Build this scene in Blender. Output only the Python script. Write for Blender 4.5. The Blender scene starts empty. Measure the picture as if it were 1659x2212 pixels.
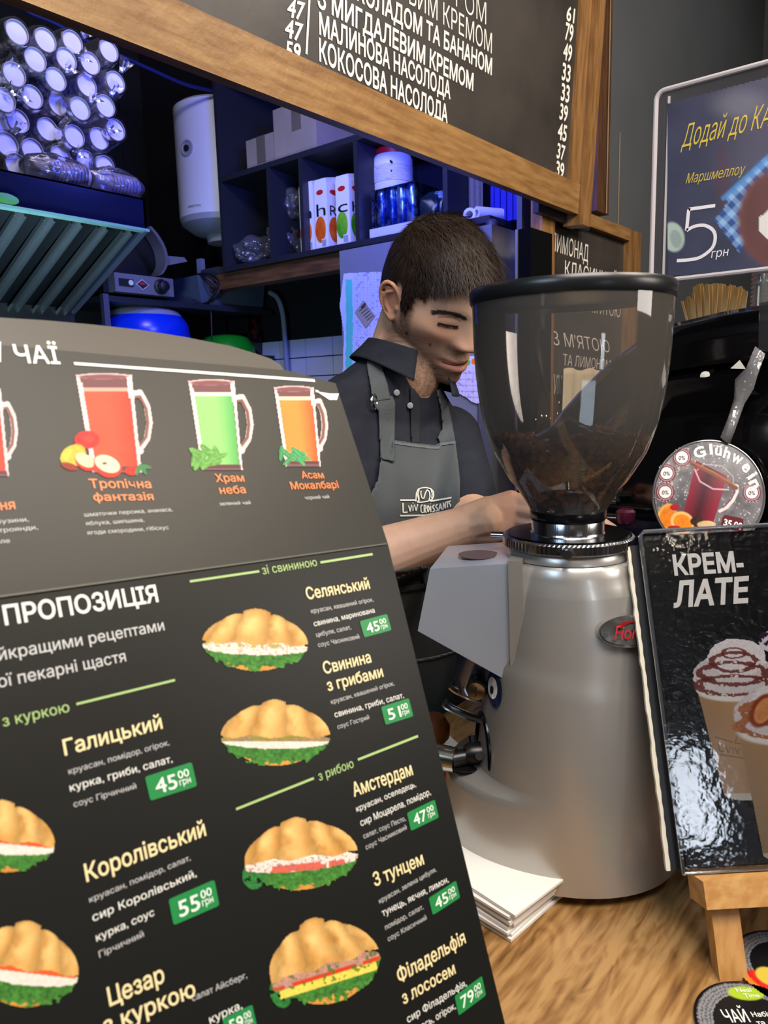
import bpy, bmesh, math, random
import numpy as np
from mathutils import Vector, Matrix, noise as mnoise
from mathutils.bvhtree import BVHTree
random.seed(7)
SC = bpy.context.scene
COL = SC.collection
PI = math.pi
# ------------------------------------------------------------------ camera
# world: X runs along the counter (away to the right), Y from the customer towards the kitchen, Z up, counter top at z = 0
CX, CY, F = 829.5, 1106.0, 1610.0
def nrm(v):
    v = np.array(v, float); return v / np.linalg.norm(v)
_X = nrm([2161-CX, 813-CY, F]); _Y = nrm([-1134-CX, 900-CY, F]); _Y = nrm(_Y-_X*(_X@_Y)); _Z = np.cross(_Y, _X)
_Z = -_Z if _Z[1] > 0 else _Z
RM = np.array([_X, _Y, _Z])
EYE = np.array([0, 0, 0.5])
def ray(x, y): return RM @ np.array([(x-CX)/F, (y-CY)/F, 1.0])
def at(x, y, d): return EYE + ray(x, y)*d
def onp(x, y, ax, val):
    r = ray(x, y); return EYE + r*((val-EYE[ax])/r[ax])
cam = bpy.data.cameras.new('camera'); camo = bpy.data.objects.new('camera', cam); COL.objects.link(camo)
cam.sensor_fit = 'VERTICAL'; cam.sensor_height = 36; cam.lens = 36*F/2212
cam.clip_start = 0.02; cam.clip_end = 60
m = Matrix.Identity(4)
for i, v in enumerate((RM@np.array([1, 0, 0]), RM@np.array([0, -1, 0]), RM@np.array([0, 0, -1]))):
    for j in range(3): m[j][i] = v[j]
for j in range(3): m[j][3] = EYE[j]
camo.matrix_world = m
cam.dof.use_dof = True; cam.dof.focus_distance = 0.98; cam.dof.aperture_fstop = 26.2/1.7
SC.camera = camo
# ------------------------------------------------------------------ light
SC.view_settings.view_transform = 'Standard'; SC.view_settings.look = 'None'
SC.view_settings.exposure = 0.0; SC.view_settings.gamma = 1.0
try: SC.view_settings.use_curve_mapping = False
except Exception: pass
w = bpy.data.worlds.new('world'); SC.world = w; w.use_nodes = True
w.node_tree.nodes['Background'].inputs[0].default_value = (0.9, 0.86, 0.8, 1)
w.node_tree.nodes['Background'].inputs[1].default_value = 0.03
def area(name, loc, tgt, size, power, color, sy=None, spread=PI):
    l = bpy.data.lights.new(name, 'AREA'); l.energy = power; l.color = color; l.size = size; l.spread = spread
    if sy: l.shape = 'RECTANGLE'; l.size_y = sy
    o = bpy.data.objects.new(name, l); COL.objects.link(o); o.location = loc
    o.rotation_euler = (Vector(tgt)-Vector(loc)).to_track_quat('-Z', 'Y').to_euler(); return o
def spot(name, loc, tgt, power, color, ang=60, rad=0.03, blend=0.6):
    l = bpy.data.lights.new(name, 'SPOT'); l.energy = power; l.color = color; l.spot_size = math.radians(ang); l.spot_blend = blend; l.shadow_soft_size = rad
    o = bpy.data.objects.new(name, l); COL.objects.link(o); o.location = loc
    o.rotation_euler = (Vector(tgt)-Vector(loc)).to_track_quat('-Z', 'Y').to_euler(); return o
WARM = (1.0, 0.84, 0.66); NEUT = (1.0, 0.92, 0.84); BLUE = (0.10, 0.13, 1.0); COOL = (0.6, 0.78, 1.0)
area('ceiling_panel_light', (0.1, -0.35, 1.75), (0.75, 0.35, 0.1), 1.0, 38, NEUT, 0.7)
area('counter_light', (1.1, -0.9, 1.85), (1.2, 0.5, 0.3), 0.8, 26, WARM, 0.5)
area('cool_side_light', (-0.7, 0.35, 1.1), (0.7, 0.4, 0.2), 0.5, 7, COOL, 0.5)  # cool area light from the left, added for the bluish tone on the chute
spot('track_spot', (1.2, -0.7, 2.1), (1.65, 0.95, 1.4), 50, WARM, 60, 0.04)
spot('wall_wash', (2.4, -0.8, 2.3), (2.6, 1.06, 0.9), 70, NEUT, 120, 0.1)
area('face_fill_light', (1.05, -0.65, 0.75), (0.95, 0.65, 0.6), 0.4, 3.5, NEUT, 0.3)  # added fill light for the barista's face
area('sign_glare_light', (0.0, -0.92, 0.40), (0.65, 0.15, 0.2), 0.10, .10, (0.8, 0.88, 1.0), 0.22, math.radians(60))  # added cool light, set where the latte sign mirrors it as glare
area('insect_trap_tube', (1.35, 1.06, 1.30), (1.80, 1.9, 0.8), 0.3, 15, BLUE, 0.06)
area('kitchen_tube', (0.95, 1.25, 1.75), (1.6, 2.1, 1.1), 0.6, 9, (0.78, 0.76, 1.0), 0.15)
def bulb(x, y, z):
    l = bpy.data.lights.new('fairy_bulb', 'POINT'); l.energy = .35; l.color = WARM; l.shadow_soft_size = .011
    o = bpy.data.objects.new('fairy_bulb', l); COL.objects.link(o); o.location = (x, y, z)
for k in range(11): bulb(-1.1+k*.24, -1.15+.05*(k % 3), 1.30+.16*math.sin(k*.9))
# ------------------------------------------------------------------ materials
MATS = {}
def rgb(c, a=1.0):
    if isinstance(c, str):
        c = [int(c[i:i+2], 16)/255 for i in (0, 2, 4)]
        c = [x/12.92 if x <= .04045 else ((x+.055)/1.055)**2.4 for x in c]
    return (c[0], c[1], c[2], a)
def mat(name, col='808080', rough=0.5, metal=0.0, spec=0.5, bump=0.0, bscale=60, c2=None, nscale=8, nstretch=(1, 1, 1), emit=None, estr=1.0, trans=0.0, coat=0.0, ndetail=3, bstretch=None, sss=0.0, alpha=1.0, lo=0.35, hi=0.65):
    if name in MATS: return MATS[name]
    m = bpy.data.materials.new(name); m.use_nodes = True; nt = m.node_tree; b = nt.nodes['Principled BSDF']
    b.inputs['Base Color'].default_value = rgb(col); b.inputs['Roughness'].default_value = rough; b.inputs['Metallic'].default_value = metal
    b.inputs['Specular IOR Level'].default_value = spec
    if trans: b.inputs['Transmission Weight'].default_value = trans
    if coat: b.inputs['Coat Weight'].default_value = coat; b.inputs['Coat Roughness'].default_value = 0.08
    if sss: b.inputs['Subsurface Weight'].default_value = sss; b.inputs['Subsurface Radius'].default_value = (0.01, 0.004, 0.002); b.inputs['Subsurface Scale'].default_value = 0.6
    if alpha < 1: b.inputs['Alpha'].default_value = alpha
    if emit: b.inputs['Emission Color'].default_value = rgb(emit); b.inputs['Emission Strength'].default_value = estr
    tc = nt.nodes.new('ShaderNodeTexCoord')
    if c2 is not None:
        mp = nt.nodes.new('ShaderNodeMapping'); mp.inputs['Scale'].default_value = nstretch; nt.links.new(tc.outputs['Object'], mp.inputs[0])
        n = nt.nodes.new('ShaderNodeTexNoise'); n.inputs['Scale'].default_value = nscale; n.inputs['Detail'].default_value = ndetail; nt.links.new(mp.outputs[0], n.inputs['Vector'])
        r = nt.nodes.new('ShaderNodeValToRGB'); r.color_ramp.elements[0].color = rgb(col); r.color_ramp.elements[1].color = rgb(c2); r.color_ramp.elements[0].position = lo; r.color_ramp.elements[1].position = hi
        nt.links.new(n.outputs['Fac'], r.inputs[0]); nt.links.new(r.outputs[0], b.inputs['Base Color'])
    if bump:
        mp2 = nt.nodes.new('ShaderNodeMapping'); mp2.inputs['Scale'].default_value = bstretch or (1, 1, 1); nt.links.new(tc.outputs['Object'], mp2.inputs[0])
        n2 = nt.nodes.new('ShaderNodeTexNoise'); n2.inputs['Scale'].default_value = bscale; n2.inputs['Detail'].default_value = 4; nt.links.new(mp2.outputs[0], n2.inputs['Vector'])
        bp = nt.nodes.new('ShaderNodeBump'); bp.inputs['Strength'].default_value = bump; bp.inputs['Distance'].default_value = 0.01
        nt.links.new(n2.outputs['Fac'], bp.inputs['Height']); nt.links.new(bp.outputs[0], b.inputs['Normal'])
    MATS[name] = m; return m
def vcmat(name, rough=0.5, spec=0.4, metal=0.0, bump=0.0, bscale=200, sss=0.0, coat=0.0):
    if name in MATS: return MATS[name]
    m = mat(name, rough=rough, spec=spec, metal=metal, bump=bump, bscale=bscale, sss=sss, coat=coat); nt = m.node_tree
    a = nt.nodes.new('ShaderNodeVertexColor'); a.layer_name = 'Col'
    nt.links.new(a.outputs[0], nt.nodes['Principled BSDF'].inputs['Base Color']); return m
def glass(name, tint='d8d4cc', refl=0.06, rough=0.03, dens=0.0, densc='888888', bump=0, bscale=30):
    """thin clear sheet: a tinted see-through layer, a mirror-like sheen, an optional milky share"""
    if name in MATS: return MATS[name]
    m = bpy.data.materials.new(name); m.use_nodes = True; nt = m.node_tree; nt.nodes.clear(); N = nt.nodes.new; Lk = nt.links.new
    out = N('ShaderNodeOutputMaterial'); tr = N('ShaderNodeBsdfTransparent'); tr.inputs[0].default_value = rgb(tint)
    gl = N('ShaderNodeBsdfGlossy'); gl.inputs['Roughness'].default_value = rough
    fr = N('ShaderNodeFresnel'); fr.inputs['IOR'].default_value = 1.5
    ad = N('ShaderNodeMath'); ad.operation = 'MULTIPLY_ADD'; ad.inputs[1].default_value = 1.0; ad.inputs[2].default_value = refl; ad.use_clamp = True
    Lk(fr.outputs[0], ad.inputs[0]); mx = N('ShaderNodeMixShader'); Lk(ad.outputs[0], mx.inputs[0]); Lk(tr.outputs[0], mx.inputs[1]); Lk(gl.outputs[0], mx.inputs[2])
    last = mx
    if dens:
        df = N('ShaderNodeBsdfDiffuse'); df.inputs[0].default_value = rgb(densc); m2 = N('ShaderNodeMixShader'); m2.inputs[0].default_value = dens
        Lk(mx.outputs[0], m2.inputs[1]); Lk(df.outputs[0], m2.inputs[2]); last = m2
    if bump:
        tc = N('ShaderNodeTexCoord'); n2 = N('ShaderNodeTexNoise'); n2.inputs['Scale'].default_value = bscale; Lk(tc.outputs['Object'], n2.inputs['Vector'])
        bp = N('ShaderNodeBump'); bp.inputs['Strength'].default_value = bump; bp.inputs['Distance'].default_value = 0.01; Lk(n2.outputs['Fac'], bp.inputs['Height']); Lk(bp.outputs[0], gl.inputs['Normal']); Lk(bp.outputs[0], fr.inputs['Normal'])
    Lk(last.outputs[0], out.inputs[0]); MATS[name] = m; return m
# ------------------------------------------------------------------ objects
def tag(o, label=None, cat=None, group=None, kind=None):
    if label: o['label'] = label
    if cat: o['category'] = cat
    if group: o['group'] = group
    if kind: o['kind'] = kind
    return o
def thing(name, label, cat, loc=(0, 0, 0), group=None):
    o = bpy.data.objects.new(name, None); COL.objects.link(o); o.location = [float(x) for x in loc]; o.empty_display_size = 0.05
    return tag(o, label, cat, group)
def wloc(p):
    v = Vector((0, 0, 0))
    while p is not None: v = v+p.location; p = p.parent
    return v
def link(name, me, mtl, parent=None, smooth=False, auto=None, local=False):
    """mesh is written in world coordinates and stored relative to its parent's base point"""
    o = bpy.data.objects.new(name, me); COL.objects.link(o)
    if mtl is not None and len(me.materials) == 0: me.materials.append(mtl)
    if parent is not None:
        o.parent = parent
        if not local: me.transform(Matrix.Translation(-wloc(parent)))
    if smooth:
        me.polygons.foreach_set('use_smooth', [True]*len(me.polygons))
        if auto is not None and hasattr(me, 'set_sharp_from_angle'): me.set_sharp_from_angle(angle=math.radians(auto))
    return o
def mk(name, verts, faces, mtl, parent=None, smooth=False, auto=None, cols=None):
    me = bpy.data.meshes.new(name); me.from_pydata([tuple(map(float, v)) for v in verts], [], faces); me.update()
    if cols is not None:
        a = me.color_attributes.new('Col', 'FLOAT_COLOR', 'POINT'); c = np.ones((len(verts), 4)); c[:, :3] = cols; a.data.foreach_set('color', c.astype(np.float32).ravel())
    return link(name, me, mtl, parent, smooth, auto)
def fin(name, bm, mtl, parent=None, smooth=False, auto=35, bev=0, seg=2, norm=True):
    if bev:
        es = [e for e in bm.edges if e.is_manifold and e.calc_face_angle(0) > 0.5]
        if es: bmesh.ops.bevel(bm, geom=es, offset=bev, segments=seg, profile=0.5, affect='EDGES', clamp_overlap=True)
    if norm: bmesh.ops.recalc_face_normals(bm, faces=bm.faces)
    me = bpy.data.meshes.new(name); bm.to_mesh(me); bm.free(); return link(name, me, mtl, parent, smooth or bev > 0, auto)
def bx(bm, x0, y0, z0, x1, y1, z1, R=None, o=None):
    vs = [bm.verts.new((x, y, z)) for z in (z0, z1) for y in (y0, y1) for x in (x0, x1)]
    for f in ((0, 1, 3, 2), (4, 6, 7, 5), (0, 4, 5, 1), (2, 3, 7, 6), (0, 2, 6, 4), (1, 5, 7, 3)): bm.faces.new([vs[i] for i in f])
    if R is not None:
        for v in vs: v.co = Vector(o)+R@(v.co)
    return vs
def hexa(bm, p):
    """p: 4 bottom + 4 top corners, both in the same order"""
    vs = [bm.verts.new(tuple(q)) for q in p]
    for f in ((3, 2, 1, 0), (4, 5, 6, 7), (0, 1, 5, 4), (1, 2, 6, 5), (2, 3, 7, 6), (3, 0, 4, 7)): bm.faces.new([vs[i] for i in f])
    return vs
def slab(bm, pts, nvec, th):
    """polygon pts extruded by th along nvec"""
    nvec = Vector(nvec).normalized()*th; n = len(pts)
    a = [bm.verts.new(tuple(p)) for p in pts]; b = [bm.verts.new(tuple(Vector(p)+nvec)) for p in pts]
    bm.faces.new(a[::-1]); bm.faces.new(b)
    for i in range(n): bm.faces.new((a[i], a[(i+1) % n], b[(i+1) % n], b[i]))
def loft(bm, rings, cap0=True, cap1=True, closed=True):
    vr = [[bm.verts.new(tuple(p)) for p in r] for r in rings]; n = len(rings[0])
    for a, b in zip(vr[:-1], vr[1:]):
        for i in range(n if closed else n-1): bm.faces.new((a[i], a[(i+1) % n], b[(i+1) % n], b[i]))
    if cap0 and closed: bm.faces.new(vr[0][::-1])
    if cap1 and closed: bm.faces.new(vr[-1])
    return vr
def basis(d):
    d = Vector(d).normalized(); a = Vector((0, 0, 1)) if abs(d.z) < .9 else Vector((1, 0, 0)); u = d.cross(a).normalized(); return u, d.cross(u).normalized()
def tube(bm, pts, r, seg=10, cap=True, flat=1.0):
    pts = [Vector(p) for p in pts]; n = len(pts); rr = r if isinstance(r, (list, tuple)) else [r]*n; rings = []
    u = None
    for i, p in enumerate(pts):
        d = (pts[min(i+1, n-1)]-pts[max(i-1, 0)]).normalized()
        if u is None: u, v = basis(d)
        else: u = (u-d*u.dot(d)).normalized(); v = d.cross(u)
        rings.append([p+(u*math.cos(2*PI*k/seg)+v*math.sin(2*PI*k/seg)*flat)*rr[i] for k in range(seg)])
    loft(bm, rings, cap, cap)
def lathe(bm, prof, c, seg=32, ax=(0, 0, 1), cap0=True, cap1=True):
    ax = Vector(ax).normalized(); u, v = (Vector((1, 0, 0)), Vector((0, 1, 0))) if abs(ax.z) > .99 else basis(ax); c = Vector(c)
    loft(bm, [[c+ax*h+(u*math.cos(2*PI*k/seg)+v*math.sin(2*PI*k/seg))*max(r, 1e-5) for k in range(seg)] for r, h in prof], cap0, cap1)
def spline(pts, n=6):
    pts = [Vector(p) for p in pts]; P = [pts[0]]+pts+[pts[-1]]; out = []
    for i in range(1, len(P)-2):
        for k in range(n):
            t = k/n; a, b, c, d = P[i-1], P[i], P[i+1], P[i+2]
            out.append(0.5*((2*b)+(c-a)*t+(2*a-5*b+4*c-d)*t*t+(3*b-a-3*c+d)*t**3))
    out.append(pts[-1]); return out
# ------------------------------------------------------------------ planes that carry writing
class Plane:
    def __init__(s, P0, u, v, n=None):
        s.P0 = np.array(P0, float); s.u = nrm(u); v = np.array(v, float); s.v = nrm(v-s.u*(s.u@v)); s.n = np.cross(s.u, s.v)
        if s.n@(EYE-s.P0) < 0: s.n = -s.n
    def px(s, x, y, off=0.0):
        r = ray(x, y); P = s.P0+s.n*off; return EYE+r*(((P-EYE)@s.n)/(r@s.n))
    def pt(s, a, b, off=0.0): return s.P0+s.u*a+s.v*b+s.n*off
_tc = {}
from mathutils.geometry import delaunay_2d_cdt
def text_mesh(txt, bold=0.0, res=3):
    """outline of the word, triangulated by winding number so that overlapping strokes fill properly"""
    k = (txt, bold)
    if k in _tc: return _tc[k]
    c = bpy.data.curves.new('t', 'FONT'); c.body = txt; c.size = 1.0; c.resolution_u = res; c.fill_mode = 'NONE'
    o = bpy.data.objects.new('t', c); COL.objects.link(o); bpy.context.view_layer.update()
    me = bpy.data.meshes.new_from_object(o.evaluated_get(bpy.context.evaluated_depsgraph_get()))
    vs = np.array([v.co[:2] for v in me.vertices]) if len(me.vertices) else np.zeros((0, 2)); ed = [tuple(e.vertices) for e in me.edges]
    bpy.data.objects.remove(o); bpy.data.curves.remove(c); bpy.data.meshes.remove(me)
    if not len(vs): _tc[k] = (np.zeros((0, 3)), []); return _tc[k]
    # directed loops: vertices of one contour are stored in order
    nxt = {}
    adj = {}
    for a, b in ed: adj.setdefault(a, []).append(b); adj.setdefault(b, []).append(a)
    seen = set(); loops = []
    for st in range(len(vs)):
        if st in seen or st not in adj: continue
        lp = [st]; seen.add(st); cur = st+1 if st+1 in adj[st] else adj[st][0]
        while cur not in seen:
            lp.append(cur); seen.add(cur); n_ = [q for q in adj[cur] if q not in seen]
            if not n_: break
            cur = (cur+1) if (cur+1) in n_ else n_[0]
        loops.append(lp)
    if bold:   # thicken the strokes: shift every contour point along its own outward normal
        ar = [sum(vs[lp[q]][0]*vs[lp[(q+1) % len(lp)]][1]-vs[lp[(q+1) % len(lp)]][0]*vs[lp[q]][1] for q in range(len(lp)))/2 for lp in loops]; v0 = vs.copy()
        def inside(p, lp): x, y = v0[lp].T; x2, y2 = np.roll(x, -1), np.roll(y, -1); return bool((((y > p[1]) != (y2 > p[1])) & (p[0] < (x2-x)*(p[1]-y)/(y2-y+1e-12)+x)).sum() % 2)
        for li, lp in enumerate(loops):
            hole = sum(inside(v0[lp].mean(0), l2) for lj, l2 in enumerate(loops) if lj != li and abs(ar[lj]) > abs(ar[li])) % 2; sg = (1 if ar[li] > 0 else -1)*(-1 if hole else 1)
            P = v0[lp]; a = P-np.roll(P, 1, 0); b = np.roll(P, -1, 0)-P; a /= np.linalg.norm(a, axis=1)[:, None]+1e-9; b /= np.linalg.norm(b, axis=1)[:, None]+1e-9
            na = np.stack([a[:, 1], -a[:, 0]], 1)*sg; nb = np.stack([b[:, 1], -b[:, 0]], 1)*sg; n_ = na+nb; n_ /= np.linalg.norm(n_, axis=1)[:, None]+1e-9
            vs[lp] = P+n_*(bold/np.clip((n_*na).sum(1), .6, 1))[:, None]
    E0 = [(lp[q], lp[(q+1) % len(lp)]) for lp in loops for q in range(len(lp))]
    V2, E2_, F2, *_r = delaunay_2d_cdt([Vector(v) for v in vs], E0, [], 0, 1e-6)
    V2 = np.array([v[:] for v in V2]); T = np.array([f for f in F2 if len(f) == 3], int)
    cen = V2[T].mean(1); A = vs[[e[0] for e in E0]]; B = vs[[e[1] for e in E0]]; wn = np.zeros(len(cen), int)
    for (x0, y0), (x1, y1) in zip(A, B):
        cr = (x1-x0)*(cen[:, 1]-y0)-(y1-y0)*(cen[:, 0]-x0)
        wn += ((y0 <= cen[:, 1]) & (y1 > cen[:, 1]) & (cr > 0)).astype(int)-((y0 > cen[:, 1]) & (y1 <= cen[:, 1]) & (cr < 0)).astype(int)
    F3 = [tuple(int(q) for q in t_) for t_ in T[wn != 0]]; _tc[k] = (np.column_stack([V2, np.zeros(len(V2))]), F3); return _tc[k]
class Letters:
    """collects flat lettering of one colour on one plane"""
    def __init__(s, pl, off=0.0006, bold=0.0): s.pl = pl; s.off = off; s.v = []; s.f = []; s.bold = bold; s.cap = 0.73; s.cut = []; s.ln = {}
    def add(s, txt, p0, p1, h=None, p2=None, bold=None):
        vs, fs = text_mesh(txt, (s.bold if bold is None else bold))
        if not len(vs): return s
        P0 = s.pl.px(*p0, s.off); P1 = s.pl.px(*p1, s.off)
        if p2 is not None: V = s.pl.px(*p2, s.off)-P0
        else:
            e = P0+s.pl.v*0.01; # length whose picture is h pixels tall
            c0 = RM.T@(P0-EYE); c1 = RM.T@(e-EYE); d = math.hypot(c1[0]/c1[2]-c0[0]/c0[2], c1[1]/c1[2]-c0[1]/c0[2])*F; V = s.pl.v*0.01*h/d
        x0, x1 = vs[:, 0].min(), vs[:, 0].max(); a = (vs[:, 0]-x0)/(x1-x0); b = vs[:, 1]/s.cap
        s.cut.append((len(s.v), len(s.f)))
        k = len(s.v); s.v += list(P0+np.outer(a, P1-P0)+np.outer(b, V)); s.f += [tuple(i+k for i in f) for f in fs]; return s
    def line(s, p0, p1, wpx):
        P0 = s.pl.px(*p0, s.off); P1 = s.pl.px(*p1, s.off); d = nrm(P1-P0); t = np.cross(s.pl.n, d); z = (RM.T@(P0-EYE))[2]; z2 = (RM.T@(P1-EYE))[2]
        a = t*wpx*z/F/2; b = t*wpx*z2/F/2; k = len(s.v); s.cut.append((k, len(s.f))); s.ln[k] = True; s.v += [P0-a, P1-b, P1+b, P0+a]; s.f.append((k, k+1, k+2, k+3)); return s
    def poly(s, pts):
        k = len(s.v); s.cut.append((k, len(s.f))); s.v += [s.pl.px(*p, s.off) for p in pts]; s.f.append(tuple(range(k, k+len(pts)))); return s
    def dot(s, x, y, rx, ry=None, n=20):
        return s.poly([(x+rx*math.cos(2*PI*i/n), y+(ry or rx)*math.sin(2*PI*i/n)) for i in range(n)])
    def stroke(s, pts, wpx):
        for a, b in zip(pts[:-1], pts[1:]): s.line(a, b, wpx)
        return s
    def done(s, name, mtl, parent, label=None, split=False):
        if split:
            cuts = s.cut+[(len(s.v), len(s.f))]
            for (a, b), (a2, b2) in zip(cuts[:-1], cuts[1:]):
                if b2 > b: o = mk(name if not getattr(s, 'ln', {}).get(a) else 'ruled_line', s.v[a:a2], [tuple(i-a for i in f) for f in s.f[b:b2]], mtl, parent)
            return o
        o = mk(name, s.v, s.f, mtl, parent)
        if label: o['label'] = label
        return o
# ------------------------------------------------------------------ printed pictures: a fine grid whose points carry ink colours
def vnoise(x, y, sc, seed=0, oct=3):
    out = np.zeros_like(x, float); amp = 1.0; tot = 0
    for o in range(oct):
        X = x/sc; Y = y/sc; xi = np.floor(X).astype(int); yi = np.floor(Y).astype(int); fx = X-xi; fy = Y-yi; fx = fx*fx*(3-2*fx); fy = fy*fy*(3-2*fy)
        def h(a, b): n = (a*374761393+b*668265263+(seed+o*17)*982451653) & 0x7fffffff; n = ((n ^ (n >> 13))*1274126177) & 0x7fffffff; return ((n ^ (n >> 16)) & 0xffff)/65535.0
        out += amp*((h(xi, yi)*(1-fx)+h(xi+1, yi)*fx)*(1-fy)+(h(xi, yi+1)*(1-fx)+h(xi+1, yi+1)*fx)*fy); tot += amp; amp *= .5; sc = sc/2
    return out/tot
def cc(h): return np.array(rgb(h)[:3])
def lay(C, Mk, mask, col):
    """paint colour (3,) or (n,3) where mask (0..1)"""
    k = np.clip(mask, 0, 1)[:, None]; C[:] = C*(1-k)+np.asarray(col)*k; Mk[:] = np.maximum(Mk, np.clip(mask, 0, 1))
def sm(a, b, x): t = np.clip((x-a)/(b-a), 0, 1); return t*t*(3-2*t)
def inpoly(x, y, P):
    r = np.zeros(x.shape, bool); n = len(P)
    for i in range(n):
        x0, y0 = P[i]; x1, y1 = P[(i+1) % n]
        if y0 == y1: continue
        c = ((y0 > y) != (y1 > y)) & (x < (x1-x0)*(y-y0)/(y1-y0)+x0); r ^= c
    return r
def ell(x, y, a, b, rx, ry, ang=0, soft=.1):
    c, s_ = math.cos(ang), math.sin(ang); X = (x-a)*c+(y-b)*s_; Y = -(x-a)*s_+(y-b)*c; return sm(1+soft, 1-soft, np.sqrt((X/rx)**2+(Y/ry)**2))
def seg(x, y, a, b, wd, soft=1.0):
    ax, ay = a; bx_, by_ = b; dx, dy = bx_-ax, by_-ay; t = np.clip(((x-ax)*dx+(y-ay)*dy)/(dx*dx+dy*dy+1e-9), 0, 1)
    return sm(wd/2+soft, wd/2-soft, np.hypot(x-ax-t*dx, y-ay-t*dy))
def path(x, y, pts, wd, soft=1.0):
    r = np.zeros(x.shape)
    for a, b in zip(pts[:-1], pts[1:]): r = np.maximum(r, seg(x, y, a, b, wd, soft))
    return r
def picture(name, pl, box, step, fn, mtl, parent, off=0.0004, bg=None):
    x0, y0, x1, y1 = box; nx = int((x1-x0)/step)+1; ny = int((y1-y0)/step)+1
    gx, gy = np.meshgrid(np.linspace(x0, x1, nx), np.linspace(y0, y1, ny)); gx = gx.ravel(); gy = gy.ravel()
    C = np.zeros((len(gx), 3)); C[:] = 0 if bg is None else cc(bg); Mk = np.zeros(len(gx)) if bg is None else np.ones(len(gx)); fn(gx, gy, C, Mk)
    d = np.stack([(gx-CX)/F, (gy-CY)/F, np.ones(len(gx))], 1)@RM.T; P = pl.P0+pl.n*off; V = EYE+d*(((P-EYE)@pl.n)/(d@pl.n))[:, None]
    idx = np.arange(len(gx)).reshape(ny, nx); q = np.stack([idx[:-1, :-1], idx[1:, :-1], idx[1:, 1:], idx[:-1, 1:]], -1).reshape(-1, 4)
    q = q[(Mk[q] > .5).all(1)]; used = np.unique(q); rm = -np.ones(len(gx), int); rm[used] = np.arange(len(used))
    return mk(name, V[used], [tuple(f) for f in rm[q].tolist()], mtl, parent, cols=np.clip(C[used], 0, 1))
INK = vcmat('printed_ink', rough=0.45, spec=0.25)
# ================================================================== THE SETTING
M_wall = mat('dark_wall_paint', '50545a', 0.6, c2='565a5e', nscale=3)
M_black = mat('black_wall', '0b0c10', 0.75)
def struct(name, o): o.name = name; return tag(o, kind='structure')
bm = bmesh.new(); bx(bm, -2.5, -2.2, -1.0, 4.5, 3.4, -0.95); struct('floor', fin('floor', bm, mat('floor_tile', '3a3530', 0.5, c2='2c2824', nscale=5)))
bm = bmesh.new(); bx(bm, -2.5, -2.2, 2.75, 4.5, 3.4, 2.8); struct('ceiling', fin('ceiling', bm, mat('dark_ceiling', '2a2724', 0.8)))
WY = 1.06
bm = bmesh.new(); bx(bm, 1.925, WY, -0.95, 4.4, WY+0.016, 2.75); struct('wall_right', fin('wall_right', bm, M_wall))
bm = bmesh.new(); bx(bm, 2.2, WY+0.08, -0.95, 2.3, 3.3, 2.75); struct('wall_back', fin('wall_back', bm, M_black))
bm = bmesh.new(); bx(bm, -2.4, 3.2, -0.95, 2.2, 3.3, 2.75); struct('wall_left', fin('wall_left', bm, M_black))
bm = bmesh.new(); bx(bm, -2.4, -2.1, -0.95, 4.4, -2.0, 2.75); struct('wall_front', fin('wall_front', bm, mat('warm_wall', '6b5a48', 0.7)))
# faint vertical joints of the panelling behind the water heater
bm = bmesh.new()
for xx in (281, 331):
    p = onp(xx, 500, 1, 3.19); bx(bm, p[0]-.004, 3.192, -.9, p[0]+.004, 3.199, 2.04)
struct('trim_1', fin('trim_1', bm, mat('joint', '1a1c24', 0.5)))
# white tiles low on the back wall
p0 = onp(620, 733, 0, 2.19); p1 = onp(760, 724, 0, 2.19); zt = (p0[2]+p1[2])/2
tw, th = 0.15, 0.075
bm = bmesh.new(); y0 = 1.25; ny = 12; nz = 9
o1 = onp(663, 760, 0, 2.19)[1] % tw
for i in range(-1, ny):
    for j in range(nz):
        ya = y0+i*tw+(o1-(y0 % tw)); za = zt-(j+1)*th
        bx(bm, 2.182, ya+.0022, za+.0022, 2.199, ya+tw-.0022, za+th-.0022)
tile = fin('wall_tiles', bm, mat('white_glazed_tile', 'd4d6de', 0.2), bev=.0012, seg=1); struct('wall_tiles', tile)
# post on the right wall
M_wood = mat('oak_frame', '7c5830', 0.42, c2='9a7648', nscale=9, nstretch=(1, 9, 9), bump=0.12, bscale=60, ndetail=6)
M_woodv = mat('oak_frame_upright', '70502c', 0.42, c2='946c40', nscale=9, nstretch=(9, 9, 1), bump=0.12, bscale=60, ndetail=6)
M_woodd = mat('dark_stained_wood', '3a2414', 0.5, c2='5a3a20', nscale=8, nstretch=(9, 9, 1), bump=0.1, bscale=50)
pa = onp(1292, 300, 1, WY-.06); pb = onp(1318, 300, 1, WY-.06)
t = thing('wall_post', 'dark wooden upright post on the grey wall, right of the big chalkboard', 'post', (pa[0], WY-.03, -.95))
zpb = onp(1300, 470, 1, WY-.03)[2]
t.location.z = zpb
bm = bmesh.new(); bx(bm, pa[0], WY-.06, zpb, pb[0], WY, 2.74); fin('post', bm, M_woodd, t, bev=.003)
bm = bmesh.new(); xs_ = pa[0]*.3+pb[0]*.7; tube(bm, [(xs_, WY-.064, zpb), (xs_, WY-.064, 2.7)], .0015, 6); fin('cord', bm, mat('cord', 'a08a60', .8), t)
bm = bmesh.new(); q = onp(1341, 400, 1, WY-.01); tube(bm, [(q[0], WY-.003, .9), (q[0], WY-.003, onp(1342, 290, 1, WY)[2])], .0014, 6)
tag(fin('thin_cable', bm, mat('thin_cable', '9c8c68', .6)), 'thin pale cable running up the dark grey wall beside the post', 'cable')

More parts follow.
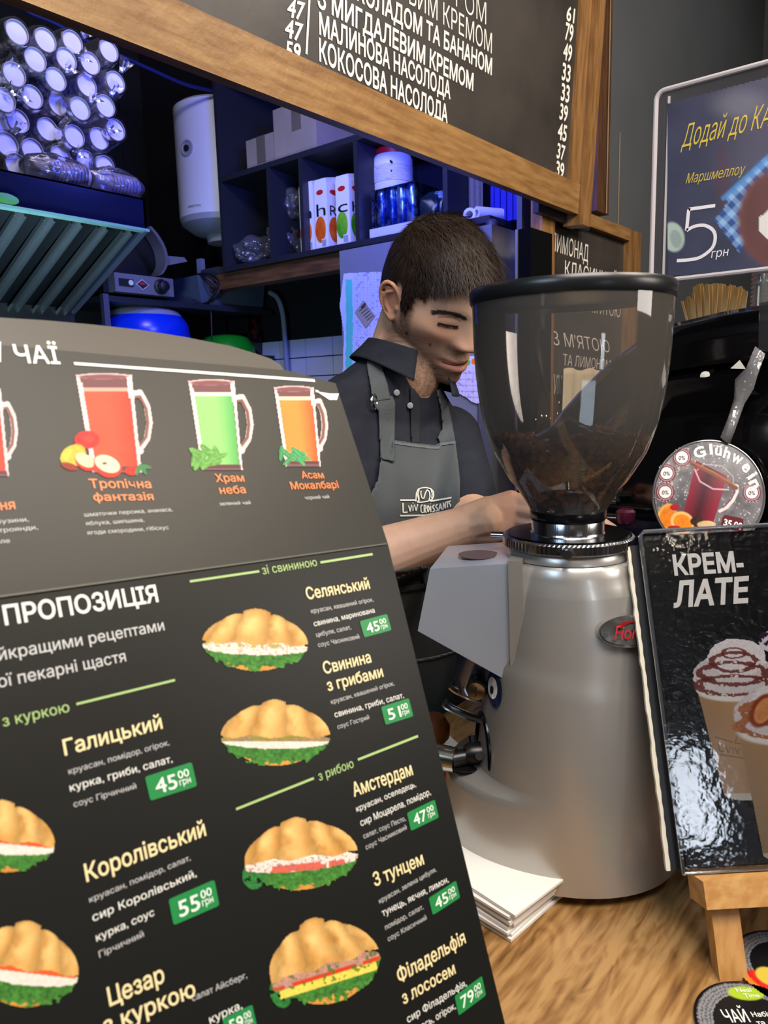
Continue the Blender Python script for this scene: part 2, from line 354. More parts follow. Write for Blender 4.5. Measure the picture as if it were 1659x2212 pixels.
# ================================================================== COUNTER
def counter_mat():
    m = bpy.data.materials.new('rustic_oak_laminate'); m.use_nodes = True; nt = m.node_tree; b = nt.nodes['Principled BSDF']; N = nt.nodes.new; L = nt.links.new
    tc = N('ShaderNodeTexCoord'); mp = N('ShaderNodeMapping'); mp.inputs['Rotation'].default_value = (0, 0, .12); mp.inputs['Scale'].default_value = (1, 3.6, 1); L(tc.outputs['Object'], mp.inputs[0])
    n1 = N('ShaderNodeTexNoise'); n1.inputs['Scale'].default_value = 5; n1.inputs['Detail'].default_value = 3; n1.inputs['Distortion'].default_value = .6; L(mp.outputs[0], n1.inputs['Vector'])
    wv = N('ShaderNodeMath'); wv.operation = 'MULTIPLY'; wv.inputs[1].default_value = 70; L(n1.outputs['Fac'], wv.inputs[0])
    sn = N('ShaderNodeMath'); sn.operation = 'SINE'; L(wv.outputs[0], sn.inputs[0])
    mp2 = N('ShaderNodeMapping'); mp2.inputs['Scale'].default_value = (7, 60, 7); mp2.inputs['Rotation'].default_value = (0, 0, .12); L(tc.outputs['Object'], mp2.inputs[0])
    n2 = N('ShaderNodeTexNoise'); n2.inputs['Scale'].default_value = 2.2; n2.inputs['Detail'].default_value = 8; L(mp2.outputs[0], n2.inputs['Vector'])
    n3 = N('ShaderNodeTexNoise'); n3.inputs['Scale'].default_value = 7; n3.inputs['Detail'].default_value = 4; L(tc.outputs['Object'], n3.inputs['Vector'])
    a1 = N('ShaderNodeMath'); a1.operation = 'MULTIPLY_ADD'; a1.inputs[1].default_value = .05; L(sn.outputs[0], a1.inputs[0]); L(n2.outputs['Fac'], a1.inputs[2])
    a2 = N('ShaderNodeMath'); a2.operation = 'MULTIPLY_ADD'; a2.inputs[1].default_value = .7; L(n3.outputs['Fac'], a2.inputs[0]); L(a1.outputs[0], a2.inputs[2])
    r = N('ShaderNodeValToRGB'); e = r.color_ramp.elements; e[0].position = .58; e[0].color = rgb('503418'); e[1].position = 1.08; e[1].color = rgb('a98454'); k = r.color_ramp.elements.new(.80); k.color = rgb('8a6438'); L(a2.outputs[0], r.inputs[0])
    L(r.outputs[0], b.inputs['Base Color']); b.inputs['Roughness'].default_value = .42; b.inputs['Specular IOR Level'].default_value = .35
    bp = N('ShaderNodeBump'); bp.inputs['Strength'].default_value = .12; bp.inputs['Distance'].default_value = .004; L(n2.outputs['Fac'], bp.inputs['Height']); L(bp.outputs[0], b.inputs['Normal']); return m
t = thing('counter', 'rustic brown wood-grain counter top carrying the coffee grinder', 'counter', (0.6, 0.34, -.95))
bm = bmesh.new(); bx(bm, -1.2, .03, -.04, 2.6, .635, 0); fin('worktop', bm, counter_mat(), t, bev=.002, seg=1)
bm = bmesh.new(); bx(bm, -1.15, .08, -.95, 2.55, .60, -.04); fin('cabinet_body', bm, mat('counter_body', '2c2622', .6), t)

# ================================================================== BIG CHALKBOARD
YB = 0.95
vdn = RM@np.array([-161, 8116, 1610.]); P0 = onp(1232, 392, 1, YB)
CB = Plane(P0, RM@np.array([1331, -293, 1610.]), -vdn)
def chalk_mat(name, base, c2):
    m = mat(name, base, .42, c2=c2, nscale=3.0, bump=.03, bscale=40, ndetail=6); return m
M_chalk = chalk_mat('blackboard_paint', '2c2927', '45403c')  # board tones raised to stand in for the glare on it
t = thing('hanging_chalkboard', 'large wood-framed chalkboard menu hanging above the barista, lettered in white', 'chalkboard', CB.px(1000, 420))
def pboard(name, pl, quad, th, mt, par, front=0.0, bev=0.0015):
    bm = bmesh.new(); slab(bm, [pl.px(x, y, front) for x, y in quad] if len(quad[0]) == 2 else quad, -pl.n, th); return fin(name, bm, mt, par, bev=bev, seg=1)
# in-plane coordinates of the frame
def inpl(pl, x, y): d = pl.px(x, y)-pl.P0; return d@pl.u, d@pl.v
b_in = 0.0; b_out = inpl(CB, 700, 255)[1]*0+min(inpl(CB, 500, 177)[1], inpl(CB, 1000, 371)[1])
s_in = inpl(CB, 1237, 200)[0]; s_mid = inpl(CB, 1258, 250)[0]; s_out = inpl(CB, 1274, 250)[0]
LU, TOP = -1.75, 0.95
def rect(pl, a0, b0, a1, b1, off=0.0): return [pl.pt(a0, b0, off), pl.pt(a1, b0, off), pl.pt(a1, b1, off), pl.pt(a0, b1, off)]
pboard('board_panel', CB, rect(CB, LU, b_out+.01, s_out-.01, TOP), .012, M_chalk, t, bev=0)
M_ob = M_wood
pboard('bottom_rail', CB, rect(CB, LU, b_out, s_mid-.004, 0.0, .009), .024, M_wood, t)
pboard('side_stile', CB, rect(CB, s_mid-.002, b_out-.028, s_out, TOP, .024), .06, M_woodv, t)
pboard('inner_bead', CB, rect(CB, s_in, 0.0, s_mid-.002, TOP, .008), .02, M_woodv, t)
LT = Letters(CB, .0012, bold=.022)
LT.add("КОКОСОВА НАСОЛОДА", (690, 131), (967, 267), p2=(689, 82))
LT.add("МАЛИНОВА НАСОЛОДА", (690, 73), (973, 214), p2=(689, 26))
LT.add("З МИГДАЛЕВИМ КРЕМОМ", (686, 14), (1022, 196), p2=(686, -34))
LT.add("З ШОКОЛАДОМ ТА БАНАНОМ", (686, -48), (1062, 162), p2=(686, -96))
LT.add("ВИМ КРЕМОМ", (884, 8), (1062, 116), p2=(884, -44), bold=-.004)
LT.add("РОМ", (985, 14), (1050, 54), p2=(985, -38), bold=-.012)
LT.add("47", (619, 34), (655, 44), p2=(624, -6)); LT.add("47", (614, 78), (652, 90), p2=(618, 38)); LT.add("59", (616, 124), (648, 132), p2=(619, 86))
LT.line((669, -10), (662, 117), 6)
for s_, y0, y1, xl, xr in (("61", -48, -8, 1226, 1244), ("61", 12, 49, 1223, 1240), ("79", 47, 90, 1220, 1237), ("49", 91, 133, 1216, 1234), ("33", 134, 177, 1213, 1231), ("33", 178, 221, 1211, 1229), ("39", 222, 262, 1208, 1225), ("45", 264, 305, 1204, 1223), ("37", 308, 346, 1202, 1219), ("39", 346, 385, 1200, 1217)):
    LT.add(s_, (xl, y1-6), (xr, y1+1), p2=(xl+3, y0-1))
LT.done('chalk_lettering', mat('chalk_white', 'eae6de', .7), t, split=True)
# ================================================================== SMALL CHALKBOARD
YL = WY-.045
LB = Plane(onp(1186, 600, 1, YL), (1, 0, 0), (0, 0, 1))
t = thing('lemonade_chalkboard', 'small wood-framed chalkboard listing lemonades on the wall behind the grinder hopper', 'chalkboard', LB.px(1260, 700))
a0 = inpl(LB, 1184, 560)[0]; aL = inpl(LB, 1157, 520)[0]; a1 = inpl(LB, 1347, 540)[0]; aR = inpl(LB, 1372, 540)[0]
bt = inpl(LB, 1300, 505)[1]; bT = inpl(LB, 1300, 478)[1]; bB = bT-.78
pboard('board_panel', LB, rect(LB, a0-.005, bB, a1+.005, bt+.005), .01, M_chalk, t, bev=0)
pboard('top_rail', LB, rect(LB, a0, bt, a1, bT, .02), .035, M_wood, t)
pboard('left_stile', LB, rect(LB, aL, bB, a0, bT, .02), .035, M_woodv, t)
pboard('right_stile', LB, rect(LB, a1, bB, aR, bT, .02), .035, M_woodv, t)
LT = Letters(LB, .001, bold=.0)
LT.add("ЛИМОНАД", (1190, 540), (1270, 566), p2=(1192, 500))
LT.add("КЛАСИЧНИЙ 35", (1220, 596), (1352, 628), p2=(1221, 562))
LT.add("ОГІРОК З М'ЯТОЮ", (1188, 660), (1340, 686), p2=(1189, 628), bold=-.01)
LT.add("З М'ЯТОЮ", (1196, 745), (1318, 762), p2=(1191, 714), bold=-.01)
LT.add("ТА ЛИМОНОМ", (1216, 789), (1318, 800), p2=(1217, 764), bold=-.01)
LT.add("ЛИМОН", (1188, 850), (1230, 856), p2=(1189, 806), bold=-.01)
LT.done('chalk_lettering', MATS['chalk_white'], t, split=True)
# cream cloth hanging below the lemonade board
cl = []; fcs = []
nx_, ny_ = 20, 16; pc = onp(1217, 797, 1, .985); pd = onp(1302, 790, 1, .985)
for j in range(ny_+1):
    for i in range(nx_+1):
        x = pc[0]+(pd[0]-pc[0])*i/nx_; z = pc[2]-(.34)*j/ny_; cl.append((x, .985+.006*math.sin(i*1.3+j*.2)*(.3+j/ny_), z+.004*math.sin(i*.6)))
for j in range(ny_):
    for i in range(nx_): k = j*(nx_+1)+i; fcs.append((k, k+1, k+nx_+2, k+nx_+1))
o = mk('cream_towel', cl, fcs, mat('cream_cloth', 'cfc4a8', .9, bump=.2, bscale=300), None, True); md = o.modifiers.new('s', 'SOLIDIFY'); md.thickness = .003
tag(o, 'cream cloth hanging in front of the lemonade chalkboard, seen through the hopper', 'cloth')
# ================================================================== CUBBY SHELF
XS = 1.87; XD = 0.32; BT = .016
M_shelf = mat('black_melamine', '23252c', .45)
def S(x, y, dx=0): return onp(x, y, 0, XS+dx)
zb = S(700, 545)[2]; zm = S(700, 309)[2]; ztop = 1.62
yl = S(473, 300)[1]; yr = 1.13
zc = S(477, 592)[2]
zb = np.mean([S(477, 590)[2], S(883, 494)[2], S(1154, 433)[2]]); zm = np.mean([S(480, 388)[2], S(764, 284)[2]])
t = thing('cubby_shelf', 'black wall-hung shelf unit with open cubbies under the chalkboard', 'shelf', (XS, (yl+yr)/2, zb))
def sh(n, x0, y0, z0, x1, y1, z1): bm = bmesh.new(); bx(bm, x0, y0, z0, x1, y1, z1); fin(n, bm, M_shelf, t, bev=.001, seg=1)
sh('bottom_board', XS, yr, zb-.018, XS+XD, yl, zb); sh('middle_board', XS, yr, zm-.018, XS+XD, yl, zm); sh('top_board', XS, yr, ztop, XS+XD, yl, ztop+.018)
sh('back_panel', XS+XD-.005, yr, zb, XS+XD, yl, ztop)
for px_ in (475, 579, 649, 769, 961, 1158):
    y = S(px_, 400)[1]; top = ztop if px_ in (475, 1158) else (zm-.018)
    if px_ in (475, 1158): sh('upright', XS-.001, y-BT/2, zb-.018, XS+XD, y+BT/2, top+.018)
    else: sh('upright', XS+.001, y-BT/2, zb, XS+XD, y+BT/2, top)
def sy(px_, z=.0, dx=0): return S(px_, 480, dx)[1]
# cardboard boxes on the middle board
M_card = mat('grey_cardboard', '8f8478', .8, c2='9d9184', nscale=6)
def cbox(label, pxl, pxr, pyt, w, dx=.03):
    ya = onp(pxr, 300, 0, XS+dx)[1]; yb = onp(pxl, 300, 0, XS+dx)[1]; zt_ = onp(pxl+4, pyt, 0, XS+dx)[2]
    t = thing('cardboard_box', label, 'box', (XS+dx+w/2, (ya+yb)/2, zm+.001)); bm = bmesh.new(); bx(bm, XS+dx, ya, zm+.001, XS+dx+w, yb, zt_); fin('carton', bm, M_card, t, bev=.002)
    bm = bmesh.new(); ym = ya*.55+yb*.45; bx(bm, XS+dx-.0012, ym-.022, zt_-.11*.8, XS+dx+w, ym+.022, zt_+.001); fin('packing_tape', bm, glass('clear_tape', 'd8d0c4', .1, .12, dens=.25, densc='a8a090'), t)
cbox('small grey cardboard box at the left on the middle shelf board', 531, 590, 304, .2)
cbox('taller taped cardboard box right of the small one on the shelf', 592, 684, 236, .22)
# juice cartons
M_cart = mat('carton_white', 'e8e8ee', .35)
def carton(label, pxl, pxr, pyt, fruit, letter, side=None, dx=.03, dep=.07):
    yb = onp(pxl, 480, 0, XS+dx)[1]; ya = onp(pxr, 480, 0, XS+dx)[1]; z0 = zb+.001; zt_ = onp(pxl+2, pyt, 0, XS+dx)[2]; x0 = XS+dx
    t = thing('juice_carton', label, 'carton', (x0+dep/2, (ya+yb)/2, z0), 'juice cartons on the shelf'); h = zt_-z0
    bm = bmesh.new(); yc = (ya+yb)/2
    bx(bm, x0, ya, z0, x0+dep, yb, zt_-.022); fin('carton_body', bm, M_cart, t, bev=.0015)
    bm = bmesh.new(); hexa(bm, [(x0, ya, zt_-.022), (x0+dep, ya, zt_-.022), (x0+dep, yb, zt_-.022), (x0, yb, zt_-.022), (x0, ya+.004, zt_-.004), (x0+dep, ya+.012, zt_+.012), (x0+dep, yb-.004, zt_+.012), (x0, yb-.004, zt_-.004)]); fin('folded_top', bm, M_cart, t, bev=.001)
    pl = Plane((x0, yb, z0), (0, -1, 0), (0, 0, 1)); w_ = yb-ya
    def art(n, a, b, ra, rb, mt, k=24, off=.0008): 
        vs = [pl.pt(a+ra*math.cos(2*PI*i/k), b+rb*math.sin(2*PI*i/k), off) for i in range(k)]; return mk(n, vs, [tuple(range(k))], mt, t)
    art('fruit_print', w_*.42, .065, w_*.42, .042, fruit)
    art('brand_oval', w_*.45, h*.80, w_*.27, .008, mat('label_red', 'c8201c', .4))
    sq = mk('barcode', [pl.pt(w_*.5, .006, .0012), pl.pt(w_*.88, .006, .0012), pl.pt(w_*.88, .034, .0012), pl.pt(w_*.5, .034, .0012)], [(0, 1, 2, 3)], M_cart, t)
    v = []; f = []
    for i in range(8):
        a = w_*.53+i*w_*.042; v += [pl.pt(a, .009, .0016), pl.pt(a+w_*.02, .009, .0016), pl.pt(a+w_*.02, .031, .0016), pl.pt(a, .031, .0016)]; f.append(tuple(range(4*i, 4*i+4)))
    mk('barcode_bars', v, f, mat('print_black', '101010', .5), t)
    vs, fs = text_mesh(letter, .0); x_0, x_1 = vs[:, 0].min(), vs[:, 0].max(); hh = vs[:, 1].max()
    mk('word_print', [pl.pt(w_*.15+(q[0]-x_0)/(x_1-x_0)*w_*.72, h*.47+q[1]/hh*h*(.17 if letter == 'h' else .11), .0012) for q in vs], fs, MATS['print_black'], t)
    if side:
        p2 = Plane((x0, ya, z0), (1, 0, 0), (0, 0, 1)); vs, fs = text_mesh(side, .0); x_0, x_1 = vs[:, 0].min(), vs[:, 0].max()
        o = mk('side_word_print', [p2.pt(.012+(q[0]-x_0)/(x_1-x_0)*.035, h*.47+q[1]/.73*h*.15, .0012) for q in vs], fs, MATS['print_black'], t)
        k = 24; mk('side_fruit_print', [p2.pt(.035+.03*math.cos(2*PI*i/k), .065+.04*math.sin(2*PI*i/k), .0009) for i in range(k)], [tuple(range(k))], fruit, t)
        mk('side_brand_oval', [p2.pt(.035+.022*math.cos(2*PI*i/k), h*.8+.008*math.sin(2*PI*i/k), .0009) for i in range(k)], [tuple(range(k))], MATS['label_red'], t)
    return t
M_or = mat('orange_print', 'd84a10', .4, c2='e8701c', nscale=40); M_ap = mat('apple_print', '3f9a1c', .4, c2='7fc030', nscale=20)
carton('leftmost white juice carton with an orange printed on it', 648, 678, 394, M_or, 'h')
carton('white orange-juice carton, second from the left on the shelf', 681, 708, 386, M_or, 'h', 'R')
carton('white juice carton with a green apple printed on it', 727, 756, 378, M_ap, 'c', 'h')
# white tub with red lid
def Sp(x, y, dx): return onp(x, y, 0, XS+dx)
c = Sp(849, 400, .14); rr = abs(Sp(816, 400, .14)[1]-Sp(884, 400, .14)[1])/2
zt0 = Sp(849, 412, .10)[2]; zt1 = Sp(849, 340, .14)[2]
t = thing('white_tub', 'white plastic tub with a red screw lid standing on the can pack', 'tub', (XS+.14, c[1], zt0))
bm = bmesh.new(); lathe(bm, [(0, 0), (rr*.95, 0), (rr, .008), (rr, zt1-zt0-.01), (rr*.92, zt1-zt0)], (XS+.14, c[1], zt0), 32); fin('tub_body', bm, mat('tub_white', 'd8d8e2', .4), t, True)
bm = bmesh.new(); lathe(bm, [(rr*.85, 0), (rr*.85, .018), (rr*.78, .024), (0, .025)], (XS+.14, c[1], zt1), 32); fin('lid', bm, mat('lid_red', 'b81420', .4), t, True)
bm = bmesh.new(); lathe(bm, [(rr+.0015, .03), (rr+.0015, zt1-zt0-.035)], (XS+.14, c[1], zt0), 32, cap0=False, cap1=False); fin('paper_label', bm, mat('label_paper', 'c4c4cf', .6, c2='8c8ca0', nscale=60, nstretch=(1, 1, 6), lo=.5, hi=.75), t, True)
tg = Plane((XS+.14-rr-.003, c[1], zt0+.05), (0, -1, 0), (0, 0, 1))
k = 24; vv = []; ff = []
for i in range(k): 
    a = .5+5.2*i/k; vv += [tg.pt(.028+.02*math.cos(a), .02+.02*math.sin(a), -.012), tg.pt(.028+.013*math.cos(a), .02+.013*math.sin(a), -.012)]
ff = [(2*i, 2*i+2, 2*i+3, 2*i+1) for i in range(k-1)]; mk('round_mark', vv, ff, MATS['print_black'], t)
# pack of cans
ya_, yb_ = Sp(893, 450, .04)[1], Sp(806, 450, .04)[1]; n = 4; cr = (yb_-ya_)/n/2; zt_ = zt0-.004
t = thing('drink_can_pack', 'shrink-wrapped pack of blue drink cans on a white tray under the tub', 'can pack', (XS+.1, (ya_+yb_)/2, zb))
M_can = mat('blue_can', '1d4fd0', .25, .7, c2='a8c8f0', nscale=30, lo=.5, hi=.6)
for i in range(n):
    for j in range(3):
        bm = bmesh.new(); hh = zt_-zb-.004
        lathe(bm, [(0, 0), (cr*.8, 0), (cr*.97, .008), (cr*.97, hh-.012), (cr*.8, hh-.001), (cr*.76, hh), (cr*.74, hh-.004), (0, hh-.004)], (XS+.045+cr+j*2*cr, ya_+cr+i*2*cr, zb+.003), 20); fin('can', bm, M_can, t, True)
bm = bmesh.new(); bx(bm, XS+.036, ya_-.004, zb+.001, XS+.05+cr*6, yb_+.012, zb+.003); bx(bm, XS+.034, ya_-.004, zb+.001, XS+.037, yb_+.012, zb+.035)
fin('white_tray', bm, mat('tray_white', 'c8cce0', .5), t)
bm = bmesh.new(); bx(bm, XS+.039, ya_-.003, zb+.004, XS+.05+cr*6, yb_+.006, zt_-.001); fin('shrink_wrap', bm, glass('shrink_film', 'e8ecf4', .12, .12, bump=.6, bscale=40), t, bev=.012, seg=3)
t = thing('leaf_print_bag', 'dark bag with pale leaf print beside the can pack', 'bag', (XS+.15, Sp(925, 450, .05)[1], zb))
bm = bmesh.new(); bmesh.ops.create_icosphere(bm, subdivisions=4, radius=1)
yc_ = Sp(926, 450, .06)[1]; hw = abs(Sp(900, 450, .06)[1]-Sp(956, 450, .06)[1])/2
for v in bm.verts:
    q = v.co.copy(); e = lambda a: math.copysign(abs(a)**.6, a); k = 1+.12*mnoise.noise(q*3); v.co = Vector((XS+.15+e(q.x)*.1*k, yc_+e(q.y)*hw*k, zb+.062+e(q.z)*.06*k))
fin('bag_body', bm, mat('leaf_print', '0d1f2a', .35, c2='7a9ab0', nscale=26, lo=.58, hi=.62), t, True)
# crumpled clear bags holding cup lids
M_wrap = glass('clear_wrap', 'f0eef2', .0, .22, dens=.04, densc='b0b0c0', bump=.5, bscale=40)
def bundle(name, label, cen, size, seed, core=None):
    t = thing(name, label, 'bag', (cen[0], cen[1], cen[2]-size[2]))
    bm = bmesh.new(); bmesh.ops.create_icosphere(bm, subdivisions=5, radius=1)
    for v in bm.verts:
        q = v.co.copy(); k = 1+.22*mnoise.noise(q*2.2+Vector((seed, 0, 0)))+.14*abs(mnoise.noise(q*6+Vector((seed, 3, 0)))); v.co = Vector((cen[0]+q.x*size[0]*k, cen[1]+q.y*size[1]*k, max(cen[2]+q.z*size[2]*k, cen[2]-size[2]*.97)))
    fin('plastic_bag', bm, glass('crinkled_bag', 'e8e6ec', .12, .16, dens=.16, densc='a8a8b4', bump=1.0, bscale=55), t, True)
    bm = bmesh.new()
    for i in range(6):
        z = cen[2]-size[2]*.7+i*size[2]*.26; lathe(bm, [(0, 0), (size[1]*.6, 0), (size[1]*.66, size[2]*.08), (size[1]*.6, size[2]*.16), (0, size[2]*.17)], (cen[0], cen[1]+(random.random()-.5)*.01, z), 20)
    fin('stacked_lids', bm, core or mat('smoke_lids', '20222c', .3), t, True); return t
p = Sp(545, 545, .09); bundle('lid_bag', 'clear plastic bag of dark cup lids in the leftmost cubby', (XS+.12, p[1], zb+.058), (.09, .075, .058), 1)
p = Sp(608, 520, .09); bundle('lid_bag', 'tall crumpled clear bag of lids in the cubby left of the cartons', (XS+.12, p[1], zb+.07), (.085, .055, .07), 5)
p = Sp(622, 440, .09); bundle('small_lid_bag', 'knotted clear bag piled on top of the tall bag of lids', (XS+.13, p[1], zb+.20), (.06, .038, .058), 9)
# rolls and cloth at the right of the shelf
def ring(cx_, cy_, dx, label, ang=0.3):
    p = Sp(cx_, cy_, dx); t = thing('white_roll', label, 'roll', (p[0], p[1], zb+.002)); bm = bmesh.new(); r = .019
    lathe(bm, [(r, -.045), (r, .045), (r*.55, .045), (r*.55, -.045), (r, -.045)], (p[0]+.03, p[1], zb+.002+r), 24, ax=(1, ang, 0), cap0=False, cap1=False); fin('paper_tube', bm, mat('roll_white', 'd6d6de', .7), t, True)
ring(1011, 455, .05, 'small white roll lying at the left on the right end of the shelf'); ring(1046, 446, .05, 'small white roll lying to the right of its twin on the shelf', -.5)
ya_ = Sp(1035, 420, .1)[1]; yb_ = Sp(1000, 420, .1)[1]; vs = []; fs = []
for j in range(9):
    for i in range(13):
        vs.append((XS+.12+.012*math.sin(i*1.6), ya_+(yb_-ya_)*i/12, zb+.075+.22*j/8+.0*i))
fs = [(j*13+i, j*13+i+1, j*13+i+14, j*13+i+13) for j in range(8) for i in range(12)]
o = mk('grey_cloth', vs, fs, mat('grey_cloth', '6a675f', .9, bump=.3, bscale=80), None, True); o.modifiers.new('s', 'SOLIDIFY').thickness = .004
bm = bmesh.new(); bx(bm, 0, 0, 0, 1, 1, 1); bmesh.ops.delete(bm, geom=bm.verts[:], context='VERTS'); bm.free()
for v in o.data.vertices: v.co.z -= .073
tag(o, 'grey folded cloth bag standing behind the white rolls on the shelf', 'cloth')
ya_ = Sp(1124, 425, .1)[1]; yb_ = Sp(1056, 410, .1)[1]; t = thing('blue_crate', 'deep blue ribbed plastic crate at the right end of the shelf', 'crate', (XS+.18, (ya_+yb_)/2, zb))
bm = bmesh.new(); bx(bm, XS+.11, ya_, zb+.001, XS+.28, yb_, zb+.12)
for i in range(5): y = ya_+(yb_-ya_)*(i+.5)/5; bx(bm, XS+.104, y-.003, zb+.001, XS+.11, y+.003, zb+.12)
bx(bm, XS+.1, ya_-.004, zb+.11, XS+.29, yb_+.004, zb+.122); fin('crate_body', bm, mat('crate_blue', '1a1e9a', .4), t, bev=.001)
# ================================================================== FRIDGE
FX = 1.80
yA, yB = max(onp(1078, 600, 0, FX)[1], 1.079), onp(735, 600, 0, FX)[1]; zF = min(zb-.022, onp(1080, 477, 0, FX)[2])
M_ss = mat('brushed_steel', 'a8aab2', .38, .85, bump=.03, bscale=30, bstretch=(1, 1, 40))
t = thing('refrigerator', 'tall stainless-steel fridge standing behind the barista with papers stuck to its side', 'refrigerator', (FX+.19, (yA+yB)/2, -.95))
bm = bmesh.new(); bx(bm, FX, yA+.05, -.90, XS+XD, yB, zF); fin('cabinet', bm, mat('fridge_side', '8e909c', .42, .35), t, bev=.004)
bm = bmesh.new(); bx(bm, FX-.004, yA, -.85, XS+XD, yA+.045, zF-.005); fin('door', bm, M_ss, t, bev=.006)
bm = bmesh.new(); lathe(bm, [(.016, 0), (.016, .012), (.009, .02), (0, .021)], (FX+.03, yA+.02, zF-.005), 20); fin('hinge_cap', bm, mat('hinge', '555a66', .4, .6), t, True)
bm = bmesh.new()
for yy in (yA+.08, yB-.06): bx(bm, FX+.03, yy-.02, -.95, FX+.07, yy+.02, -.90); 
for i, yy in enumerate((yA+.08, yB-.06)): pass
fin('feet', bm, M_black, t)
# tall dark cabinet edge right of the fridge
xq = onp(1132, 700, 1, WY-.002)
t = thing('tall_cabinet', 'black upright cabinet edge with a bright strip between fridge and lemonade board', 'cabinet', (FX+.09, yA-.06, -.95))
qa = onp(1114, 600, 0, FX)[1]; qb = onp(1146, 600, 0, FX)[1]
bm = bmesh.new(); bx(bm, FX, qb, -.94, FX+.12, qa, zF-.03); fin('side_panel', bm, mat('glossy_black', '08090c', .15), t, bev=.002)
bm = bmesh.new(); bx(bm, FX-.003, qa-.006, -.94, FX+.02, qa, zF-.03); fin('edge_strip', bm, M_ss, t)
# papers on the fridge side
FP = Plane((FX-.002, 1.3, .5), (0, -1, 0), (0, 0, 1))
def sheet_art(x, y, C, Mk):
    P = [(742, 590), (824, 586), (842, 640), (845, 775), (838, 860), (737, 860), (740, 800), (742, 720), (733, 660)]
    lay(C, Mk, inpoly(x, y, P)*1., cc('c6ccf0'))
    g = (np.abs(((x-748) % 7)-3.5) < .6) | (np.abs(((y-600) % 6)-3) < .6); lay(C, Mk, (g & (Mk > .5) & (x > 765))*.35, cc('8890cc'))
    n = vnoise(x, y, 5, 3); lay(C, Mk, ((n > .66) & (Mk > .5) & (x > 768) & (x < 838))*.5, cc('50589c'))
    k = vnoise(x, y, 9, 8); lay(C, Mk, ((np.abs(x-755+((y-700)/120)**2*3) < 6+3*k) & (y > 603) & (y < 860) & (Mk > .5))*.9, cc('3fc8b0'))
t = thing('order_sheet', 'large paper sheet with handwritten grid and a green stripe taped to the fridge side', 'paper', FP.px(790, 720))
picture('paper', FP, (728, 580, 850, 865), 1.2, sheet_art, vcmat('fridge_paper', .8, .2), t, .0012)
t = thing('magnet_card', 'small tilted card magnet on the fridge sheet, left of the barista', 'card', FP.px(788, 680, .004))
bm = bmesh.new(); slab(bm, [FP.px(x, y, .004) for x, y in ((785, 649), (810, 682), (790, 708), (767, 674))], -FP.n, .002); fin('card', bm, mat('card_beige', '9c9488', .6), t)
L_ = Letters(FP, .0046); [L_.line((776+i*4.2, 672+i*5), (790+i*4.2, 661+i*5), 1.6) for i in range(5)]; L_.line((780, 665), (790, 655), 5); L_.done('card_writing', mat('card_ink', '4a2a2c', .6), t)
FQ = Plane((FX-.004-.0, 1.3, .5), (0, -1, 0), (0, 0, 1))
def note_art(x, y, C, Mk):
    lay(C, Mk, inpoly(x, y, [(985, 800), (1000, 770), (1060, 765), (1060, 868), (1030, 873), (1018, 868), (1008, 860), (990, 850), (955, 832), (955, 800)])*1., cc('cfc8e8'))
    g = (np.abs(((x-950) % 16)-8) < .6) | (np.abs(((y-800) % 13)-6.5) < .6); lay(C, Mk, (g & (Mk > .5) & (y > 795))*.5, cc('8078b0'))
    lay(C, Mk, ell(x, y, 1009, 783, 7, 7)*(Mk > .5), cc('58b040')); lay(C, Mk, ell(x, y, 1025, 781, 7, 7)*(Mk > .5), cc('f07820'))
    n = vnoise(x, y, 4, 5); lay(C, Mk, ((n > .68) & (Mk > .5) & (y > 800))*.5, cc('6058a0'))
t = thing('price_note', 'pale note with a grid and green and orange dots, right of the barista\'s chin', 'paper', FQ.px(1010, 830))
picture('paper', FQ, (950, 760, 1066, 880), 1.0, note_art, MATS['fridge_paper'], t, .001)
# ================================================================== WATER HEATER
bc = np.array([2.03, 0, 0]); q = onp(478, 380, 0, 2.03); yc = q[1]; R_ = .17; zt_ = onp(440, 232, 0, 1.98)[2]; z0_ = onp(440, 480, 0, 1.98)[2]
t = thing('water_heater', 'white cylindrical electric water heater on the dark wall left of the shelf', 'water heater', (2.03, yc, z0_-.06))
bm = bmesh.new(); lathe(bm, [(0, zt_-z0_), (R_*.9, zt_-z0_), (R_, zt_-z0_-.012), (R_, 0)], (2.03, yc, z0_), 48, cap1=False); fin('tank', bm, mat('heater_white', 'd8d8e0', .35), t, True)
bm = bmesh.new(); lathe(bm, [(R_, 0), (R_*.96, -.02), (R_*.7, -.05), (R_*.42, -.06), (R_*.4, -.085), (0, -.09)], (2.03, yc, z0_), 48, cap0=False); fin('bottom_cap', bm, mat('heater_grey', '9a9aa8', .4), t, True)
# round dial on the tank towards us
def oncyl(px_, py_, R=R_):
    r = ray(px_, py_); o = EYE-np.array([2.03, yc, 0]); a = r[0]**2+r[1]**2; b = 2*(o[0]*r[0]+o[1]*r[1]); c = o[0]**2+o[1]**2-R*R; D = max(b*b-4*a*c, 0); return EYE+r*((-b-math.sqrt(D))/(2*a))
p = oncyl(404, 320); nn = nrm([p[0]-2.03, p[1]-yc, 0])
bm = bmesh.new(); lathe(bm, [(.030, -.004), (.030, .003), (.024, .004), (.022, .001), (0, .001)], p, 28, ax=nn); fin('thermometer_dial', bm, MATS['heater_grey'], t, True)
bm = bmesh.new(); lathe(bm, [(.012, 0), (.010, .008), (0, .008)], p, 20, ax=nn); fin('dial_face', bm, M_black, t, True)
vs, fs = text_mesh("ARISTON", 0); x0, x1 = vs[:, 0].min(), vs[:, 0].max()
mk('brand_lettering', [oncyl(406+(v[0]-x0)/(x1-x0)*27, 449-(v[0]-x0)/(x1-x0)*4-v[1]/.73*5, R_+.0015) for v in vs], fs, mat('heater_print', '30303c', .5), t)
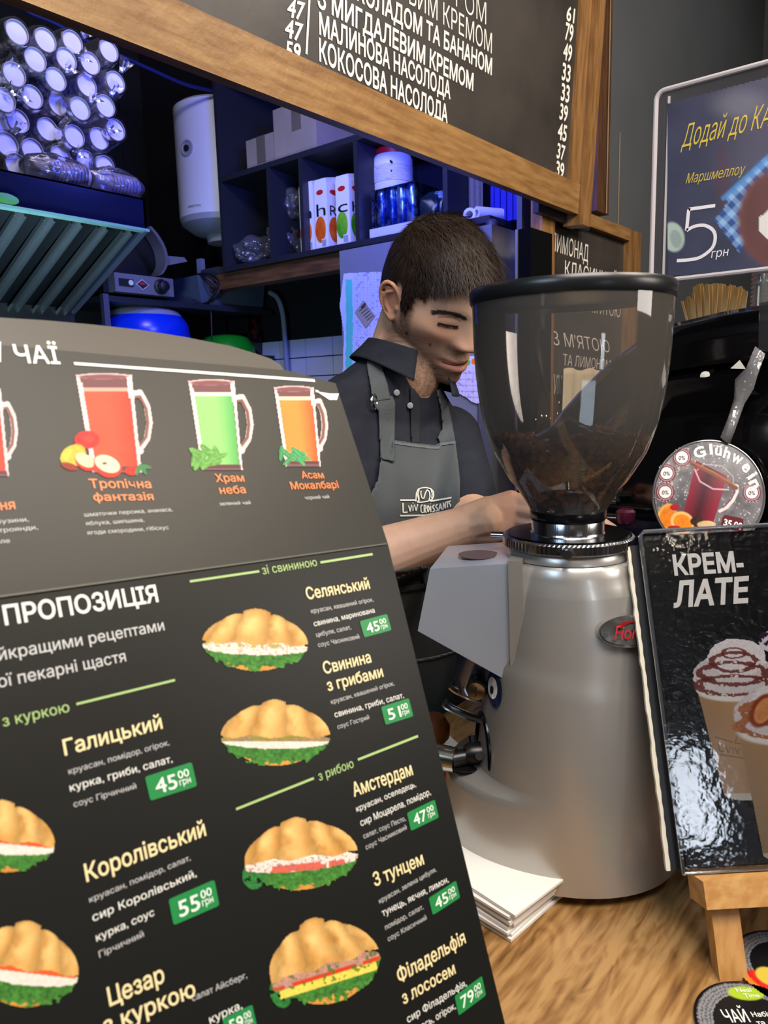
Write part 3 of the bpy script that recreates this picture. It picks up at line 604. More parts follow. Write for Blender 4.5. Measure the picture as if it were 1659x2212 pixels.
# ================================================================== COOKER HOOD
YH = 1.72
A = onp(315, 430, 1, YH); B = onp(315, 495, 1, YH); XE = (A[0]+B[0])/2; zA, zB = A[2], B[2]
Cc = onp(150, 690, 0, XE); yC, zC = Cc[1], Cc[2]; X0 = 0.35
t = thing('cooker_hood', 'stainless cooker hood with dark blue front band and slanted baffle filters, upper left', 'cooker hood', ((X0+XE)/2, YH+.1, zB))
M_navy = mat('navy_gloss', '171a3c', .12, .5); M_hs = mat('hood_steel', 'b4bcc4', .22, .95)
bm = bmesh.new(); bx(bm, X0, YH, zB, XE, YH+.012, zA); fin('front_band', bm, M_navy, t, bev=.002)
bm = bmesh.new(); bx(bm, X0, YH, zA-.004, XE, yC, zA); fin('top_panel', bm, M_hs, t, bev=.001)
bm = bmesh.new(); bx(bm, X0, YH-.006, zB-.006, XE+.004, YH+.02, zB); fin('front_lip', bm, mat('green_glass_edge', '7aa8a0', .1, .3), t, bev=.001)
bm = bmesh.new(); slab(bm, [(XE, YH, zA), (XE, YH, zB), (XE, yC, zC), (XE, yC, zA)], (-1, 0, 0), .006); fin('side_panel', bm, mat('hood_side', '3a4468', .15, .5), t)
bm = bmesh.new(); slab(bm, [(XE+.003, YH, zB-.006), (XE+.003, YH, zB+.004), (XE+.003, yC, zC+.008), (XE+.003, yC, zC)], (-1, 0, 0), .010); fin('side_lip', bm, mat('lip_steel', '8890b0', .25, .8), t)
sl = Vector((0, yC-YH, zC-zB)); nl = Vector((0, zC-zB, -(yC-YH))).normalized(); nl = nl if nl.z < 0 else -nl
bm = bmesh.new(); slab(bm, [(X0, YH+.02, zB), (XE-.01, YH+.02, zB), (XE-.01, yC, zC+.02), (X0, yC, zC+.02)], -nl, .01); fin('filter_backing', bm, mat('hood_dark', '0c0e12', .4), t)  # near-black sheet behind the baffles
xx = XE-.055; k = 0
while xx > X0+.05:
    bm = bmesh.new(); a = Vector((xx, YH+.03, zB-.0)); b = Vector((xx, yC-.005, zC+.012)); w_ = .028
    for q0, q1 in ((0, w_), ):
        slab(bm, [a+Vector((q0, 0, 0)), a+Vector((q1, 0, 0)), b+Vector((q1, 0, 0)), b+Vector((q0, 0, 0))], nl, .005)
        slab(bm, [a, a+Vector((.003, 0, 0)), b+Vector((.003, 0, 0)), b], nl, .016)
        slab(bm, [a+Vector((w_-.003, 0, 0)), a+Vector((w_, 0, 0)), b+Vector((w_, 0, 0)), b+Vector((w_-.003, 0, 0))], nl, .016)
    fin('baffle', bm, M_hs, t); xx -= .068
bm = bmesh.new(); bx(bm, X0, yC-.03, zC-.01, XE, yC, zC+.03); fin('grease_gutter', bm, MATS['hood_dark'], t)
p = onp(12, 448, 1, YH-.002); bm = bmesh.new(); lathe(bm, [(.03, 0), (.03, .004), (0, .005)], (p[0], YH-.001, zB+.012), 24, ax=(0, -1, 0)); bmesh.ops.scale(bm, vec=(1, 1, .4), verts=bm.verts, space=Matrix.Translation((-p[0], 0, -(zB+.012)))); fin('green_sticker', bm, mat('sticker_green', '3c7a28', .4), t)
area('hood_lamp', (.8, YH-.12, zB-.32), (.85, YH+.2, zB), .25, 5, (.55, .85, 1.0), .1)
# two small blue pilot lights seen behind the menu
# ================================================================== CUP SLEEVES ON THE HOOD
M_cup = mat('paper_cup_white', '8c8890', .6); M_cupb = mat('cup_bottom', 'c4c0d8', .5)
cups = [(118, 218), (312, 272), (497, 285), (745, 345), (243, 405), (455, 405), (617, 430), (100, 505), (382, 540), (790, 560), (595, 582), (30, 680), (220, 660), (405, 712), (548, 740), (722, 722), (125, 825), (325, 880), (510, 930), (792, 885), (678, 945), (50, 985), (225, 1025), (418, 1070), (590, 1100), (720, 1135), (-22, 500), (-20, 835), (118, 1128), (-60, 640)]
words = ['clear-wrapped sleeve of white paper cups']
proto = {}
def cup_sleeve(cx_, cy_, y):
    c = onp(cx_, cy_, 1, y); t = thing('cup_sleeve', 'x', 'cups', c, 'paper cup sleeves on the hood'); L = .30
    bm = bmesh.new(); prof = [(0, .006), (.0235, .006), (.0245, 0), (.026, 0), (.034, .085)]
    h = .085
    while h < L: prof += [(.0365, h+.001), (.0365, h+.005), (.0345, h+.006), (.0345, h+.011)]; h += .012
    prof += [(.03, L), (0, L)]
    lathe(bm, prof, c, 22, ax=(0, 1, 0)); fin('stacked_cups', bm, M_cup, t, True, auto=40)
    bm = bmesh.new(); lathe(bm, [(0, .0045), (.0238, .0045)], c, 22, ax=(0, 1, 0), cap0=False, cap1=False); fin('cup_base', bm, M_cupb, t)
    bm = bmesh.new(); rings = []; sd = random.random()*50
    for r, hh in ((.030, -.002), (.034, .02), (.038, .06), (.042, .10), (.043, .16), (.042, .22), (.040, L+.004), (.018, L+.008)):
        rings.append([c+np.array([math.cos(2*PI*k/28), 0, math.sin(2*PI*k/28)])*r*(1+.10*mnoise.noise(Vector((math.cos(2*PI*k/28)*2+sd, hh*22, math.sin(2*PI*k/28)*2))))+np.array([0, hh, 0]) for k in range(28)])
    loft(bm, rings, False, False)
    # a loose twisted tail of film at the front
    a0 = random.uniform(0, 2*PI); e = random.uniform(.02, .045); rr = []
    for s_ in range(5 if c[0] > .75 and int(cx_*3)%2 else 0):
        f = s_/4; cen = c+np.array([math.cos(a0)*(.026+e*f), -.008-.012*f, math.sin(a0)*(.026+e*f)]); wv = .006+.012*f
        rr.append([cen+np.array([-math.sin(a0)*wv*q, .005*math.sin(q*5+f*4), math.cos(a0)*wv*q]) for q in (-1, -.5, 0, .5, 1)])
    if rr: loft(bm, rr, False, False, closed=False)
    fin('plastic_film', bm, M_wrap, t, True, norm=False); return t
def place(i, cx_, cy_):
    y = YH+.05+(i*37 % 7)*.006; px_, py_ = cx_/3.16, cy_/3.16
    c = onp(px_, py_, 1, y)
    if i < 6: t = cup_sleeve(px_, py_, y); proto[i] = t
    else:
        src = proto[i % 6]; t = src.copy(); COL.objects.link(t); t.location = [float(v) for v in c]
        for ch in list(src.children): d = ch.copy(); COL.objects.link(d); d.parent = t
    return t
rowname = {}
lab_side = ['leftmost', 'second from the left', 'third from the left', 'fourth from the left', 'fifth from the left']
rows = [[0, 1, 2, 3], [4, 5, 6], [26, 7, 8, 10, 9], [29, 11, 12, 13, 14, 15], [27, 16, 17, 18, 20, 19], [21, 22, 23, 24, 25], [28]]
rn = ['top row', 'second row', 'third row', 'fourth row', 'fifth row', 'sixth row', 'lowest row']
lab = {}
for ri, r in enumerate(rows):
    for k, i in enumerate(r):
        side = 'rightmost' if k == len(r)-1 and len(r) > 1 else (['leftmost', 'second from the left', 'third from the left', 'fourth from the left', 'fifth from the left'][k])
        lab[i] = 'white paper cup sleeve, %s in %s of the hood pile' % (side, rn[ri])
for i, (a, b) in enumerate(cups): place(i, a, b)['label'] = lab[i]
# two sleeves lying along the front edge of the hood
for i, (x0, y0, x1, y1, lb) in enumerate(((60, 362, 190, 398, 'wrapped ribbed cup sleeve lying along the hood front edge, left one'), (192, 392, 296, 416, 'wrapped ribbed cup sleeve lying along the hood front edge, right one'))):
    a = onp(x0, y0, 1, YH+.035); b = onp(x1, y1, 1, YH+.035); a[2] = b[2] = zA+.03
    t = thing('lying_cup_sleeve', lb, 'cups', (a+b)/2*np.array([1, 1, 0])+np.array([0, 0, zA]), 'sleeves lying on the hood edge')
    d = nrm(b-a); L = np.linalg.norm(b-a); prof = [(0, 0), (.02, 0), (.026, .04)]; h = .045
    while h < L-.01: prof += [(.027, h), (.027, h+.004), (.0245, h+.005), (.0245, h+.008)]; h += .009
    prof += [(.02, L), (0, L)]; bm = bmesh.new(); lathe(bm, prof, a, 22, ax=d); fin('stacked_cups', bm, mat('cup_brownish', '8c8494', .5), t, True)
    bm = bmesh.new(); bmesh.ops.create_icosphere(bm, subdivisions=4, radius=1)
    for v in bm.verts: q = v.co.copy(); k = 1+.2*mnoise.noise(q*4+Vector((i*7, 0, 0))); v.co = Vector(tuple((a+b)/2+d*q.x*(L/2+.02)+np.array([0, 1, 0])*q.y*.036*k))+Vector((0, 0, max(q.z*.038*k, -.028)))
    fin('plastic_film', bm, M_wrap, t, True)
# ================================================================== DARK CABLE ABOVE
bm = bmesh.new(); tube(bm, spline([onp(x, y, 1, 2.3) for x, y in ((20, -10), (60, 25), (118, 50), (200, 95), (268, 124), (330, 152), (400, 182), (470, 200), (600, 240))], 5), .006, 8)
tag(fin('blue_cable', bm, mat('cable_blue', '182060', .5), None, True), 'thick bluish cable sagging across the dark wall above the cup pile', 'cable')
# ================================================================== WOODEN BEAM UNDER THE SHELF
xb = XS+.02; ya_ = onp(735, 575, 0, xb)[1]; yb_ = onp(418, 640, 0, xb)[1]; z1 = onp(735, 566, 0, xb)[2]; z0 = onp(735, 598, 0, xb)[2]; zt_b = zb-.019
t = thing('support_beam', 'brown wooden beam running under the black shelf with a cable coiled on its end', 'beam', (xb, yb_, zt_b-.06))
bm = bmesh.new(); bx(bm, xb, ya_-.05, zt_b-.055, xb+.06, yb_, zt_b); fin('beam', bm, mat('beam_wood', '4a2e16', .6, c2='6e4a26', nscale=8, nstretch=(9, 1, 9)), t, bev=.002)
bm = bmesh.new(); c = onp(440, 622, 0, xb-.02)
for k in range(4):
    pts = [c+np.array([.0+.02*math.sin(a*2+k), math.cos(a)*(.055+.008*k), math.sin(a)*(.045+.006*k)-.01]) for a in np.linspace(0, 2*PI, 26)]; tube(bm, pts, .0035, 6)
tube(bm, spline([c+np.array([0, -.03, -.04]), c+np.array([0, -.035, -.10]), c+np.array([0, -.03, -.2])], 6), .0035, 6)
tag(fin('coiled_cable', bm, mat('black_rubber', '0b0b0e', .5), None, True), 'black cable coiled over the left end of the wooden beam', 'cable')
# ================================================================== RACK WITH CREPE MAKER AND BOWLS
YK = 2.35
a = onp(222, 632, 1, YK); b = onp(570, 672, 1, YK); zr = (a[2]+b[2])/2
t = thing('steel_rack', 'dark steel rack under the crepe maker with a bright edge', 'rack', ((a[0]+b[0])/2, YK+.15, -.95))
M_rk = mat('rack_steel', '70728a', .35, .7)
bm = bmesh.new(); bx(bm, a[0], YK, zr-.02, 2.17, YK+.35, zr); fin('shelf_plate', bm, mat('rack_dark', '30343e', .4, .4), t, bev=.002)
bm = bmesh.new(); bx(bm, a[0]-.002, YK-.004, -.95, a[0]+.018, YK+.016, zr+.004); fin('upright', bm, M_rk, t)
bm = bmesh.new(); bx(bm, a[0], YK+.3, -.95, 2.17, YK+.32, zr-.02); fin('back_sheet', bm, M_black, t)
bm = bmesh.new(); z2 = onp(300, 760, 1, YK)[2]; bx(bm, a[0], YK, z2-.02, 2.17, YK+.3, z2); fin('lower_plate', bm, MATS['rack_dark'], t)
zl = z2
# crepe maker
p0_ = onp(247, 594, 1, YK-.02); p1_ = onp(373, 596, 1, YK-.02); q0_ = onp(247, 625, 1, YK-.02)
cxm = (p0_[0]+p1_[0])/2; w_ = p1_[0]-p0_[0]; zc0 = zr+.012; zc1 = zc0+.062
t = thing('crepe_maker', 'grey electric contact grill with a knob, raised round lid and arched handle', 'appliance', (cxm, YK+.1, zr))
bm = bmesh.new(); bx(bm, p0_[0], YK-.02, zc0, p1_[0], YK+.02, zc1); fin('control_panel', bm, mat('panel_grey', '8a8a96', .35, .5), t, bev=.003)
bm = bmesh.new(); bx(bm, p0_[0]-.02, YK+.02, zc0, p1_[0]+.02, YK+.30, zc1-.005); fin('base_box', bm, mat('appliance_dark', '1c1d22', .4, .4), t, bev=.005)
CPn = Plane((p0_[0], YK-.021, zc0), (1, 0, 0), (0, 0, 1))
kc = CPn.pt(w_*.76, .03); bm = bmesh.new(); lathe(bm, [(.026, 0), (.026, .008), (.020, .012), (.018, .03), (.01, .034), (0, .034)], kc, 24, ax=(0, -1, 0)); fin('knob', bm, MATS['black_rubber'], t, True)
kc = CPn.pt(w_*.17, .032); bm = bmesh.new(); bx(bm, kc[0]-.025, YK-.025, kc[2]-.012, kc[0]+.028, YK-.019, kc[2]+.012); fin('switch_plate', bm, M_black, t, bev=.003)
kc = CPn.pt(w_*.24, .032, .006); bm = bmesh.new(); lathe(bm, [(.009, 0), (.009, .002), (0, .002)], kc, 18, ax=(0, -1, 0)); fin('power_button', bm, mat('button_white', 'd8d8d8', .4), t, True)
k = CPn.pt(w_*.45, .031, .001)
for n_, s_, mt in (('diamond_border', 1.0, 'c8ccd4'), ('diamond_field', .85, '20222a'), ('diamond_emblem', .6, 'a83030')):
    o_ = {'diamond_border': 0, 'diamond_field': .0006, 'diamond_emblem': .0012}[n_]; c_ = k+np.array([0, -o_, 0])
    mk(n_, [c_+np.array([-.026*s_, 0, 0]), c_+np.array([0, 0, -.018*s_ if s_ > .7 else -.001]), c_+np.array([.026*s_, 0, 0]), c_+np.array([0, 0, .018*s_])], [(0, 1, 2, 3)], mat('emb_'+mt, mt, .4), t)
# tilted round lid and arched strap
lc = onp(305, 545, 1, YK+.12); bm = bmesh.new(); lathe(bm, [(0, -.02), (.13, -.02), (.14, 0), (.13, .015), (0, .02)], lc+np.array([-.02, .05, -.02]), 40, ax=(.25, -1, .25)); fin('lid', bm, mat('cast_dark', '24252a', .5, .3), t, True)
hp = [onp(x, y, 1, YK+.03) for x, y in ((313, 492), (330, 512), (345, 540), (350, 570), (340, 592), (330, 598))]
bm = bmesh.new(); H_ = spline(hp, 5); rings = []
for p in H_: rings.append([np.array(p)+np.array([0, s1, 0])+np.array([s2, 0, s2*.3]) for s1, s2 in ((-.03, -.006), (.03, -.006), (.03, .006), (-.03, .006))])
loft(bm, rings); fin('arched_handle', bm, mat('handle_steel', '9a9aa4', .3, .7), t, bev=.001)
bm = bmesh.new(); hexa(bm, [onp(352, 575, 1, YK+.02), onp(405, 565, 1, YK+.02), onp(405, 565, 1, YK+.12), onp(352, 575, 1, YK+.12), onp(354, 552, 1, YK+.02), onp(398, 556, 1, YK+.02), onp(398, 556, 1, YK+.12), onp(354, 552, 1, YK+.12)]); fin('lid_grip', bm, mat('grip_grey', '6c6c78', .5), t, bev=.004)
# blue bowl, green bowl, plate
def bowl(name, label, cxp, rimy, hw, dep, m1, m2, y):
    c = onp(cxp, rimy, 1, y); r = abs(onp(cxp+hw, rimy, 1, y)[0]-c[0]); base = c-np.array([0, 0, dep]); t = thing(name, label, 'bowl', base)
    bm = bmesh.new(); lathe(bm, [(0, 0), (r*.55, 0), (r*.8, dep*.3), (r*.97, dep*.75)], base, 40, cap1=False); lathe(bm, [(r*.94, dep*.75), (r*.77, dep*.32), (0, dep*.04)], base, 40, cap0=False); fin('bowl_shell', bm, m1, t, True)
    bm = bmesh.new(); lathe(bm, [(r*.97, dep*.75), (r*1.0, dep*.95), (r*1.01, dep), (r*.96, dep), (r*.94, dep*.75)], base, 40, cap0=False, cap1=False); fin('rim', bm, m2, t, True)
# the bowls hang upside-down domes: a blue dome with a pale band along its upper edge
def dome(name, label, cxp, topy, hw, hpx, m1, m2, y, par=None):
    c = onp(cxp, topy, 1, y); r = abs(onp(cxp+hw, topy, 1, y)[0]-c[0]); h = hpx/F*(RM.T@(c-EYE))[2]; base = c-np.array([0, 0, h]); t = thing(name, label, 'bowl', base)
    prof = [(r, 0), (r*1.01, h*.15), (r*.97, h*.5), (r*.85, h*.72)]; bm = bmesh.new(); lathe(bm, prof, base, 44, cap1=False); fin('dome', bm, m1, t, True)
    bm = bmesh.new(); lathe(bm, [(r*.85, h*.72), (r*.78, h*.85), (r*.6, h*.95), (r*.3, h), (0, h*1.0)], base, 44, cap0=False); fin('foot', bm, m2 or m1, t, True)
dome('blue_bowl', 'blue plastic bowl with a pale rim, standing under the crepe maker', 308, 664, 80, 75, mat('bowl_blue', '0a35e0', .25, emit=None), mat('bowl_rim', '9a9ab4', .4), YK+.14)
dome('green_bowl', 'green plastic bowl just above the menu edge', 487, 724, 48, 50, mat('bowl_green', '0f8a1e', .3), None, YK+.12)
c = onp(562, 715, 1, YK+.1); t = thing('patterned_plate', 'plate with a red and white pattern standing at the right of the rack', 'plate', c-np.array([0, 0, .1]))
bm = bmesh.new(); lathe(bm, [(0, .01), (.06, .008), (.10, 0), (.10, -.004), (0, 0)], c, 36, ax=(.35, -1, .1)); fin('plate', bm, mat('plate_print', '14100f', .35, c2='7a2a24', nscale=30, lo=.55, hi=.6), t, True)
# plastic tub on the rack behind the beam
p0_ = onp(425, 640, 1, YK+.05); p1_ = onp(570, 640, 1, YK+.05)
t = thing('storage_tub', 'cloudy plastic tub with a green lid corner on the rack behind the beam', 'tub', ((p0_[0]+p1_[0])/2, YK+.15, zr))
bm = bmesh.new(); hexa(bm, [(p0_[0]+.02, YK+.05, zr+.001), (p1_[0]-.01, YK+.05, zr+.001), (p1_[0]-.01, YK+.25, zr+.001), (p0_[0]+.02, YK+.25, zr+.001), (p0_[0], YK+.04, zr+.11), (p1_[0], YK+.04, zr+.11), (p1_[0], YK+.27, zr+.11), (p0_[0], YK+.27, zr+.11)]); fin('tub_body', bm, mat('cloudy_plastic', '4c5a6c', .3), t, bev=.008)
bm = bmesh.new(); bx(bm, p1_[0]-.10, YK+.045, zr+.111, p1_[0]-.01, YK+.2, zr+.125); fin('green_corner', bm, mat('lid_green', '4a7a20', .4), t, bev=.004)
# pipe, dark ledge
bm = bmesh.new(); c = [onp(x, y, 0, 2.15) for x, y in ((583, 632), (600, 645), (611, 680), (616, 740), (620, 800), (622, 860))]; tube(bm, spline(c, 6), .010, 10)
tag(fin('water_pipe', bm, mat('pipe_grey', '8a93a8', .35), None, True), 'pale grey water pipe bending down beside the white wall tiles', 'pipe')
c = onp(440, 560, 0, XS+.05)
t = thing('small_bracket', 'small blue-lit upright bracket left of the shelf end', 'bracket', c)
a = onp(424, 560, 0, XS+.1); b = onp(436, 602, 0, XS+.1); bm = bmesh.new(); bx(bm, XS+.1, b[1], b[2], XS+.12, a[1], a[2]); fin('bracket_plate', bm, mat('bracket_grey', '8088b0', .5), t)
a = onp(434, 583, 0, XS+.06); b = onp(478, 600, 0, XS+.06); t = thing('plastic_ledge', 'grey-blue box lid wedged left of the shelf bottom', 'box', (XS+.1, (a[1]+b[1])/2, b[2]))
bm = bmesh.new(); bx(bm, XS+.06, b[1]+.01, b[2], XS+.25, a[1], a[2]); fin('box_lid', bm, mat('ledge_grey', '3c4254', .4), t, bev=.002)
# ================================================================== STANDING MENU (foreground)
PC = at(838, 1175, .50)
uM = RM@np.array([2480-CX, 950-CY, F]); vL = RM@np.array([-1682-CX, -8180-CY, F]); vU = RM@np.array([-1373-CX, -5577-CY, F])
PL = Plane(PC, uM, vL); PU = Plane(PC, uM, vU)
M_menu = mat('menu_print_black', '131412', .42, spec=.35)
rL = 0.0
b_floor = -(PC[2]-.004)/PL.v[2]
t = thing('menu_stand', 'tall black menu board on the counter with croissant pictures and green price tags', 'menu', PL.pt(-.25, b_floor))
pLd = PL.px(1088, 2200)-PL.P0; dL = (pLd@PL.u)/(pLd@PL.v)
LW = -.62
bm = bmesh.new(); slab(bm, [PL.pt(LW, b_floor), PL.pt(dL*b_floor, b_floor), PL.pt(0, 0), PL.pt(LW, 0)], -PL.n, .004); fin('lower_panel', bm, M_menu, t, bev=.0006, seg=1)
q = PU.px(725, 828)-PU.P0; qa, qb = q@PU.u, q@PU.v
def onU(x, y): d = PU.px(x, y)-PU.P0; return d@PU.u, d@PU.v
q2 = onU(612, 806)
bm = bmesh.new(); slab(bm, [PU.pt(LW, 0), PU.pt(0, 0), PU.pt(qa, qb), PU.px(620, 800), PU.px(300, 772), PU.px(0, 745), PU.px(-250, 724), PU.pt(LW, onU(-250, 724)[1])], -PU.n, .003); fin('upper_panel', bm, mat('tea_panel_print', '1e1e1a', .42, spec=.4), t, bev=.0005, seg=1)
bm = bmesh.new(); arc = [PU.px(x, y, -.006) for x, y in ((612, 830), (620, 808), (606, 788), (585, 775), (550, 763), (500, 748), (400, 728), (300, 712), (200, 701), (100, 692), (0, 686), (-120, 680), (-250, 676))]
slab(bm, arc+[PU.pt(LW, onU(-250, 676)[1], -.006), PU.pt(LW, .02, -.006), PU.px(612, 1100, -.006)], -PU.n, .004); fin('backing_board', bm, mat('backing_brown', '3a352e', .4), t, bev=.0005, seg=1)
bm = bmesh.new(); s0 = PU.pt(-.35, .06, -.012); s1 = np.array([s0[0], s0[1]+.20, .002]); bx_ = [s0+np.array([dx, dy, 0]) for dx, dy in ((-.02, 0), (.02, 0), (.02, .01), (-.02, .01))]; hexa(bm, [s1+np.array([-.02, 0, 0]), s1+np.array([.02, 0, 0]), s1+np.array([.02, .01, 0]), s1+np.array([-.02, .01, 0])]+bx_); fin('rear_prop', bm, M_menu, t)
bm = bmesh.new(); tube(bm, [PU.pt(LW, .0, .0004), PU.pt(-.002, .0, .0004)], .0007, 6); fin('fold_crease', bm, mat('crease_grey', '55554c', .5), t)
W1 = mat('print_white', 'e6e6de', .4); CRM = mat('print_cream', 'e8d6a2', .4); ORG = mat('print_orange', 'e07a3c', .4); GRN = mat('print_green', 'a2c07a', .4); TAG = mat('print_tag_green', '1f8242', .4); DIM = mat('print_grey_white', 'c2c2c0', .4)
# --- upper panel writing
A = Letters(PU, .0004, bold=.016)
A.add("ЧАЇ", (35, 783), (131, 786), h=40); A.line((160, 785), (680, 822), 7); A.poly([(683, 845), (712, 850), (732, 850), (728, 864), (712, 864)]); A.poly([(681, 842), (688, 843), (689, 848), (682, 847)]); A.poly([(-2, 738), (2, 738), (2, 782), (-2, 782)])
A.done('white_heading', W1, t, split=True)
A = Letters(PU, .0004, bold=.016)
for s_, p0, p1, h in (("Тропічна", (195, 1054), (328, 1054), 20), ("фантазія", (203, 1082), (333, 1080), 18), ("Храм", (467, 1041), (529, 1040), 18), ("неба", (476, 1067), (532, 1065), 18), ("Асам", (653, 1033), (701, 1033), 16), ("Мокалбарі", (630, 1057), (733, 1054), 17), ("Вишня", (-66, 1108), (34, 1099), 22)): A.add(s_, p0, p1, h=h)
A.done('drink_name', ORG, t, split=True)
A = Letters(PU, .0004)
for s_, p0, p1, h in (("шматочки персика, ананаса,", (183, 1116), (373, 1104), 9), ("яблука, шипшина,", (186, 1135), (312, 1127), 9), ("ягоди смородини, гібіскус", (189, 1155), (365, 1143), 9), ("зелений чай", (475, 1092), (542, 1089), 8), ("чорний чай", (660, 1079), (712, 1076), 8), ("ягоди бузини,", (-70, 1137), (62, 1126), 10), ("пелюстки троянди,", (-110, 1160), (82, 1143), 10), ("карамболе", (-80, 1182), (22, 1172), 10)): A.add(s_, p0, p1, h=h)
A.done('fine_print', DIM, t, split=True)
# --- drinks
def mug(x0, x1, y0, y1, hx, liquid, liquid2, foam, extra=None, sk=.12):
    """printed glass mug: slanted sides narrowing downwards, handle on the right"""
    w_ = x1-x0; H_ = y1-y0
    def fn(x, y, C, Mk):
        f = np.clip((y-y0)/H_, 0, 1); L = x0+f*w_*.30; R = x1+f*w_*.20-f*w_*.02; tt = (x-L)/(R-L)
        body = ((tt > 0) & (tt < 1) & (y > y0+4) & (y < y1)).astype(float)
        hd = path(x, y, [(x1+f_, y_) for f_, y_ in ((-2, y0+H_*.22), (hx*.45, y0+H_*.20), (hx*.85, y0+H_*.33), (hx*1.0, y0+H_*.5), (hx*.85, y0+H_*.66), (hx*.45, y0+H_*.76), (w_*.15, y0+H_*.78))], 16); lay(C, Mk, hd, cc('d8c4c0'))
        hd = path(x, y, [(x1+f_, y_) for f_, y_ in ((0, y0+H_*.25), (hx*.45, y0+H_*.24), (hx*.8, y0+H_*.36), (hx*.9, y0+H_*.5), (hx*.8, y0+H_*.64), (hx*.45, y0+H_*.72))], 7); lay(C, Mk, hd, cc('7a5048'))
        lay(C, Mk, body, cc('d9c6c2')); inner = ((tt > .07) & (tt < .93) & (y > y0+10) & (y < y1-6)); lay(C, Mk, inner*1., cc('6e4448'))
        k = np.clip(1.4-2.2*np.abs(tt-.35), 0, 1)[:, None]; n = vnoise(x, y, 22, 4)[:, None]*.25
        col = cc(liquid)*(1-k*.6)+cc(liquid2)*k*.6+n*.05; lay(C, Mk, ((tt > .08) & (tt < .92) & (y > y0+H_*.15) & (y < y1-H_*.07))*1., col)
        lay(C, Mk, ((tt > .08) & (tt < .92) & (np.abs(y-y0-H_*.165) < 4))*.9, cc(foam)); lay(C, Mk, ((tt > .05) & (tt < .10) & (y > y0+H_*.1))*.7*(y < y1), cc('f0dcd8')); lay(C, Mk, ((tt > .9) & (tt < .95) & (y < y0+H_*.25) & (y > y0+6))*.9, cc('fff4f2'))
        lay(C, Mk, ell(x, y, x0+w_*.5, y0+7, w_*.5, 7), cc('c8aaa8')); lay(C, Mk, ell(x, y, x0+w_*.5, y0+9, w_*.43, 5), cc('7c4a4c'))
        lay(C, Mk, ((np.abs(y-(y1-H_*.035)) < H_*.035) & (tt > .04) & (tt < .96))*.9, cc('5c3038'))
        if extra: extra(x, y, C, Mk)
    return fn
def fruits(x, y, C, Mk):
    n = vnoise(x, y, 8, 2)
    lay(C, Mk, ell(x, y, 187, 950, 28, 20)*1., cc('9c1c18')+n[:, None]*np.array([.35, .02, .02])); lay(C, Mk, ell(x, y, 192, 948, 12, 8), cc('c83a30'))
    lay(C, Mk, ell(x, y, 158, 985, 30, 24, -.5), cc('c8b040')+(n[:, None]-.5)*np.array([.3, .3, .05])); lay(C, Mk, ell(x, y, 150, 1008, 20, 8, .3), cc('8a3020'))
    lay(C, Mk, ell(x, y, 186, 1000, 25, 17, .5), cc('b82a20')); lay(C, Mk, ell(x, y, 184, 994, 22, 13, .5), cc('f0dca0'))
    lay(C, Mk, ell(x, y, 233, 1008, 32, 24, .4), cc('c03024')); lay(C, Mk, ell(x, y, 232, 1002, 28, 17, .4), cc('f2e4b0')); lay(C, Mk, ell(x, y, 226, 1001, 6, 3), cc('8a5030'))
    lay(C, Mk, ell(x, y, 285, 1018, 16, 10), cc('c02c1c')); 
    for a in (.2, 1.0, 1.9): lay(C, Mk, ell(x, y, 303+12*math.cos(a), 1006+10*math.sin(a), 14, 5, a), cc('3a7a48'))
def leaves(cx_, cy_, n, L, col, sd):
    rnd = random.Random(sd); P = [(cx_+rnd.uniform(-L*1.1, L*1.1), cy_+rnd.uniform(-L*.3, L*.5), rnd.uniform(-2.4, .8), rnd.uniform(.7, 1.2)) for _ in range(n)]
    def fn(x, y, C, Mk):
        nn_ = vnoise(x, y, 6, sd)
        for a, b, an, s_ in P:
            lay(C, Mk, ell(x, y, a, b, L*.62*s_, L*.2*s_, an), cc(col)*(.6+.9*nn_[:, None])); lay(C, Mk, seg(x, y, (a-L*.5*math.cos(an), b-L*.5*math.sin(an)), (a+L*.5*math.cos(an), b+L*.5*math.sin(an)), 1, .8)*.4, cc('c0d8a0'))
    return fn
picture('drink_picture', PU, (120, 795, 340, 1040), 1.6, mug(162, 285, 805, 1022, 38, 'c8321c', 'e85a3c', 'f0a090', fruits), INK, t)
picture('drink_picture', PU, (385, 808, 552, 1030), 1.6, mug(405, 507, 818, 1017, 34, '3a9a4a', 'a8dc80', 'd8f4d0', leaves(440, 985, 11, 34, '5a9440', 3)), INK, t)
picture('drink_picture', PU, (580, 822, 712, 1016), 1.6, mug(590, 678, 832, 1008, 24, 'd8481c', 'f8a040', 'f0d0b0', leaves(635, 983, 9, 26, '2f8a52', 5)), INK, t)
picture('drink_picture', PU, (-100, 825, 45, 1040), 1.6, mug(-100, 2, 835, 1030, 30, 'c8321c', 'e85a3c', 'f0a090'), INK, t)
# --- lower panel writing
A = Letters(PL, .0004, bold=.022)
A.add("ПРОПОЗИЦІЯ", (11, 1350), (343, 1299), h=42); A.done('white_heading', W1, t, split=True)
A = Letters(PL, .0004, bold=.006)
A.add("йкращими рецептами", (-2, 1427), (356, 1361), h=27); A.add("ої пекарні щастя", (-3, 1486), (273, 1428), h=27); A.done('white_subheading', DIM, t, split=True)
A = Letters(PL, .0004, bold=.004)
A.add("зі свининою", (568, 1241), (686, 1222), h=19); A.line((410, 1256), (560, 1234), 5); A.line((692, 1215), (805, 1197), 5)
A.add("з куркою", (7, 1570), (151, 1537), h=24); A.line((165, 1521), (378, 1469), 5)
A.add("з рибою", (690, 1687), (765, 1657), h=20); A.line((510, 1748), (678, 1681), 5); A.line((773, 1641), (903, 1590), 5); A.done('green_heading', GRN, t, split=True)
A = Letters(PL, .0004, bold=.017)
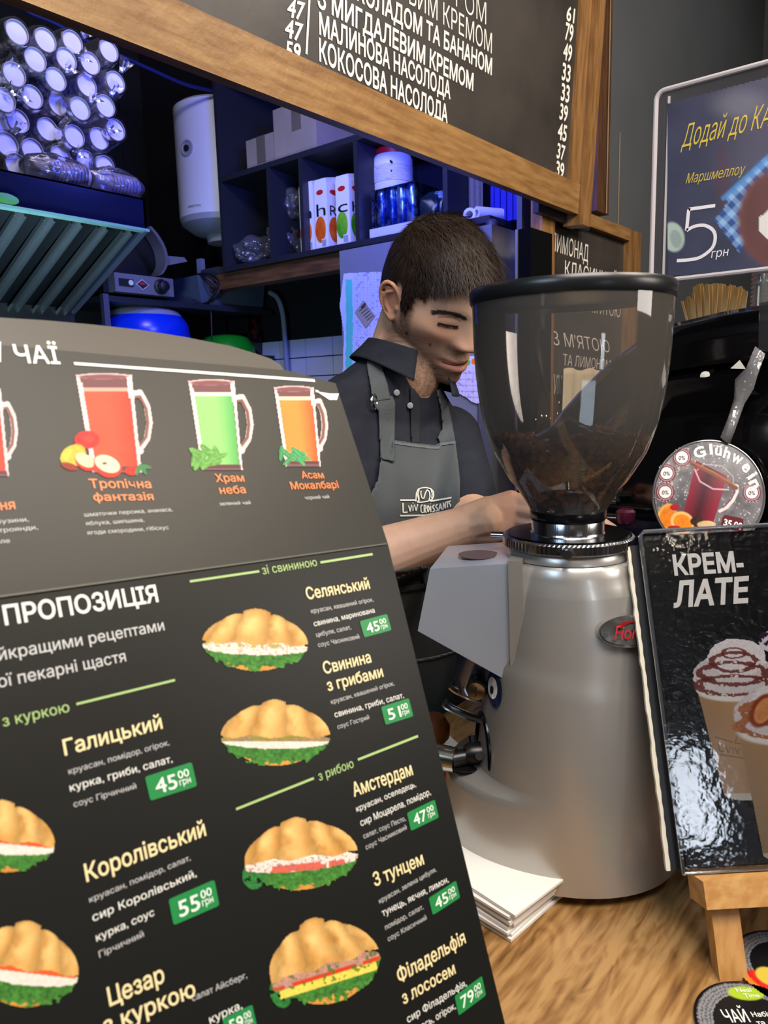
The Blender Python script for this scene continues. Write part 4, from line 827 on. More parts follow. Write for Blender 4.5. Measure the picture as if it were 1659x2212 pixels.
for s_, p0, p1, h in (("Галицький", (140, 1632), (352, 1573), 34), ("Королівський", (187, 1905), (446, 1804), 38), ("Цезар", (237, 2174), (357, 2120), 40), ("з куркою", (226, 2236), (424, 2150), 38), ("Селянський", (664, 1295), (800, 1271), 26), ("Свинина", (701, 1456), (803, 1430), 26), ("з грибами", (709, 1493), (829, 1461), 25), ("Амстердам", (765, 1721), (893, 1673), 30), ("З тунцем", (810, 1915), (917, 1866), 29), ("Філадельфія", (862, 2124), (1007, 2036), 31), ("з лососем", (872, 2170), (985, 2102), 27)): A.add(s_, p0, p1, h=h)
A.done('dish_name', CRM, t, split=True)
A = Letters(PL, .0004)
for s_, p0, p1, h in (("круасан, помідор, огірок,", (149, 1673), (366, 1609), 13), ("соус Гірчичний", (160, 1744), (295, 1703), 13), ("круасан, помідор, салат,", (194, 1950), (412, 1858), 13), ("Гірчичний", (215, 2069), (311, 2023), 14),
    ("круасан, квашений огірок,", (673, 1325), (807, 1299), 10), ("цибуля, салат,", (684, 1376), (759, 1359), 10), ("соус Часниковий", (688, 1398), (777, 1379), 10), ("круасан, квашений огірок,", (716, 1521), (852, 1480), 10), ("соус Гострий", (730, 1575), (798, 1553), 10),
    ("салат, соус Песто,", (786, 1812), (877, 1772), 11), ("соус Часниковий", (791, 1836), (879, 1791), 11), ("круасан, зелена цибуля,", (820, 1952), (943, 1882), 11), ("помідор, салат,", (833, 2009), (915, 1963), 11), ("соус Класичний", (839, 2034), (922, 1986), 11),
    ("салат Айсберг,", (416, 2163), (534, 2112), 14)): A.add(s_, p0, p1, h=h)
A.done('fine_print', DIM, t, split=True)
A = Letters(PL, .0004, bold=.004)
for s_, p0, p1, h in (("курка, гриби, салат,", (152, 1710), (373, 1646), 17), ("сир Королівський,", (201, 1991), (425, 1893), 18), ("курка, соус", (209, 2034), (334, 1977), 17), ("свинина, маринована", (679, 1353), (810, 1323), 12), ("свинина, гриби, салат,", (724, 1550), (873, 1507), 13),
    ("круасан, оселедець,", (771, 1754), (899, 1699), 13), ("сир Моцарела, помідор,", (780, 1785), (931, 1716), 15), ("тунець, яєчня, лимон,", (827, 1980), (970, 1905), 15), ("сир Філадельфія,", (881, 2210), (1009, 2129), 16), ("лосось, огірок,", (886, 2240), (985, 2178), 15), ("курка,", (454, 2212), (524, 2178), 18)): A.add(s_, p0, p1, h=h)
A.done('ingredient_line', W1, t, split=True)
for num, qd in (("45", ((313, 1678), (414, 1646), (421, 1702), (325, 1730))), ("55", ((364, 1943), (463, 1900), (471, 1955), (375, 1999))), ("45", ((777, 1342), (836, 1326), (844, 1362), (787, 1377))), ("51", ((823, 1527), (883, 1508), (891, 1547), (833, 1566))), ("47", ((879, 1756), (939, 1727), (947, 1766), (888, 1795))), ("45", ((926, 1940), (985, 1902), (993, 1941), (935, 1977))), ("79", ((982, 2152), (1041, 2108), (1049, 2150), (991, 2194))), ("59", ((480, 2200), (545, 2170), (553, 2212), (490, 2245)))):
    (ax_, ay_), (b_x, b_y), (c_x, c_y), (d_x, d_y) = qd
    def Q(u, v): return (ax_+(b_x-ax_)*u+(d_x-ax_)*v, ay_+(b_y-ay_)*u+(d_y-ay_)*v)
    A = Letters(PL, .0004); P_ = []
    for (u, v, a_) in ((.06, .08, PI), (.94, .08, 1.5*PI), (.94, .92, 0), (.06, .92, .5*PI)):
        for k in range(4): th = a_+k*PI/6; P_.append(Q(u+.06*math.cos(th), v+.08*math.sin(th)))
    A.poly(P_); tg_ = A.done('price_tag', TAG, t)
    A = Letters(PL, .0008, bold=.012); A.add(num, Q(.16, .82), Q(.62, .82), p2=Q(.16, .2)); A.add("00", Q(.66, .5), Q(.90, .5), p2=Q(.66, .18)); A.add("грн", Q(.66, .78), Q(.90, .78), p2=Q(.66, .50)); A.done('price_digits', mat('print_pale', 'dcecdc', .4), t)
# --- croissants
def croissant(cx_, cy_, w_, h_, ang, kind, sd):
    c_, s_ = math.cos(ang), math.sin(ang)
    def fn(x, y, C, Mk):
        X = ((x-cx_)*c_+(y-cy_)*s_)/(w_/2); Y = (-(x-cx_)*s_+(y-cy_)*c_)/(h_/2); px_, py_ = x, y
        n1 = vnoise(px_, py_, 9, sd); n2 = vnoise(px_, py_, 4, sd+3, 2); n3 = vnoise(px_, py_, 26, sd+9)
        edge = lambda base, amp: base+amp*(n1-.5)
        # bottom bun
        lay(C, Mk, sm(1.06, .98, np.sqrt((X/.72)**2+((Y-.30)/.62)**2)), cc('c88c40')*(.8+.5*n3[:, None]))
        # lettuce
        low = .84*np.sqrt(np.clip(1-np.abs(X/1.0)**2.6, 0, 1)); m_ = (Y > .12) & (Y < low*(.78+.45*n1)) & (np.abs(X) < 1)
        lay(C, Mk, m_*1., (cc('1d5a28')*(1-n2[:, None])+cc('5a9a3c')*n2[:, None])*(.55+.6*n1[:, None]))
        if kind in (3, 4): lay(C, Mk, (ell(X, Y, -.85, .45, .2, .35)*(n1 > .3))*1., cc('2c6e34')*(.6+n2[:, None]))
        # filling
        b0 = .05+.12*X*X*0; fy = Y-(.22-.10*X if kind == 4 else .20)
        fm = (np.abs(fy) < .24*np.sqrt(np.clip(1-X*X, 0, 1))+.06*(n1-.5)) & (np.abs(X) < .97)
        if kind == 1: fc = cc('efe0d2')*(.72+.4*n2[:, None]); lay(C, Mk, fm*1., fc); lay(C, Mk, (fm & (n1 > .56) & (fy < .02))*.9, cc('a8a040')); lay(C, Mk, (fm & (n2 > .62))*.7, cc('a88878'))
        elif kind == 2: lay(C, Mk, fm*1., cc('ead8cc')*(.75+.35*n2[:, None])); lay(C, Mk, (fm & (fy < .03))*1., cc('97805c')*(.6+.7*n2[:, None])); lay(C, Mk, (fm & (fy < -.02) & (n3 > .55))*.8, cc('8a8428'))
        elif kind == 3: lay(C, Mk, fm*1., cc('ecdcd0')*(.72+.4*n2[:, None])); lay(C, Mk, (fm & (fy > .04) & (n3 > .42))*.95, cc('d2553c')); lay(C, Mk, (fm & (n2 > .64))*.8, cc('8a6068')); lay(C, Mk, (fm & (fy < -.1))*.8, cc('f6f0dc'))
        elif kind == 4: lay(C, Mk, fm*1., cc('b88878')*(.65+.6*n2[:, None])); lay(C, Mk, (fm & (fy > .02) & (n3 > .4))*1., cc('cf3c20')); lay(C, Mk, ((np.abs(fy-.20) < .09) & (np.abs(X) < .88))*1., cc('e6d258')*(.8+.3*n2[:, None])); lay(C, Mk, ((np.abs(fy+.22) < .045) & (np.abs(X) < .85) & (n1 > .3))*1., cc('ead890')); lay(C, Mk, (fm & (n1 > .62))*.8, cc('3a6a24'))
        else: lay(C, Mk, fm*1., cc('eadcd0')*(.75+.35*n2[:, None])); lay(C, Mk, ((np.abs(fy+.10) < .07) & (np.abs(X) < .93))*1., cc('d85a2c')); lay(C, Mk, ((np.abs(fy+.2) < .05) & (np.abs(X) < .9))*1., cc('e8c860'))
        # golden top: one dome divided by curved seams
        cut = .10+.04*np.sin(X*9+sd)+(-.10*X if kind == 4 else 0)
        S_ = X*(1+.38*np.clip(Y+.3, -.8, .5)*-1)+.05*np.sin(Y*3+sd); S_ = S_+.16*(n3-.5)+.04*(n1-.5); bd_ = np.array([-1.3, -.74, -.34, .24, .62, 1.3, 2.0, 3.0])
        k_ = np.clip(np.searchsorted(bd_, S_)-1, 0, 6); t_ = (S_-bd_[k_])/(bd_[k_+1]-bd_[k_]); arch = np.sin(np.clip(t_, 0, 1)*PI)
        topY = -.98*np.clip(1-np.abs(X/.98)**2.0, 0, 1)**.62*(.94+.06*arch*(np.abs(X) < .95))*(1-.09*(k_ != 2))
        mm = sm(topY-.03, topY+.03, Y)*(Y < cut+.05*(n1-.5))*(np.abs(X) < .98)
        lum = (.66+.34*arch**.8)*(1-.22*np.clip((topY+.10-Y)/.10, 0, 1))
        col = cc('c08438')*(1-n3[:, None])+cc('e2b870')*n3[:, None]; fib = .10*(vnoise(X*60+Y*20, Y*6, 1.5, sd+4, 2)-.5)
        lay(C, Mk, mm, np.clip(col*(lum+fib)[:, None]+cc('f0d098')*(.22*arch**3*np.exp(-((Y+.45)/.35)**2))[:, None], 0, 1))
    return fn
for (x0, y0, x1, y1, an, kd, sd) in ((434, 1290, 668, 1446, .03, 1, 1), (474, 1485, 716, 1650, .0, 2, 2), (524, 1736, 776, 1918, -.10, 3, 3), (576, 1946, 824, 2164, -.22, 4, 4), (690, 2186, 900, 2370, -.2, 1, 5), (-110, 1700, 122, 1880, .1, 5, 6), (-70, 1955, 174, 2170, .12, 5, 7)):
    cx_, cy_ = (x0+x1)/2, (y0+y1)/2
    picture('croissant_picture', PL, (x0-14, y0-14, x1+14, y1+14), 1.7, croissant(cx_, cy_+ (y1-y0)*.10, (x1-x0), (y1-y0)*.92, an, kd, sd), INK, t)

# ================================================================== CREME LATTE SIGN ON ITS LITTLE EASEL
uS = RM@np.array([1.0, -.055, .0]); vS = RM@np.array([-405, -7362, F])
SP = Plane(at(1475, 1885, .66), uS, vS)
def onS(x, y): d = SP.px(x, y)-SP.P0; return d@SP.u, d@SP.v
w1 = .30; hgt = onS(1385, 1150)[1]
t = thing('latte_sign', 'black acrylic-covered sign with whipped-cream coffee cups on a small wooden easel', 'sign', SP.pt(.12, 0))
a0_ = onS(1432, 1520)[0]
bm = bmesh.new(); slab(bm, [SP.pt(.004, .004), SP.pt(w1, .004), SP.pt(w1, hgt-.004), SP.pt(.002, hgt-.004)], -SP.n, .003); fin('printed_sheet', bm, mat('latte_black', '0b0d13', .2, bump=.2, bscale=150), t, bev=.0004, seg=1)
bm = bmesh.new(); slab(bm, [SP.pt(-.011, .002, -.004), SP.pt(w1, .002, -.004), SP.pt(w1, hgt-.012, -.004), SP.pt(-.011, hgt-.012, -.004)], -SP.n, .003); fin('backing_card', bm, mat('card_black', '17181c', .4), t)
bm = bmesh.new(); n_ = 40; ed = []; rnd = random.Random(4)
for i in range(n_+1): ed.append(SP.pt(-.0125+rnd.uniform(-.0008, .0006), .001+(hgt-.014)*i/n_, -.0035))
slab(bm, ed+[SP.pt(-.0095+(.0006 if i % 2 else 0), .001+(hgt-.014)*i/n_, -.0035) for i in range(n_, -1, -1)], -SP.n, .004); fin('frayed_white_edge', bm, mat('frayed_paper', 'd8d0bc', .9), t)
G_ac = glass('acrylic', 'fafafa', .0, .06, bump=.03, bscale=120)
bm = bmesh.new(); slab(bm, [SP.pt(-.002, -.001, .003), SP.pt(w1+.006, -.001, .003), SP.pt(w1+.006, hgt, .003), SP.pt(-.002, hgt, .003)], SP.n, .0015); fin('clear_cover', bm, G_ac, t, bev=.0005, seg=1)
bm = bmesh.new(); r_ = .0022; tube(bm, [SP.pt(w1, hgt, .002), SP.pt(.004, hgt, .002), SP.pt(0, hgt-.004, .002), SP.pt(0, 0, .002), SP.pt(w1, 0, .002)], r_, 8); fin('acrylic_rim', bm, glass('acrylic_edge', 'd0d4da', .35, .1, dens=.12, densc='c8ccd4'), t, True)
A = Letters(SP, .0008, bold=.035); A.add("КРЕМ-", (1457, 1242), (1608, 1233), p2=(1452, 1200)); A.add("ЛАТЕ", (1455, 1311), (1616, 1300), p2=(1458, 1257)); A.done('white_title', mat('title_white', 'f0ece6', .4), t)
def latte_art(x, y, C, Mk):
    n1 = vnoise(x, y, 10, 1); n2 = vnoise(x, y, 4, 7, 2)
    def cup(xl, xr, yr, xbl, xbr, yb, cream_t, sauce, sd):
        w_ = xr-xl; f = (y-yr)/(yb-yr); L = xl+(xbl-xl)*f; R = xr+(xbr-xr)*f; tt = (x-L)/(R-L)
        m_ = (tt > 0) & (tt < 1) & (y > yr) & (y < yb-12+14*np.sqrt(np.clip(1-(2*tt-1)**2, 0, 1))); lay(C, Mk, m_*1., cc('a8845a')*(1.1-.5*np.abs(tt-.4))[:, None])
        m2 = m_ & (f > .94); lay(C, Mk, m2*1., cc('c8c0b0'))
        lay(C, Mk, ell(x, y, (xl+xr)/2, yr, w_/2+3, w_*.16), cc('e8e2da'))
        bl = np.clip(sm(1.03, .97, np.sqrt(((x-(xl+xr)/2)/(w_*.56))**2+((y-(yr-w_*.18))/(w_*.34))**2)+.10*(n1-.5)), 0, 1); lay(C, Mk, bl*(y < yr+14), cc('d8cfd0')*(.82+.3*n2[:, None]))
        bl2 = sm(1.03, .97, np.sqrt(((x-(xl+xr)/2-6)/(w_*.40))**2+((y-(cream_t+w_*.22))/(w_*.26))**2)+.12*(n1-.5)); lay(C, Mk, bl2, cc('e6dede')*(.85+.3*n2[:, None]))
        for k, (rx_, ry_, yy) in enumerate(((.50, .13, yr-w_*.06), (.44, .15, yr-w_*.22), (.30, .13, cream_t+w_*.28), (.16, .07, cream_t+w_*.16))):
            d = np.sqrt(((x-(xl+xr)/2)/(w_*rx_))**2+((y-yy)/(w_*ry_))**2); ring_ = (np.abs(d-1+.25*(n1-.5)) < .10+.10*n2) & (n1 > .30); lay(C, Mk, ring_*.95, cc(sauce)*(.6+.8*n2[:, None]))
    cup(1505, 1665, 1490, 1566, 1662, 1728, 1385, '6e2a20', 1)
    lay(C, Mk, path(x, y, [(1545, 1592), (1584, 1604)], 1.5)*.8, cc('3a2a1c')); lay(C, Mk, path(x, y, [(1588, 1606), (1592, 1590), (1600, 1580), (1610, 1584), (1612, 1606), (1588, 1606)], 1.5)*.8, cc('3a2a1c'))
    lay(C, Mk, path(x, y, [(1552, 1606), (1554, 1622), (1564, 1624)], 1.6)*.8, cc('3a2a1c')); lay(C, Mk, path(x, y, [(1568, 1612), (1573, 1626), (1578, 1614)], 1.4)*.8, cc('3a2a1c')); lay(C, Mk, path(x, y, [(1583, 1615), (1584, 1627)], 1.4)*.8, cc('3a2a1c')); lay(C, Mk, path(x, y, [(1588, 1615), (1593, 1628), (1598, 1616)], 1.4)*.8, cc('3a2a1c')); lay(C, Mk, path(x, y, [(1556, 1630), (1620, 1640)], 1.4)*.8, cc('3a2a1c'))
    lay(C, Mk, ell(x, y, 1668, 1385, 30, 24)*(n1 > .2), cc('dcd4dc')*(.8+.4*n2[:, None])); lay(C, Mk, (ell(x, y, 1660, 1378, 22, 18) > .5)*(n1 > .55), cc('2a1c3a'))
    cup(1596, 1790, 1580, 1650, 1770, 1860, 1480, 'a8602c', 2)
    lay(C, Mk, ell(x, y, 1648, 1535, 26, 40, .5), cc('8a3a14')); lay(C, Mk, ell(x, y, 1650, 1535, 18, 30, .5), cc('d08a50')*(.7+.6*n1[:, None]))
picture('coffee_picture', SP, (1480, 1340, 1700, 1900), 1.6, latte_art, vcmat('latte_ink', .25, .5), t, .0004+0)
# easel
pf = onp(1545, 2085, 2, 0); M_bee = mat('beech_wood', 'b47f44', .45, c2='c89a5c', nscale=10, nstretch=(1, 12, 12), ndetail=4); M_beev = mat('beech_wood_upright', 'b07a3c', .45, c2='c4935a', nscale=10, nstretch=(12, 12, 1), ndetail=4)
te = thing('small_easel', 'small beech-wood table easel holding the black latte sign', 'easel', (pf[0]+.08, pf[1], 0))
la = SP.pt(.012, -.003, .022); lb = SP.pt(w1-.02, -.003, .022)
uu, vv, nn = [Vector(a) for a in (SP.u, SP.v, SP.n)]
def obox(bm, o, a, b, c): # oriented box: origin corner + three edge vectors
    o, a, b, c = Vector(o), Vector(a), Vector(b), Vector(c); hexa(bm, [o, o+a, o+a+b, o+b, o+c, o+a+c, o+a+b+c, o+b+c])
bm = bmesh.new(); obox(bm, SP.pt(.008, -.024, -.012), uu*(w1-.03), nn*.036, vv*.022); fin('ledge', bm, M_bee, te, bev=.002)
for xo in (.016, w1-.06):
    top = Vector(SP.pt(xo, -.024, -.002)); bot = Vector((top.x, top.y, 0)) + Vector((0, 0, 0)); sp = Vector((-SP.v[0], -SP.v[1], 0))*(top.z/SP.v[2]); bot = bot+sp*.9
    bm = bmesh.new(); e1 = uu*.024; e2 = nn*.014; e2f = Vector((nn.x, nn.y, 0)).normalized()*.016
    hexa(bm, [bot, bot+e1, bot+e1+e2f, bot+e2f, top, top+e1, top+e1+e2, top+e2]); fin('leg', bm, M_beev, te, bev=.0015)
bm = bmesh.new(); tp = Vector(SP.pt(w1/2-.01, .18, -.010)); bt_ = Vector((tp.x, tp.y, 0))+Vector((SP.v[0], SP.v[1], 0)).normalized()*.10; hexa(bm, [bt_, bt_+uu*.02, bt_+uu*.02-nn*.01, bt_-nn*.01, tp, tp+uu*.02, tp+uu*.02-nn*.01, tp-nn*.01]); fin('rear_leg', bm, M_beev, te)
for xo in (.016, w1-.06): bm = bmesh.new(); obox(bm, SP.pt(xo, -.02, -.019), uu*.024, vv*.17, nn*.011); fin('rail', bm, M_beev, te, bev=.001)
# ================================================================== ROUND TEA DISCS ON THE COUNTER
def disc(name, label, px_, py_, r, rot, kind):
    c = onp(px_, py_, 2, 0); t = thing(name, label, 'disc', c)
    bm = bmesh.new(); lathe(bm, [(0, .0005), (r, .0005), (r, .0025), (0, .0025)], c, 64); fin('card_disc', bm, mat('disc_black', '0c0c0e', .25), t)
    pl = Plane(c+np.array([0, 0, .0029]), RM@np.array([1, 0, 0])*np.array([1, 1, 0]), (0, 0, 1)); 
    U = nrm((RM@np.array([1, 0, 0]))*np.array([1, 1, 0])); V = np.cross(np.array([0, 0, 1]), U)
    n_ = 90; g = np.linspace(-r, r, n_); X, Y = np.meshgrid(g, g); X = X.ravel(); Y = Y.ravel(); C = np.zeros((len(X), 3)); Mk = (np.hypot(X, Y) < r*.99).astype(float)
    R_ = np.hypot(X, Y)/r; th = np.arctan2(Y, X); C[:] = cc('0c0c0e'); s = r
    rg = (R_ > .70) & (R_ < .95) & (th > .6 if kind == 0 else th > .9)
    tx = (np.sin(R_*95) > -.1) & (np.sin(th*70+np.floor(R_*15)*2.1) > -.5); lay(C, Mk*0, rg*1., cc('7e7e82')); lay(C, Mk*0, (rg & tx)*.8, cc('3c3c40'))
    nz = vnoise(X, Y, s*.12, kind)
    if kind == 0:
        lay(C, Mk*0, ell(X, Y, .12*s, .72*s, .30*s, .15*s, -.05), cc('9cb82c')); lay(C, Mk*0, ((Y < -.25*s) & (R_ < .93))*1., cc('7a9a24')*(.6+nz[:, None])); lay(C, Mk*0, ((np.abs(Y-.03*s) < .035*s) & (X > -.45*s) & (X < -.02*s))*1., cc('b02a2a')); lay(C, Mk*0, ((np.abs(Y+.04*s) < .035*s) & (X > -.45*s) & (X < -.02*s))*1., cc('28307c'))
    else:
        lay(C, Mk*0, ((Y < -.15*s-.2*X) & (R_ < .97) & (th < -1.2))*1., cc('c4281c')*(.6+.8*nz[:, None])); lay(C, Mk*0, ((Y < -.0*s) & (R_ > .86) & (X < 0))*1., cc('d8762c')); lay(C, Mk*0, ell(X, Y, -.50*s, -.15*s, .22*s, .22*s), cc('c8b040')); lay(C, Mk*0, ell(X, Y, -.38*s, -.32*s, .16*s, .12*s), cc('d83a20')); lay(C, Mk*0, ell(X, Y, -.3*s, -.55*s, .14*s, .1*s), cc('e8d8b0'))
    idx = np.arange(n_*n_).reshape(n_, n_); q = np.stack([idx[:-1, :-1], idx[:-1, 1:], idx[1:, 1:], idx[1:, :-1]], -1).reshape(-1, 4); inside = np.hypot(X, Y) < r*.985; q = q[inside[q].all(1)]; us = np.unique(q); rm = -np.ones(n_*n_, int); rm[us] = np.arange(len(us))
    V3 = c+np.outer(X, U)+np.outer(Y, V)+np.array([0, 0, .0028]); mk('disc_print', V3[us], [tuple(f) for f in rm[q].tolist()], INK, t, cols=np.clip(C[us], 0, 1))
    if kind == 0:
        v_ = []; f_ = []
        for s_, ax_, ay_, w_, h_ in (("ЧАЙ", -.48, .12, .40, .26), ("Neal", -.02, .74, .26, .09), ("Time", .06, .62, .26, .09), ("Набір з чаю", .0, .22, .75, .10), ("та фруктів", .0, .05, .7, .10)):
            vs, fs = text_mesh(s_, .01); x0, x1 = vs[:, 0].min(), vs[:, 0].max(); k0 = len(v_)
            v_ += [c+U*r*(ax_+(q[0]-x0)/(x1-x0)*w_)+V*r*(ay_+q[1]/.73*h_)+np.array([0, 0, .0032]) for q in vs]; f_ += [tuple(i+k0 for i in f) for f in fs]
        mk('disc_lettering', v_, f_, W1, t)
disc('tea_disc', 'round black tea card lettered in white with a green oval, lower of the two discs', 1640, 2228, .0475, 0, 0)
disc('fruit_tea_disc', 'round black card with fruit print, upper of the two discs by the easel leg', 1712, 2100, .0475, 0, 1)
# ================================================================== NAPKINS
M_nap = mat('napkin_white', 'e4e2de', .85, bump=.08, bscale=300)
c = onp(1030, 2045, 2, 0)
corner = onp(1107, 1975, 2, .028); cn2 = onp(1030, 1925, 2, .03)
U = nrm((cn2-corner)*np.array([1, 1, 0])); V = np.cross(U, np.array([0, 0, 1.])); V = V if V[0] < 0 or V[1] < 0 else -V
rnd = random.Random(3)
lbn = ['paper napkin, bottom of the white pile beside the menu', 'white paper napkin second from the bottom of the pile', 'white paper napkin third from the bottom of the pile', 'white paper napkin fourth from the bottom of the pile', 'white paper napkin in the middle of the pile', 'white paper napkin just above the middle of the pile', 'white paper napkin third from the top of the pile', 'white paper napkin second from the top of the pile', 'topmost white paper napkin of the pile behind the menu']
base0 = np.array([corner[0], corner[1], 0])
for i in range(9):
    o = base0+np.array([rnd.uniform(-.004, .004), rnd.uniform(-.004, .004), .0006+i*.0033]); a = rnd.uniform(-.05, .05); u2 = U*math.cos(a)+V*math.sin(a); v2 = V*math.cos(a)-U*math.sin(a)
    bm = bmesh.new(); n_ = 8
    top = [[Vector(o+u2*.165*x/n_+v2*.165*y/n_+np.array([0, 0, .0028-.0008*math.sin(x+i)*(.5)])) for x in range(n_+1)] for y in range(n_+1)]
    vt = [[bm.verts.new(p) for p in r] for r in top]; vb = [[bm.verts.new(Vector((p.x, p.y, o[2]))) for p in r] for r in top]
    for y in range(n_):
        for x in range(n_): bm.faces.new((vt[y][x], vt[y][x+1], vt[y+1][x+1], vt[y+1][x])); bm.faces.new((vb[y][x], vb[y+1][x], vb[y+1][x+1], vb[y][x+1]))
    for k in range(n_):
        for (A1, A2, B1, B2) in ((vt[0][k], vt[0][k+1], vb[0][k], vb[0][k+1]), (vt[n_][k], vt[n_][k+1], vb[n_][k], vb[n_][k+1]), (vt[k][0], vt[k+1][0], vb[k][0], vb[k+1][0]), (vt[k][n_], vt[k+1][n_], vb[k][n_], vb[k+1][n_])): bm.faces.new((A1, A2, B2, B1))
    tag(fin('paper_napkin', bm, M_nap, None), lbn[i], 'napkin', 'paper napkins in the pile')
# receipts
for (qd, lb) in (((( 925, 1590), (968, 1586), (1001, 1616), (930, 1632)), 'white printed receipt on the counter behind the grinder arm'), (((940, 1682), (1018, 1682), (1000, 1700), (965, 1735)), 'white printed receipt under the grinder arm, beside the base')):
    bm = bmesh.new(); slab(bm, [onp(x, y, 2, .0012) for x, y in qd], (0, 0, -1), .0008); t = thing('receipt', lb, 'receipt', onp(qd[0][0]+20, qd[0][1]+15, 2, 0)); fin('receipt_paper', bm, M_nap, t)
    RP = Plane(np.array([0, 0, .0014]), (1, 0, 0), (0, 1, 0)); A = Letters(RP, .0004); x0, y0 = qd[0]; [A.line((x0+16+k*3, y0+12+k*6), (x0+40+k*5, y0+8+k*6), 1.2) for k in range(4)]; A.done('printed_lines', mat('receipt_ink', '50505a', .7), t)
# red ended wooden knob and dark jar at the menu edge
c = onp(935, 1610, 2, 0)
c = at(936, 1590, .92); t = thing('red_wood_knob', 'brown and red turned wooden tamper standing on the counter behind the menu edge', 'tamper', (c[0], c[1], 0))
z_ = c[2]; bm = bmesh.new(); lathe(bm, [(0, 0), (.026, 0), (.028, .006), (.028, .02), (.012, .03), (.011, max(z_-.02, .04)), (.013, z_-.008)], (c[0], c[1], 0), 28); fin('tamper_base', bm, mat('tamper_red', 'b01a14', .3), t, True)
bm = bmesh.new(); lathe(bm, [(.012, -.01), (.020, .0), (.021, .014), (.014, .026), (0, .029)], (c[0], c[1], z_), 28, cap0=False); fin('knob', bm, mat('tamper_wood', '6a3c1c', .3), t, True)
# ================================================================== COFFEE GRINDER
GA = at(1217, 1835, .825); GA = np.array([GA[0], GA[1], 0.0])
cr_ = RM@np.array([1, 0, 0]); cr_ = nrm(cr_*np.array([1, 1, 0])); cf_ = nrm((RM@np.array([0, 0, 1]))*np.array([1, 1, 0]))
th = math.radians(14); gf = nrm(-cr_*math.cos(th)+cf_*math.sin(th)); gs = np.cross(np.array([0, 0, 1.]), gf)   # front (image left, slightly away) and side
if gs@cf_ > 0: gs = -gs   # side towards the customer
def G(a, b, z): return GA+gf*a+gs*b+np.array([0, 0, z])
def gz(px_, py_): # height on the grinder axis plane facing us
    r = ray(px_, py_); d = ((GA-EYE)@cf_)/(r@cf_); return (EYE+r*d)[2]
def gw(npx, z): # px half width -> metres at height z
    c = RM.T@(GA+np.array([0, 0, z])-EYE); return npx*c[2]/F
t = thing('coffee_grinder', 'large silver coffee grinder with a clear bean hopper and black lid', 'coffee grinder', GA)
M_sil = mat('silver_paint', 'b8b5b0', .32, .62, coat=.35, bump=.012, bscale=900)
M_chr = mat('chrome', 'd0d2d6', .12, 1.0); M_blk = mat('black_plastic', '0c0c0e', .35)
def ring_g(z, af, ab, bs, n=56, ex=2.0, sh=0.0):
    out = []
    for k in range(n):
        a = 2*PI*k/n; c_, s_ = math.cos(a), math.sin(a); e = 2/ex; X = (af if c_ > 0 else ab)*math.copysign(abs(c_)**e, c_); Y = bs*math.copysign(abs(s_)**e, s_); out.append(G(X+sh, Y, z))
    return out
zT = gz(1228, 1198); zBt = .012
def lerp(tab, z):
    for (z0, *a), (z1, *b) in zip(tab[:-1], tab[1:]):
        if z <= z1: k = max(0, min(1, (z-z0)/(z1-z0))); k = k; return [p+(q-p)*k for p, q in zip(a, b)]
    return list(tab[-1][1:])
prof = [(z, af, .118-.42*(z-.012)*.34-.0, (.101-.10*(z-.012)) if z < .3 else .0, 2.1) for z, af in ((.012, .127), (.022, .131), (.045, .128), (.070, .126), (.088, .124), (.096, .121), (.101, .106), (.107, .092), (.115, .0895), (.15, .086), (.20, .082), (.25, .078), (.30, .073))]; prof = [(z, af, .118-(z-.012)*.145, .101-(z-.012)*.112, 2.1-z*.3) for z, af, *_ in prof]+[(zT-.012, .0675, .0675, .0655, 2.0), (zT-.004, .066, .066, .064, 2.0), (zT, .062, .062, .061, 2.0)]
zs = sorted(set([p[0] for p in prof]+list(np.linspace(.03, zT-.02, 30))))
bm = bmesh.new(); rings = []
for z in zs:
    af, ab, bs, ex = lerp(prof, z)
    r_ = ring_g(z, af, ab, bs, 72, ex)
    # soft shoulder line around the front two thirds, as on the casting
    out = []
    for k, p in enumerate(r_):
        a = 2*PI*k/72; fr = (1+math.cos(a))/2
        zl = .232-.030*(1-fr); bulge = .004*fr*(1/(1+math.exp((z-zl)*500))); d = nrm((p-GA)*np.array([1, 1, 0])); out.append(p+d*bulge)
    rings.append(out)
loft(bm, rings); fin('body', bm, M_sil, t, True, auto=50)
bm = bmesh.new()
for aa in (35, 145, 215, 325): lathe(bm, [(.014, 0), (.016, .002), (.016, .014), (0, .014)], G(.085*math.cos(math.radians(aa)), .07*math.sin(math.radians(aa)), 0), 18)
bx_r = [G(.11*math.cos(a), .088*math.sin(a), .006) for a in np.linspace(0, 2*PI, 48, endpoint=False)]; slab(bm, bx_r, (0, 0, 1), .008); fin('rubber_feet', bm, MATS['black_rubber'], t)
bm = bmesh.new(); lathe(bm, [(.058, 0), (.062, .002), (.0615, .008), (.058, .012), (0, .012)], G(0, 0, zT-.001), 56); fin('shoulder_ring', bm, M_sil, t, True, auto=40)
